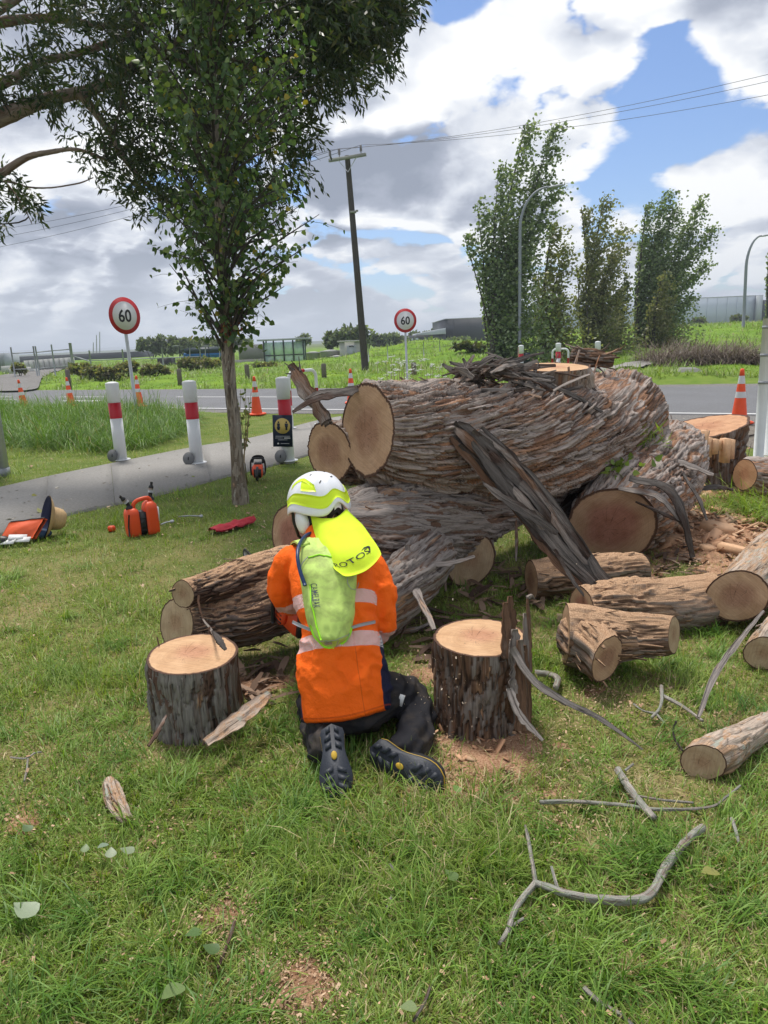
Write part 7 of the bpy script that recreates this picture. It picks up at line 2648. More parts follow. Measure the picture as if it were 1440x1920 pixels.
# --- the big dark tree reaching in from the left
rg = np.random.default_rng(57)
Yg = 10.6
gum = thing('spreading_tree', 'large dark spreading tree whose limbs and narrow leaves reach in from the left', 'tree', (-7.6, Yg, 0))
limbs_px = [
    ([(-560, 420), (-300, 330), (-120, 262), (0, 222), (60, 196), (150, 174), (215, 150), (300, 95), (400, 40), (520, -40)], 0.13, 0.04, 0.0),
    ([(-480, 400), (-200, 420), (-60, 375), (0, 328), (40, 300), (90, 286), (150, 281), (200, 300)], 0.07, 0.018, -0.5),
    ([(-400, 300), (-150, 210), (0, 160), (40, 135), (90, 112), (180, 92), (260, 55), (340, 20)], 0.085, 0.028, 0.7),
    ([(-420, 240), (-200, 110), (0, 42), (70, 36), (140, 38), (210, 52), (300, 40)], 0.08, 0.026, 1.2),
    ([(-300, 200), (-100, 60), (0, 18), (60, -30), (140, -110)], 0.10, 0.03, 0.4),
    ([(-60, 345), (10, 340), (50, 350), (95, 352), (150, 343), (175, 333)], 0.016, 0.006, -0.6),
    ([(150, 174), (200, 240), (250, 320), (320, 380), (390, 420)], 0.06, 0.01, 0.2),
    ([(300, 95), (420, 120), (540, 110), (640, 70), (740, 30)], 0.09, 0.015, 0.5),
    ([(10, 340), (30, 365), (48, 395), (60, 420)], 0.010, 0.004, -0.6)]
tk = [(-7.7, Yg, -0.1), (-7.6, Yg, 1.2), (-7.45, Yg, 2.6), (-7.0, Yg, 4.2), (-6.4, Yg, 6.2), (-5.8, Yg, 8.4)]
Vt, uvp, cav, _ = bark_surface([(np.array(p), q) for p, q in zip(tk, (0.42, 0.36, 0.33, 0.28, 0.2, 0.1))], 48, 60, 0.1, 0.02, 0.1, 151, 12)
wpart('trunk', Vt.reshape(-1, 3), [grid_faces(60, 48, True)[:, ::-1]], M['bark_gum'], gum, {'cav': cav.ravel()}, uvp.reshape(-1, 3))
limb_pts = []
for k, (px, r0, r1, dy) in enumerate(limbs_px):
    pts = [A3(PY(a, b, Yg + dy * (q / len(px)) + 0.1 * math.sin(q * 1.7 + k))) for q, (a, b) in enumerate(px)]
    if k in (0, 1, 2, 3, 4):
        pts[0] = np.array([-7.2 + 0.12 * k, Yg, [3.4, 3.0, 4.0, 4.6, 5.2][k]])
    P = smooth_path([(*p, q) for p, q in zip(pts, np.linspace(r0, r1, len(pts)))], 70)
    Vl, uvl, cvl, _ = bark_surface([(p[:3], p[3]) for p in P[::7]] + [(P[-1, :3], P[-1, 3])], 18, 80, 0.1, min(0.012, r1 * 0.4), 0.12, 160 + k, 12)
    wpart('limb', Vl.reshape(-1, 3), [grid_faces(80, 18, True)[:, ::-1]], M['bark_gum'], gum, {'cav': cvl.ravel()}, uvl.reshape(-1, 3), smooth=True)
    limb_pts.append(P[10:, :3])
limb_pts = np.concatenate(limb_pts)
regions = [([(140, -260), (150, 120), (150, 260), (190, 345), (250, 385), (330, 400), (380, 440), (450, 420), (540, 340), (600, 190), (650, 165), (700, 120), (745, 50), (775, -20), (780, -260)], 900, 0.27),
           ([(-40, -260), (-30, 60), (40, 110), (150, 130), (170, -260)], 66, 0.22),
           ([(-120, 110), (-20, 150), (40, 100), (100, 140), (60, 190), (-60, 230)], 26, 0.18),
           ([(-60, 325), (30, 330), (62, 352), (58, 385), (20, 392), (-10, 420), (-90, 430)], 26, 0.13),
           ([(62, 190), (115, 170), (120, 200), (90, 205)], 5, 0.10), ([(560, -60), (760, -60), (735, 40), (690, 110), (640, 150), (600, 120)], 170, 0.22)]
lp, ly = [], []
twg = Geo()
for poly, nclump, spread in regions:
    poly = np.array(poly, float)
    got = 0
    while got < nclump:
        q = rg.uniform(poly.min(0), poly.max(0))
        if not in_poly(np.array([q[0]]), np.array([q[1]]), poly)[0]:
            continue
        got += 1
        c = A3(PY(q[0], q[1], Yg + rg.normal(0, 0.75)))
        j = np.argmin(np.linalg.norm(limb_pts - c, axis=1))
        if got % 3 == 0:
            a = limb_pts[j]
            twg.tube(smooth_path([a, (a + c) / 2 + rg.normal(0, 0.1, 3), c], 7), np.linspace(0.012, 0.004, 7), 4, caps=False)
        for b in range(4):
            d = rg.normal(0, 0.6, 3) + np.array([0.25, 0, -0.25])
            d /= np.linalg.norm(d)
            m = 13
            t = np.linspace(0, 1, m)[:, None]
            L = spread * rg.uniform(0.7, 1.6)
            P = c + rg.normal(0, spread * 0.45, 3) + d * L * t + rg.normal(0, 0.03, (m, 3))
            lp.append(P)
            ly.append(d + rg.normal(0, 0.6, (m, 3)) + np.array([0.1, 0, -0.35]))
lp, ly = np.concatenate(lp), np.concatenate(ly)
n = len(lp)
twg.world('twigs', M['pole_wood'], gum, kind='stuff')
leaf_mesh('crown', lp, ly, rg.uniform(0.075, 0.14, n), palette(n, rg, [(0.020, 0.042, 0.018), (0.034, 0.062, 0.024), (0.055, 0.085, 0.030), (0.085, 0.085, 0.035)]), rg, gum, NAR_V * np.array([1.25, 1, 1]), NAR_F)


# --- windblown poplars across the road
def wind_tree(label, base, tips, Y, cols, seed, per=46, twig=(0.6, 1.35), size=(0.10, 0.20), trunk_r=0.15, leafn=20, bare=0.04):
    r = np.random.default_rng(seed)
    b = A3(PY(*base, Y))
    root = thing('windblown_poplar', label, 'tree', (b[0], b[1], b[2] - 0.1), 'windblown poplars across the road')
    gt_ = Geo()
    lp, ly = [], []
    for k, tipp in enumerate(tips):
        tip, wd = tipp[:2], (tipp[2] if len(tipp) > 2 else 1.0)
        e = A3(PY(tip[0], tip[1], Y + r.normal(0, 0.5)))
        s = b + np.array([r.normal(0, 0.25), r.normal(0, 0.25), -0.1])
        m = s * 0.5 + e * 0.5 + np.array([-0.16 * (e[0] - s[0]) - 0.15, 0, 0.0])
        P = smooth_path([s, s * 0.75 + m * 0.25 + np.array([0, 0, 0.3]), m, e], 30)
        gt_.tube(P, np.linspace(trunk_r * (0.9 if k else 1.0), 0.015, 30) * (0.6 if k else 1), 7, caps=False)
        nn = int(1.45 * per * np.linalg.norm(e - s) / 9.0) + 8
        for q in range(nn):
            f = bare + (1 - bare) * (q + r.random()) / nn
            a = P[min(29, int(f * 29))]
            az = r.uniform(0, 2 * np.pi)
            L = r.uniform(*twig) * wd * (1.25 - 0.75 * f)
            d = np.array([0.68 + 0.75 * math.cos(az), 0.75 * math.sin(az), 0.70])
            if f < 0.38:
                d[2] *= 0.55
                L *= 1.35
            d /= np.linalg.norm(d)
            t = np.linspace(0.05, 1, leafn)[:, None]
            bend = np.array([0.65, 0, -0.10])
            lp.append(a + d * L * t + bend * L * t ** 2 + r.normal(0, 0.12, (leafn, 3)) * wd)
            ly.append(np.array([0.75, 0, 0.1]) + r.normal(0, 0.6, (leafn, 3)))
    lp, ly = np.concatenate(lp), np.concatenate(ly)
    n = len(lp)
    gt_.world('trunk', M['pole_wood'], root, kind='stuff')
    leaf_mesh('crown', lp, ly, r.uniform(*size, n), palette(n, r, cols, 0.3), r, root)
    return root


GRN = [(0.09, 0.14, 0.065), (0.14, 0.20, 0.095), (0.21, 0.27, 0.14), (0.31, 0.36, 0.24)]
OLV = [(0.13, 0.16, 0.07), (0.19, 0.21, 0.095), (0.28, 0.27, 0.13)]
BRN = [(0.15, 0.175, 0.08), (0.22, 0.225, 0.11), (0.30, 0.28, 0.15)]
wind_tree('tallest windblown poplar with twin bent tops behind the curved street lamp', (925, 694), [(985, 232, 1.2), (1040, 232, 0.95), (935, 310, 1.0), (895, 385, 1.0), (870, 440, 0.9), (1040, 350, 1.1), (1000, 330, 1.2), (960, 420, 1.2), (905, 500, 1.1), (985, 480, 1.2)], 37.0, GRN, 201, 64)
wind_tree('olive brown windblown tree right of the street lamp mast', (1022, 692), [(1035, 420, 0.9), (1058, 470, 1.0), (1000, 520, 1.0), (1045, 560, 1.0), (1010, 590, 1.0)], 39.0, OLV, 203, 60)
wind_tree('middle windblown poplar with a yellowing crown and thin bare tops', (1108, 682), [(1090, 388, 0.9), (1132, 372, 1.1), (1163, 430, 1.1), (1148, 480, 1.0), (1082, 500, 0.9), (1100, 450, 1.0), (1160, 545, 0.9), (1075, 560, 0.9)], 43.0, BRN + OLV[:2], 205, 60)
wind_tree('pale grey-green young tree between the middle and right poplars', (1140, 680), [(1165, 560, 0.9), (1150, 600, 0.9), (1172, 520, 0.6), (1130, 610, 0.9)], 45.0, [(0.09, 0.12, 0.06), (0.15, 0.18, 0.10)], 207, 52)
wind_tree('broad dark green windblown poplar at the right of the row', (1193, 672), [(1212, 382, 1.1), (1245, 362, 1.2), (1262, 392, 1.3), (1312, 378, 1.1), (1332, 432, 1.1), (1300, 430, 1.1), (1322, 495, 0.9), (1200, 450, 0.9), (1235, 440, 1.2), (1280, 500, 1.2), (1295, 560, 0.9)], 47.0, GRN, 209, 70)
wind_tree('small brown-leaved tree in front of the broad dark poplar', (1222, 668), [(1240, 520, 0.9), (1252, 560, 0.9), (1215, 575, 0.8), (1245, 600, 0.9)], 45.5, BRN, 211, 60)
wind_tree('dark tree at the right edge above the pale warehouse end', (1445, 625), [(1442, 470, 0.7), (1436, 520, 0.8), (1470, 480, 1.0), (1460, 560, 1.0), (1440, 570, 0.9)], 62.0, GRN, 213, 60, (0.7, 1.4), (0.16, 0.26))


def bush(name, label, cat, px, py, rx, ry, Y, n, size, cols, seed, group=None, lobes=12, stem=True, TV=TUF_V, flat=0.0):
    r = np.random.default_rng(seed)
    c = A3(PY(px, py, Y))
    sx, sz = rx * Y / F_PX, ry * Y / F_PX
    zb_ = min(c[2] - sz, float(H(c[0], c[1])) + 0.05) if Y < 100 else c[2] - sz
    root = thing(name, label, cat, (c[0], c[1], zb_), group)
    P = []
    for k in range(lobes):
        o = np.array([r.uniform(-0.95, 0.95) * sx, r.uniform(-0.6, 0.6) * sx, r.uniform(-0.5, 0.6) * sz])
        q = r.normal(size=(n // lobes, 3))
        q /= np.linalg.norm(q, axis=1)[:, None]
        q *= (0.35 + 0.85 * r.random((len(q), 1))) * np.array([sx * 0.45, sx * 0.45, sz * 0.55])
        P.append(c + o + q)
    P = np.concatenate(P)
    P[:, 2] = np.maximum(P[:, 2], zb_)
    m = len(P)
    leaf_mesh('foliage', P, r.normal(0, 1, (m, 3)) + np.array([0.3, 0, 0.5]), r.uniform(*size, m), palette(m, r, cols, 0.3), r, root, TV)
    g = Geo()
    for k in range(4):
        g.tube(smooth_path([np.array([c[0], c[1], zb_ - 0.1]), c + np.array([r.normal(0, sx * 0.3), 0, -sz * 0.3]), c + np.array([r.normal(0, sx * 0.5), r.normal(0, sx * 0.3), sz * 0.4])], 8), np.linspace(0.03 * max(1, sz), 0.01, 8), 5, caps=False)
    g.world('stems', M['pole_wood'], root, kind='stuff')
    return root


HAZE_GRN = [(0.11, 0.155, 0.085), (0.16, 0.205, 0.115), (0.22, 0.26, 0.16)]  # far tree greens, lightened in the colour itself to stand for haze
SCR = [(0.14, 0.15, 0.065), (0.23, 0.20, 0.11), (0.16, 0.22, 0.08), (0.30, 0.26, 0.15)]
for k, (px, py, rx, ry, Y, lab) in enumerate(((282, 650, 22, 15, 95, 'leafy tree behind the yard, leftmost of the row'), (312, 647, 20, 16, 96, 'bushy tree in the yard row left of the pipe stack'), (340, 650, 20, 13, 94, 'low tree behind the first yard light'),
                                              (372, 648, 22, 12, 97, 'tree behind the blue pipe stack'), (402, 650, 18, 12, 98, 'tree half hidden by the poplar trunk'), (450, 645, 18, 10, 99, 'low tree just right of the poplar trunk'),
                                              (655, 633, 30, 20, 85, 'round leafy tree behind the concrete kiosk'), (622, 640, 16, 16, 86, 'tree left of the kiosk above the tanks'), (566, 641, 12, 10, 110, 'small far tree right of the shelter roof'),
                                              (712, 640, 18, 14, 120, 'tree just right of the power pole'), (742, 640, 20, 12, 125, 'tree left of the far speed sign'), (790, 634, 20, 10, 150, 'far tree right of the far speed sign'), (815, 628, 14, 9, 160, 'far tree above the low shed'),
                                              (860, 641, 20, 7, 100, 'low shrubs at the foot of the dark warehouse'))):
    bush('yard_tree', lab, 'tree', px, py, rx, ry, Y, 750, (0.25 * Y / 95, 0.6 * Y / 95), HAZE_GRN, 300 + k, 'trees behind the yard')
for k, (px, py, rx, ry, Y, lab) in enumerate(((150, 694, 16, 12, 40, 'brown scrubby shrub right of the gate post'), (180, 700, 20, 13, 39, 'brown-green shrub above the pale boulder'), (212, 703, 18, 12, 38.5, 'tangled brown shrub left of the speed sign pole'),
                                              (240, 690, 16, 10, 42, 'scrub right of the speed sign pole'), (290, 694, 20, 8, 42, 'low scrub before the black skip'), (360, 682, 22, 9, 50, 'dry tussock before the concrete wall'), (395, 682, 14, 9, 49, 'dry tussock left of the poplar trunk'),
                                              (35, 692, 10, 7, 52, 'small dead brown shrub by the gate'), (500, 690, 16, 6, 48, 'low scrub below the bus shelter'), (880, 652, 24, 8, 46, 'brown tussock on the bank left of the tallest poplar'), (1085, 690, 10, 9, 40, 'low bush between the poplar trunks'),
                                              (1310, 605, 8, 4, 150, 'far shrub before the pale warehouse'), (1385, 600, 10, 4, 150, 'far shrub right of the street lamp mast'))):
    bush('scrub_bush', lab, 'shrub', px, py, rx, ry, Y, 700, (0.16 * Y / 45, 0.34 * Y / 45), SCR if k < 9 else [(0.12, 0.11, 0.05), (0.10, 0.15, 0.045)], 340 + k, 'scrub beyond the road')

# brown flax-like hedge of drooping blades
rf = np.random.default_rng(71)
fa, fb = A3(gp(1246, 694)), A3(gp(1470, 690))
n = 5200
t = rf.random(n)
base = fa[None] * (1 - t[:, None]) + fb[None] * t[:, None]
base[:, 1] += rf.uniform(-0.2, 3.2, n)
base[:, 0] += rf.normal(0, 0.15, n)
L = rf.uniform(0.7, 1.55, n)
az = rf.normal(0.2, 1.5, n)
tcol = rf.random(n)[:, None]
colf = np.array([0.085, 0.062, 0.048]) * (1 - tcol) + np.array([0.24, 0.19, 0.145]) * tcol
V, F, C = merge([blades(base[:, 0], base[:, 1], H(base[:, 0], base[:, 1]) - 0.05, L, rf.uniform(0.012, 0.03, n), az, np.abs(rf.normal(0.4, 0.3, n)), np.abs(rf.normal(1.0, 0.4, n)), colf, 4)])
o = wpart('flax_hedge', V, F, M['flax'], attrs={'col': C})
tag(o, 'long brown hedge of drooping flax-like blades across the road', 'hedge')

# white umbels by the far sign
ru = np.random.default_rng(73)
gs_, gf_ = Geo(), Geo()
for k in range(46):
    px, py = ru.uniform(700, 850), ru.uniform(668, 712)
    c = A3(PY(px, py, 24.6 + ru.random() * 3))
    gs_.tube([np.array([c[0], c[1], 0]), c], [0.008, 0.005], 4, caps=False)
    for q in range(9):
        d = ru.normal(0, 0.055, 3) * (1, 1, 0.3)
        gf_.lathe([(0.035, 0), (0.02, 0.014)], 5, c + d)
um = thing('white_umbels', 'tall white umbel flowers round the foot of the far speed sign', 'flowers', tuple(gp(765, 735)))
gs_.world('stems', M['dry'], um, kind='stuff')
gf_.world('flower_heads', simple('umbel_white', (0.66, 0.68, 0.62), 0.8), um, kind='stuff')
# green weeds caught between the trunk and the leaning log, and by the felling stump
for k, (px, py, t0, nn, sz, lab) in enumerate(((1158, 880, 5.45, 90, 0.055, 'small green weeds sprouting between trunk and leaning log'), (1195, 830, 5.75, 120, 0.07, 'grassy tuft lodged on top of the leaning log'))):
    c = A3(PD(px, py, t0))
    root = thing('weed_tuft', lab, 'weeds', tuple(c - (0, 0, 0.05)))
    P = c + ru.normal(0, 1, (nn, 3)) * np.array([0.10, 0.06, 0.04])
    leaf_mesh('leaves', P, ru.normal(0, 0.6, (nn, 3)) + (0, -0.2, 0.5), ru.uniform(sz * 0.6, sz * 1.3, nn), palette(nn, ru, [(0.12, 0.20, 0.03), (0.24, 0.33, 0.07)]), ru, root, POP_V if k == 0 else NAR_V * np.array([1, 2.2, 1]), POP_F if k == 0 else NAR_F)
    Geo().tube([c - (0, 0, 0.08), c + (0.01, 0, 0.04)], [0.004, 0.002], 5).world('stem', M['dry'], root)
c = gp(1415, 960)
n = 900
x, y = c.x + ru.normal(0, 0.16, n), c.y + ru.normal(0, 0.30, n)
V, F, C = merge([blades(x, y, np.zeros(n), ru.uniform(0.12, 0.36, n), ru.uniform(0.005, 0.009, n), ru.normal(3.6, 0.9, n), np.abs(ru.normal(0.4, 0.3, n)), np.abs(ru.normal(0.8, 0.3, n)), palette(n, ru, [(0.16, 0.27, 0.04), (0.30, 0.40, 0.10)]), 4)])
o = wpart('long_grass_clump', V, F, M['grass'], attrs={'col': C})
tag(o, 'clump of long pale green grass among the wood chips at right', 'grass clump')
# ------------------------------------------------------------------ tools and things left on the grass
# twin fuel can
fc = gp(268, 1002)
yaw = 0.55
Bc = np.array([[math.cos(yaw), -math.sin(yaw), 0], [math.sin(yaw), math.cos(yaw), 0], [0, 0, 1]])
can = thing('fuel_can', 'orange twin fuel can with two black spouts standing by the footpath', 'fuel can', (fc.x, fc.y, 0))


def can_tank(x0, x1, y0, y1, h, name):
    g = Geo()
    lay = [(0.0, 0.86), (0.015, 0.97), (0.05, 1.0), (h * 0.78, 1.0), (h * 0.92, 0.86), (h, 0.50)]
    P = []
    for z, s in lay:
        for a in np.linspace(0, 2 * np.pi, 28, endpoint=False):
            c, s_ = math.cos(a), math.sin(a)
            q = (abs(c) ** 6 + abs(s_) ** 6) ** (-1 / 6)
            P.append(((x0 + x1) / 2 + c * q * (x1 - x0) / 2 * s, (y0 + y1) / 2 + s_ * q * (y1 - y0) / 2 * s, z))
    g.add(np.array(P), grid_faces(len(lay), 28, True), np.array([np.arange(28)[::-1], (len(lay) - 1) * 28 + np.arange(28)]))
    V, F = g.arrays()
    return wpart(name, np.array((fc.x, fc.y, 0)) + V @ Bc.T * 0.9, F, M['orange_plastic'], can, smooth=False)


def cw(P):
    return np.array((fc.x, fc.y, 0)) + np.asarray(P, float) @ Bc.T * 0.9


can_tank(-0.155, -0.02, -0.085, 0.085, 0.29, 'tank')
can_tank(0.03, 0.165, -0.085, 0.10, 0.335, 'tank')
Geo().box(cw((0.005, 0.0, 0.13)), (0.055, 0.14, 0.20), Bc).world('tool_holder', M['black_plastic'], can)
for z in (0.06, 0.10, 0.14, 0.18):
    Geo().box(cw((0.005, -0.072, z)), (0.057, 0.012, 0.012), Bc).world('holder_rib', M['black_paint'], can)
Geo().tube([cw(p) for p in smooth_path([(-0.06, 0.0, 0.26), (-0.06, 0.0, 0.315), (-0.02, 0, 0.355), (0.06, 0, 0.37), (0.10, 0, 0.36), (0.12, 0, 0.31)], 24)], 0.019, 12).world('handle', M['orange_plastic'], can, True)
for (a, b, c_), nm in ((((-0.10, -0.01, 0.275), (-0.12, -0.01, 0.35), (-0.185, -0.02, 0.43)), 'spout'), (((0.125, 0.03, 0.33), (0.13, 0.035, 0.40), (0.155, 0.03, 0.52)), 'spout')):
    P = smooth_path([cw(a), cw(b), cw(c_)], 14)
    sp = Geo().tube(P, np.concatenate([np.full(3, 0.032), np.full(4, 0.018), np.full(4, 0.022), np.full(3, 0.012)]), 12).world('spout', M['black_plastic'], can, True)
    Geo().tube([P[6], P[9]], 0.0235, 12).world('collar', M['grey_tape'], sp)
Geo().box(cw((0.155, -0.02, 0.20)), (0.03, 0.09, 0.13), Bc).world('label_panel', M['sign_white'], can)
Geo().tube([cw((-0.15, -0.087, 0.02)), cw((-0.15, -0.09, 0.12)), cw((-0.13, -0.08, 0.24))], 0.007, 8).world('retaining_strap', M['black_plastic'], can)
# second saw behind the poplar
s2 = gp(483, 905)
saw2 = thing('chainsaw', 'orange and black chainsaw standing in the grass behind the poplar trunk', 'chainsaw', (s2.x, s2.y, 0))
build_saw(saw2, (s2.x, s2.y + 0.12, 0.115), basis(x=(-0.10, 0.99, -0.05), z=(0.05, 0.0, 1)) * 1.0, 0.42)
# red cloth
rr = np.random.default_rng(5)
a, b = gp(398, 1003), gp(476, 982)
A_, B_2 = A3(a), A3(b)
g = np.meshgrid(np.linspace(0, 1, 40), np.linspace(-1, 1, 14))
U, W_ = g
d = B_2 - A_
sd_ = np.cross(d, UP)
sd_ /= np.linalg.norm(sd_)
wid = 0.055 + 0.03 * np.sin(U * 3 + 0.5)
hz_ = 0.035 + 0.045 * fbm(np.stack([U * 7, W_ * 2.5, U * 0], -1), 3, 4) - 0.03 * W_ ** 2
P = A_ + U[..., None] * d + W_[..., None] * wid[..., None] * sd_ + hz_[..., None] * UP
P[..., 2] += 0.015
V = np.concatenate([P.reshape(-1, 3), P.reshape(-1, 3) - (0, 0, 0.012)])
o = wpart('red_cloth', V, [np.concatenate([grid_faces(14, 40), grid_faces(14, 40)[:, ::-1] + 560])], simple('red_cloth', (0.42, 0.02, 0.035), 0.7, 0.35, 9), smooth=True)
tag(o, 'crumpled red cloth lying on the grass right of the fuel can', 'cloth')
# hat, bag and small things at the left edge
hp = gp(100, 1006)
hat = thing('sun_hat', 'straw sun hat with a dark blue lining tipped on its side', 'hat', (hp.x, hp.y, 0))
ax = np.array([-0.80, -0.52, 0.30])
ax /= np.linalg.norm(ax)
Mh = basis(z=-ax, x=(0.1, 0.2, 1.0))
hc = np.array((hp.x - 0.02, hp.y, 0.180))
prof = [(0.205, -0.02), (0.16, 0.012), (0.108, 0.03), (0.104, 0.06), (0.095, 0.11), (0.066, 0.145), (0.015, 0.155)]
rib = []
for k in range(len(prof) - 1):
    for q in range(5):
        t = q / 5
        rib.append((prof[k][0] * (1 - t) + prof[k + 1][0] * t + 0.003 * (q % 2), prof[k][1] * (1 - t) + prof[k + 1][1] * t))
Geo().lathe(rib, 36, hc, Mh, caps=False).world('straw', simple('straw', (0.52, 0.36, 0.19), 0.85, 0.25, 40, 0, 0.4, 200), hat, False)
Geo().lathe([(r_ - 0.004, z - 0.008) for r_, z in prof], 36, hc, Mh, caps=False).world('lining', simple('navy_lining', (0.008, 0.012, 0.045), 0.8, 0.2), hat, True)
Geo().lathe([(0.1, 0.036), (0.1, 0.05)], 36, hc, Mh, caps=False).world('hat_band', M['navy'], hat)
bp = gp(72, 1012)
bt_ = thing('blue_pouch', 'small dark blue pouch lying under the tipped sun hat', 'pouch', (bp.x, bp.y, 0))
g = Geo()
ball(g, (bp.x + 0.02, bp.y + 0.03, 0.05), 1.0, 16, (0.10, 0.07, 0.05))
V, F = g.arrays()
wpart('pouch_body', V + 0.02 * (np.stack([fbm(V * 14, 2, s) for s in (1, 2, 3)], -1) - 0.5), F, simple('blue_nylon', (0.012, 0.045, 0.11), 0.5, 0.2), bt_, smooth=True)
Geo().tube([(bp.x - 0.07, bp.y, 0.03), (bp.x - 0.09, bp.y, 0.10), (bp.x - 0.04, bp.y + 0.02, 0.11)], 0.008, 6).world('cord_loop', M['black_plastic'], bt_)
ob = gp(28, 1022)
bag = thing('orange_bag', 'open orange zip bag with white papers spilling out at the left edge', 'bag', (ob.x, ob.y, 0))
N1, N2 = 24, 12
U, W_ = np.meshgrid(np.linspace(0, 1, N1), np.linspace(0, 1, N2))
org = np.array((ob.x - 0.15, ob.y, 0.03))
P = org + U[..., None] * np.array([0.30, 0.03, 0.02]) + W_[..., None] * np.array([0.07, 0.12, 0.15]) + (0.03 * np.sin(U * np.pi) * np.sin(W_ * np.pi) + 0.012 * (fbm(np.stack([U * 5, W_ * 5, U * 0], -1), 3, 8) - 0.5))[..., None] * np.array([0, -0.7, 0.7])
V = np.concatenate([P.reshape(-1, 3), (P + (0.01, 0.05, -0.02)).reshape(-1, 3)])
kk = N1 * N2
bd = [q for q in range(N1)] + [q * N1 + N1 - 1 for q in range(1, N2)] + [(N2 - 1) * N1 + q for q in range(N1 - 2, -1, -1)] + [q * N1 for q in range(N2 - 2, 0, -1)]
rimf_ = [[bd[q], bd[(q + 1) % len(bd)], kk + bd[(q + 1) % len(bd)], kk + bd[q]] for q in range(len(bd))]
wpart('bag_body', V, [np.concatenate([grid_faces(N2, N1), grid_faces(N2, N1)[:, ::-1] + kk, np.array(rimf_)])], simple('orange_nylon', (0.70, 0.10, 0.025), 0.6, 0.12, 9), bag, smooth=True)
Geo().tube(P[-1] + (0.005, 0.02, 0.0), 0.008, 8).world('zip', M['black_plastic'], bag)
g = Geo()
ball(g, org + (0.05, -0.03, 0.02), 1.0, 14, (0.09, 0.05, 0.045))
V, F = g.arrays()
wpart('black_lining', V + 0.02 * (np.stack([fbm(V * 12, 2, s) for s in (1, 2, 3)], -1) - 0.5), F, M['black_plastic'], bag, smooth=True)
for k, (dx_, dy_, dz_, ry_) in enumerate(((0.20, -0.03, 0.05, 0.2), (0.12, -0.07, 0.02, -0.15), (0.24, -0.05, 0.03, 0.05))):
    o = Geo().box(org + (dx_, dy_, dz_), (0.15, 0.06, 0.008), rot_euler(np.array([0.5]), np.array([ry_ * 0.4]), np.array([ry_]))[0]).world('paper_packet', M['sign_white'])
    tag(o, ['white paper packet leaning on the orange bag', 'white paper packet lowest in the grass before the orange bag', 'white paper packet at the right corner of the orange bag'][k], 'packet', 'paper packets by the bag')
o = Geo().lathe([(0.035, 0.01), (0.035, 0.045), (0.028, 0.055)], 16, A3(gp(210, 997))).world('orange_beaker', M['orange_plastic'])
tag(o, 'small orange plastic cup in the grass left of the fuel can', 'cup')
for k, ((a, b), (c_, d_), lab) in enumerate((((303, 993), (324, 987), 'thin bright steel file lying right of the fuel can'), ((336, 978), (378, 977), 'dark combination wrench lying in the grass beyond the fuel can'))):
    p, q = A3(gp(a, b)) + (0, 0, 0.05), A3(gp(c_, d_)) + (0, 0, 0.05)
    t = thing('hand_tool', lab, 'tool', tuple(p))
    Geo().tube([p, p * 0.5 + q * 0.5 + (0, 0, 0.006), q], 0.007, 6).world('shaft', M['galv' if k == 0 else 'steel_grey'], t)
    Geo().lathe([(0.02, -0.006), (0.02, 0.006)], 8, q, basis(z=(0, -0.4, 1), x=(1, 0, 0))).world('tool_head', M['steel_grey'], t)

# ------------------------------------------------------------------ branches on the grass


def branch(label, runs, mat='bark_lichen', name='fallen_branch', cat='branch', seed=0):
    pts0 = A3(gp(*runs[0][0][0]))
    root = thing(name, label, cat, (pts0[0], pts0[1], 0))
    for k, (px, r0, r1) in enumerate(runs):
        n = len(px)
        pts = []
        for q, p in enumerate(px):
            lift = (p[2] if len(p) > 2 else 0.012) + (0.013 if p[1] > 1250 else 0.0)
            pts.append(A3(gp(p[0], p[1], r0 + lift)))
        rad = np.linspace(r0, r1, n)
        V, uv_, cv_, _ = bark_surface([(p, r_) for p, r_ in zip(pts, rad)], 14, 12 * n, 0.2, r0 * 0.22, 0.22, seed + k, 60, 0.3)
        nv = 12 * n
        F = [grid_faces(nv, 14, True)[:, ::-1], np.array([np.arange(14), (nv - 1) * 14 + np.arange(14)[::-1]])]
        wpart('main_stem' if k == 0 else 'side_stem', V.reshape(-1, 3), F, M[mat], root, {'cav': cv_.ravel() * 0.3 + 0.6}, uv_.reshape(-1, 3), smooth=True)
    return root


branch('bent grey lichen-spotted branch lying in the bottom right of the lawn', [([(1318, 1552), (1290, 1574), (1250, 1622), (1212, 1682), (1130, 1686), (1065, 1676), (1004, 1655)], 0.0145, 0.010), ([(1004, 1655), (968, 1702), (952, 1745), (936, 1770)], 0.010, 0.005), ([(1004, 1655), (1000, 1625, 0.03), (992, 1580, 0.04), (985, 1548, 0.05)], 0.007, 0.004), ([(1046, 1668), (1040, 1648, 0.03), (1034, 1625, 0.04)], 0.006, 0.003), ([(962, 1735), (982, 1722, 0.02)], 0.004, 0.003)], seed=21)
branch('long thin grey twig lying across the lawn above the bent branch', [([(1012, 1504), (1080, 1503), (1170, 1510), (1235, 1518), (1330, 1513), (1360, 1495, 0.02), (1388, 1473, 0.03)], 0.0075, 0.0035), ([(1180, 1490), (1240, 1500), (1300, 1505)], 0.003, 0.002)], seed=31)
branch('short thick broken stick crossing the long thin twig', [([(1158, 1443), (1182, 1482), (1212, 1518), (1226, 1534)], 0.013, 0.012), ([(1172, 1445), (1188, 1432, 0.03)], 0.005, 0.003), ([(1198, 1502), (1176, 1503, 0.02)], 0.006, 0.004)], seed=41)
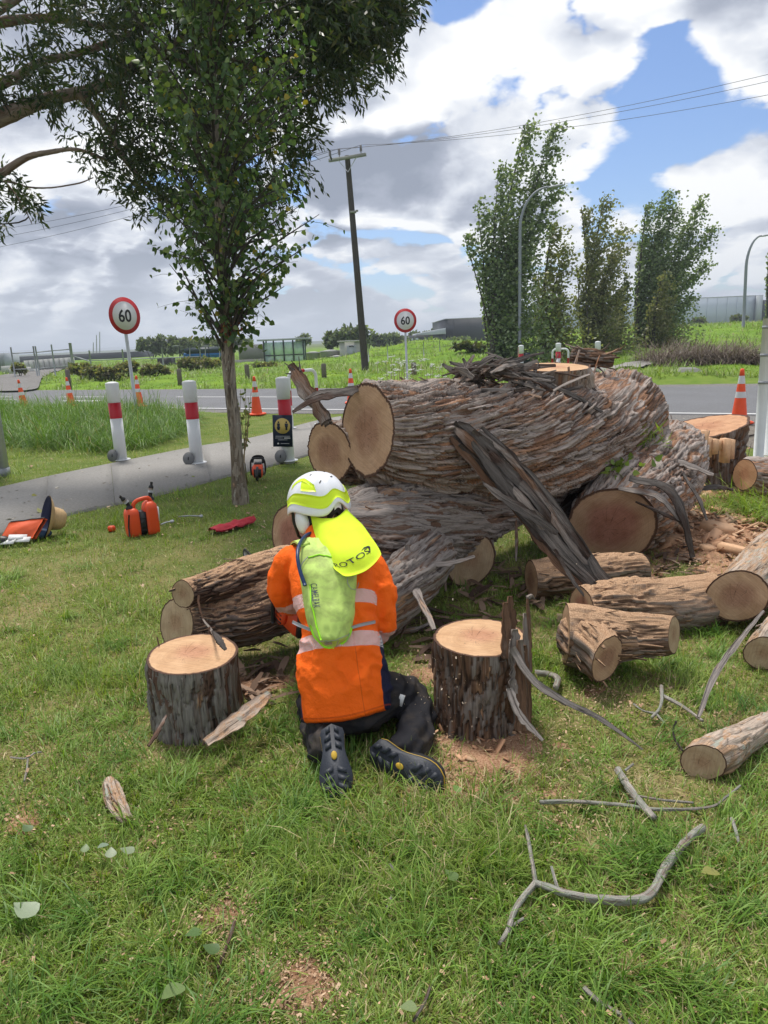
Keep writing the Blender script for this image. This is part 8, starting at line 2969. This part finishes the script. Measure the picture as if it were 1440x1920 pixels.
branch('small forked lichen-covered twig before the forked dusty log', [([(1240, 1286, 0.04), (1241, 1310, 0.03), (1236, 1330), (1222, 1346)], 0.008, 0.006), ([(1241, 1304, 0.02), (1280, 1325), (1318, 1352)], 0.009, 0.006), ([(1230, 1338), (1205, 1332), (1188, 1320)], 0.006, 0.003), ([(1232, 1340), (1246, 1356)], 0.005, 0.003)], seed=51)
branch('stubby pale lichen-covered branch lying right of the dark stump', [([(1003, 1262), (1028, 1264), (1046, 1272), (1042, 1290)], 0.016, 0.013)], seed=61)
branch('thin bare twig standing in the grass near the split log', [([(1268, 1392), (1262, 1372, 0.04), (1268, 1352, 0.08)], 0.003, 0.002), ([(1268, 1392), (1280, 1408)], 0.004, 0.002)], 'bark_dark', seed=71)
branch('thin pale twig lying at the lower middle of the lawn', [([(745, 1640), (740, 1665), (728, 1698), (722, 1712)], 0.004, 0.002), ([(745, 1640), (730, 1620, 0.03)], 0.003, 0.002)], seed=81)
branch('small grey forked twig lying at the left edge of the lawn', [([(20, 1420), (48, 1422), (65, 1412), (78, 1410)], 0.004, 0.003), ([(52, 1422), (50, 1445), (45, 1465)], 0.004, 0.002)], seed=91)
branch('thin brown stem lying beside the pale wood crumbs at lower left', [([(440, 1728), (428, 1765), (415, 1800), (408, 1815)], 0.005, 0.004)], 'bark_brown', seed=95)
branch('thin grey twig at the bottom right edge of the lawn', [([(1095, 1852), (1125, 1880), (1160, 1900), (1190, 1925)], 0.006, 0.004)], seed=97)
branch('thin brown twig at the bottom of the lawn in the middle', [([(808, 1846), (795, 1880), (775, 1915)], 0.004, 0.003)], 'bark_brown', seed=99)
branch('long thin curved stick on the shaded grass below the lower trunk', [([(800, 1140), (850, 1152), (910, 1155), (960, 1160)], 0.012, 0.006)], 'bark_brown', seed=101)
branch('grey stick lying behind the dark stump', [([(745, 1185), (780, 1180), (812, 1165)], 0.016, 0.008)], 'bark_grey', seed=103)
branch('dark stick on the dirt verge beside the sign post', [([(1290, 815), (1350, 822), (1400, 818), (1450, 805)], 0.014, 0.010)], 'bark_dark', seed=105)
branch('pale stick on the dirt verge near the cone', [([(1355, 808), (1400, 807)], 0.018, 0.012)], 'bark_grey', seed=107)
branch('thin grey twig lying right of the lone split log', [([(1372, 1535), (1380, 1560), (1385, 1580)], 0.006, 0.004)], seed=109)
# rotten chunk on the lawn at left
make_log('rotten_log_piece', 'small rotten piece of wood with a white lichen end on the left lawn', [(gp(205, 1468, 0.028), 0.026), (gp(216, 1500, 0.028), 0.030), (gp(240, 1540, 0.018), 0.020)], 'bark_smooth', ('wood_pale', 'wood_pale'), 'wood piece', nu=60, nv=50, seed=121, nfl=12, amp=0.012, flake_kw=dict(Lr=(0.015, 0.04), Wr=(0.004, 0.01), lift=0.4))

# ------------------------------------------------------------------ fallen leaves
rl = np.random.default_rng(9)


def fallen_leaf(px, py, size, col, label, yaw, z=0.062, tilt=0.2):
    c = A3(gp(px, py, z))
    m = 9
    out = [(0, 0), (0.22, 0.06), (0.40, 0.22), (0.40, 0.40), (0.28, 0.65), (0.12, 0.86), (0, 1.0), (-0.12, 0.86), (-0.28, 0.65), (-0.40, 0.40), (-0.40, 0.22), (-0.22, 0.06)]
    V = [(0, 0.0, 0), (0, 0.35, -0.03), (0, 0.7, -0.02), (0, 1.0, 0.02)] + [(a, b, 0.10 * abs(a) + 0.02 * math.sin(b * 7)) for a, b in out[1:6]] + [(a, b, 0.10 * abs(a)) for a, b in out[7:]]
    V = np.array(V)
    F4 = np.array([[0, 4, 5, 1], [1, 5, 6, 2], [2, 6, 7, 8], [0, 1, 12, 13], [1, 2, 11, 12], [2, 9, 10, 11]])
    F3 = np.array([[2, 8, 3], [2, 3, 9]])
    R = rot_euler(np.array([tilt]), np.array([tilt * 0.5]), np.array([yaw]))[0]
    V = (V - (0, 0.5, 0)) * size @ R.T + c
    root = thing('fallen_leaf', label, 'leaf', (c[0], c[1], 0), 'fallen leaves on the ground')
    C = np.tile(np.array(col), (len(V), 1))
    wpart('blade', V, [F4, F3], M['leaf'], root, {'col': C})
    s0 = (np.array([0, -0.5, 0]) * size) @ R.T + c
    Geo().tube([s0, s0 + (np.array([0.1, -0.45, 0.02]) * size) @ R.T], 0.0012, 5).world('stalk', M['dry'], root)


PG = (0.30, 0.36, 0.24)
for args in ((46, 1704, 0.085, (0.36, 0.43, 0.30), 'large pale green leaf lying near the left edge', 1.2), (208, 1598, 0.045, PG, 'pale round leaf, middle of three in a row on the lawn', 0.3), (238, 1594, 0.05, PG, 'pale oval leaf, right of three in a row on the lawn', 1.4),
             (192, 1586, 0.04, (0.26, 0.34, 0.26), 'upright pale leaf, left of three in a row on the lawn', 2.6), (160, 1590, 0.035, (0.16, 0.24, 0.09), 'small green leaf left of the three pale leaves', 0.2), (50, 1552, 0.045, (0.12, 0.19, 0.08), 'dull green leaf near the left edge above the large pale leaf', 1.0),
             (362, 1750, 0.05, (0.13, 0.22, 0.08), 'green leaf beside the pale wood crumbs', 2.2), (395, 1778, 0.05, (0.10, 0.17, 0.06), 'dark green leaf under the brown stem', 1.3), (322, 1860, 0.07, (0.20, 0.28, 0.11), 'narrow green leaf near the bottom left', 2.6),
             (845, 1640, 0.05, (0.14, 0.22, 0.07), 'green leaf on the lawn right of the thin pale twig', 0.7), (765, 1888, 0.045, (0.26, 0.33, 0.16), 'pale leaf near the bottom centre', 1.8), (856, 1478, 0.04, (0.18, 0.30, 0.08), 'small bright green leaf on the grass right of the boot toe', 0.5),
             (1330, 1635, 0.06, (0.33, 0.32, 0.10), 'yellowing leaf right of the bent branch', 2.0)):
    fallen_leaf(*args)
for args in ((64, 928, 0.07, (0.38, 0.36, 0.08), 'yellow leaf on the footpath near the left edge', 0.5, 0.045, 0.35), (74, 957, 0.09, (0.42, 0.42, 0.20), 'folded pale yellow leaf on the footpath above the hat', 1.0, 0.055, 0.6), (16, 973, 0.06, (0.10, 0.10, 0.05), 'dark dry leaf on the footpath joint', 2.0, 0.042, 0.2),
             (232, 934, 0.06, (0.30, 0.22, 0.05), 'brown-yellow leaf at the footpath edge left of the fuel can spout', 1.2, 0.05, 0.6), (362, 893, 0.055, (0.20, 0.26, 0.06), 'green leaf on the footpath left of the poplar', 0.4, 0.042, 0.2)):
    fallen_leaf(*args)

# ------------------------------------------------------------------ wood chips
wedges = [((1285, 975), (0.24, 0.10, 0.05), 0.3, 'flat orange wood wedge at the foot of the leaning log'), ((1345, 990), (0.26, 0.13, 0.09), -0.5, 'thick split wood wedge among the chips'), ((1270, 1012), (0.30, 0.14, 0.05), 0.1, 'wide flat wood slab beside the dark hanging bark'), ((1328, 1028), (0.16, 0.10, 0.05), 0.6, 'small wood block right of the hanging bark feet'),
          ((1392, 1034), (0.34, 0.06, 0.08), -0.55, 'long narrow orange wood wedge pointing to the right edge'), ((1258, 990), (0.12, 0.07, 0.05), 0.9, 'small pale chip block against the leaning log'), ((1420, 935), (0.16, 0.08, 0.05), 0.2, 'orange wood block by the clump of long grass'), ((1362, 872), (0.28, 0.16, 0.10), -0.4, 'pale cut block leaning by the felling stump'),
          ((1195, 1068), (0.05, 0.03, 0.16), 0.2, 'small upright pale wood splinter behind the dusty log')]
for k, ((px, py), s, yw, lab) in enumerate(wedges):
    c = A3(gp(px, py, s[2] * 0.4))
    g = Geo().box((0, 0, 0), s)
    V, F = g.arrays()
    V[V[:, 0] > 0] *= np.array([1, 0.9, 0.55])
    V[V[:, 1] > 0] *= np.array([0.85, 1, 0.8])
    V[:, 2] += 0.1 * V[:, 1]
    V = V @ rot_euler(np.array([0.15]), np.array([0.1]), np.array([yw]))[0].T + c
    o = wpart('wood_wedge', V, F, M['chip'])
    tag(o, lab, 'wood chip', 'sawn wood wedges among the chips')


def sawdust_bed():
    xs_, ys_ = np.arange(-1.4, 6.2, 0.033), np.arange(1.4, 9.4, 0.033)
    X, Y_ = np.meshgrid(xs_, ys_)
    x, y = X.ravel(), Y_.ravel()
    am = np.minimum(sawdust_amount(x, y), 1.2)
    nz_ = fbm(np.stack([x * 5, y * 5, x * 0], -1), 4, 61, 0.6) - 0.5
    z = 0.030 * (am - 0.62) + 0.055 * nz_
    z = np.minimum(z, 0.03)
    keepv = z > -0.012
    for cx, cy, rr_ in NO_GRASS:
        keepv &= (x - cx) ** 2 + (y - cy) ** 2 > (rr_ * 0.9) ** 2
    F = grid_faces(len(ys_), len(xs_))
    F = F[keepv[F].all(1)]
    used = np.unique(F)
    remap = np.zeros(len(x), np.int64)
    remap[used] = np.arange(len(used))
    m, nt, out = new_mat('sawdust_bed')
    co = objco(nt)
    n1 = noise(nt, co, 120, 4, 0.7)
    n2 = noise(nt, co, 6, 5, 0.6)
    c = ramp(nt, n1, [(0.30, (0.20, 0.105, 0.06)), (0.48, (0.42, 0.24, 0.145)), (0.68, (0.60, 0.40, 0.26))])
    c = mixc(nt, maprange(nt, n2, 0.42, 0.62, 0.0, 0.75), c, mixc(nt, 1.0, c, (0.50, 0.46, 0.42), 'MULTIPLY'))
    princ(nt, out, Base_Color=c, Roughness=0.95, Specular_IOR_Level=0.1, Normal=bump(nt, n1, 0.9, 0.01))
    o = link('sawdust_bed', npmesh('sawdust_bed', np.column_stack([x, y, z])[used], [remap[F]], smooth=True), m, kind='stuff')
    tag(o, 'thick carpet of brown sawdust on the ground round the stumps', 'sawdust')


def chips():
    r = np.random.default_rng(31)
    x, y = lawn_points(420000, r)
    s_ = sawdust_amount(x, y)
    n_ = RN[0] * x + RN[1] * y
    keep = (r.random(len(x)) < np.maximum(s_ ** 1.4 * 0.5, 0.012)) & (n_ < 14) & ~in_poly(x, y, PATH_POLY) & (y < 12)
    for cx, cy, rr_ in NO_GRASS:
        keep &= (x - cx) ** 2 + (y - cy) ** 2 > rr_ * rr_
    x, y, s_ = x[keep], y[keep], s_[keep]
    k = len(x)
    TV = np.array([[-0.5, -0.25, 0], [0.5, -0.3, 0.05], [0.6, 0.25, 0], [-0.4, 0.3, 0.08]])
    pos = np.column_stack([x, y, r.uniform(0.004, 0.04, k) * (1 - 0.5 * s_)])
    d = np.hypot(x, y)
    size = r.gamma(2.0, 0.0020, k) * (1 + 0.45 * np.maximum(d - 3, 0)) + 0.0025
    V, F = scatter(TV, [np.array([[0, 1, 2, 3]])], pos, rot_rand(k, 0.6, r), size)
    col = palette(k, r, [(0.30, 0.18, 0.11), (0.42, 0.27, 0.17), (0.55, 0.40, 0.27)], 0.2)
    o = link('sawdust', npmesh('sawdust', V, F, {'col': np.repeat(col, 4, 0)}), M['attr'], kind='stuff')
    tag(o, 'scattered pinkish sawdust and small wood chips on the grass', 'sawdust')
    # split chips heaped by the felling stump and under the saw cuts
    n5 = 720
    cs = [(1330, 985, 0.55), (1290, 1015, 0.4), (1390, 945, 0.6), (1260, 970, 0.35), (920, 1400, 0.25), (1420, 1010, 0.5)]
    P = []
    for q in range(n5):
        px, py, rr_ = cs[r.integers(len(cs))]
        P.append(A3(gp(px, py)) + r.normal(0, rr_ * 0.55, 3) * (1, 1, 0) + (0, 0, r.uniform(0.01, 0.035)))
    P = np.array(P)
    BV = np.array([[x_, y_, z_] for x_ in (-1, 1) for y_ in (-1, 1) for z_ in (-1, 1)]) * np.array([0.5, 0.24, 0.045])
    BV[4:] *= np.array([1, 0.6, 0.5])
    V, F = scatter(BV, [np.array([[0, 1, 3, 2], [4, 6, 7, 5], [0, 4, 5, 1], [2, 3, 7, 6], [0, 2, 6, 4], [1, 5, 7, 3]])], P, rot_rand(n5, 0.7, r), (r.gamma(2.2, 0.020, n5) + 0.012) * np.where(P[:, 1] < 4, 0.4, 1.25))
    col = palette(n5, r, [(0.38, 0.20, 0.115), (0.52, 0.31, 0.185), (0.60, 0.42, 0.28)], 0.2)
    o = link('split_chips', npmesh('split_chips', V, F, {'col': np.repeat(col, 8, 0)}), M['attr'], kind='stuff')
    tag(o, 'split orange wood chips heaped on the sawdust', 'wood chips')
    # bark crumbs and litter on footpath and dirt
    n2 = 1400
    px, py = r.uniform(-50, 620, n2), r.uniform(800, 1010, n2)
    P = np.array([A3(gp(a, b)) for a, b in zip(px, py)])
    ok = in_poly(P[:, 0], P[:, 1], PATH_POLY) & (r.random(n2) < 0.35)
    P = P[ok]
    P[:, 2] = 0.038
    P2 = np.array([A3(gp(a, b)) for a, b in zip(r.uniform(1235, 1500, 700), r.uniform(782, 900, 700))])
    P2[:, 2] = 0.02
    P = np.concatenate([P, P2])
    k = len(P)
    V, F = scatter(TV, [np.array([[0, 1, 2, 3]])], P, rot_rand(k, 0.25, r), r.gamma(2, 0.009, k) + 0.004)
    col = palette(k, r, [(0.05, 0.04, 0.03), (0.22, 0.18, 0.13), (0.62, 0.58, 0.50)], 0.2)
    o = link('path_litter', npmesh('path_litter', V, F, {'col': np.repeat(col, 4, 0)}), M['attr'], kind='stuff')
    tag(o, 'small leaf and bark litter scattered on the footpath and dirt verge', 'litter')
    # bark scraps on the grass round the pile
    n3 = 520
    cs = [(1330, 960, 0.9), (1000, 1120, 0.5), (820, 1200, 0.45), (480, 1280, 0.25), (1250, 1060, 0.6), (930, 1090, 0.6), (1400, 900, 0.8)]
    P = []
    for q in range(n3):
        px, py, rr_ = cs[r.integers(len(cs))]
        c = A3(gp(px, py))
        P.append(c + r.normal(0, rr_ * 0.5, 3) * (1, 1, 0) + (0, 0, r.uniform(0.01, 0.04)))
    P = np.array(P)
    TV2 = np.array([[-0.5, -0.08, 0], [-0.1, -0.11, 0.06], [0.5, -0.05, 0.02], [0.5, 0.05, 0.02], [-0.1, 0.10, 0.06], [-0.5, 0.07, 0]])
    V, F = scatter(TV2, [np.array([[0, 1, 4, 5], [1, 2, 3, 4]])], P, rot_rand(n3, 0.35, r), r.uniform(0.04, 0.20, n3))
    col = palette(n3, r, [(0.05, 0.03, 0.022), (0.14, 0.09, 0.06), (0.30, 0.21, 0.15)], 0.25)
    o = link('bark_scraps', npmesh('bark_scraps', V, F, {'col': np.repeat(col, 6, 0)}), M['attr'], kind='stuff')
    tag(o, 'brown bark scraps littering the grass round the log pile', 'bark scraps')
    # chips in the air from the saw
    n4 = 260
    P = np.concatenate([A3(PD(830, 1290, 3.0)) + r.normal(0, 1, (120, 3)) * (0.09, 0.1, 0.12), A3(PD(880, 1250, 2.9)) + r.normal(0, 1, (40, 3)) * (0.3, 0.2, 0.2), A3(PD(470, 1030, 4.3)) + r.normal(0, 1, (100, 3)) * (0.10, 0.15, 0.07)])
    P[:, 2] = np.maximum(P[:, 2], 0.01)
    V, F = scatter(TV, [np.array([[0, 1, 2, 3]])], P, rot_rand(n4, 3, r), r.gamma(2, 0.0016, n4) + 0.0015)
    col = palette(n4, r, [(0.60, 0.42, 0.28), (0.78, 0.66, 0.52)], 0.1)
    o = link('flying_sawdust', npmesh('flying_sawdust', V, F, {'col': np.repeat(col, 4, 0)}), M['attr'], kind='stuff')
    tag(o, 'fine pale sawdust flecks thrown up by the chainsaw', 'sawdust')
sawdust_bed()
chips()
make_lawn()
make_tall_grass()
make_field()
bpy.context.view_layer.update()


# ------------------------------------------------------------------ the air
mh, nth, outh = new_mat('haze')
pvn = nd(nth, 'VolumePrincipled', {'Color': (0.80, 0.88, 1.0), 'Density': 0.0007, 'Anisotropy': 0.35})
nth.links.new(pvn.outputs[0], outh.inputs['Volume'])
hz_o = Geo().box((0, 2470, 22), (6990, 4990, 56)).world('haze', mh, kind='stuff')
hz_o['label'] = 'thin pale haze over the land'
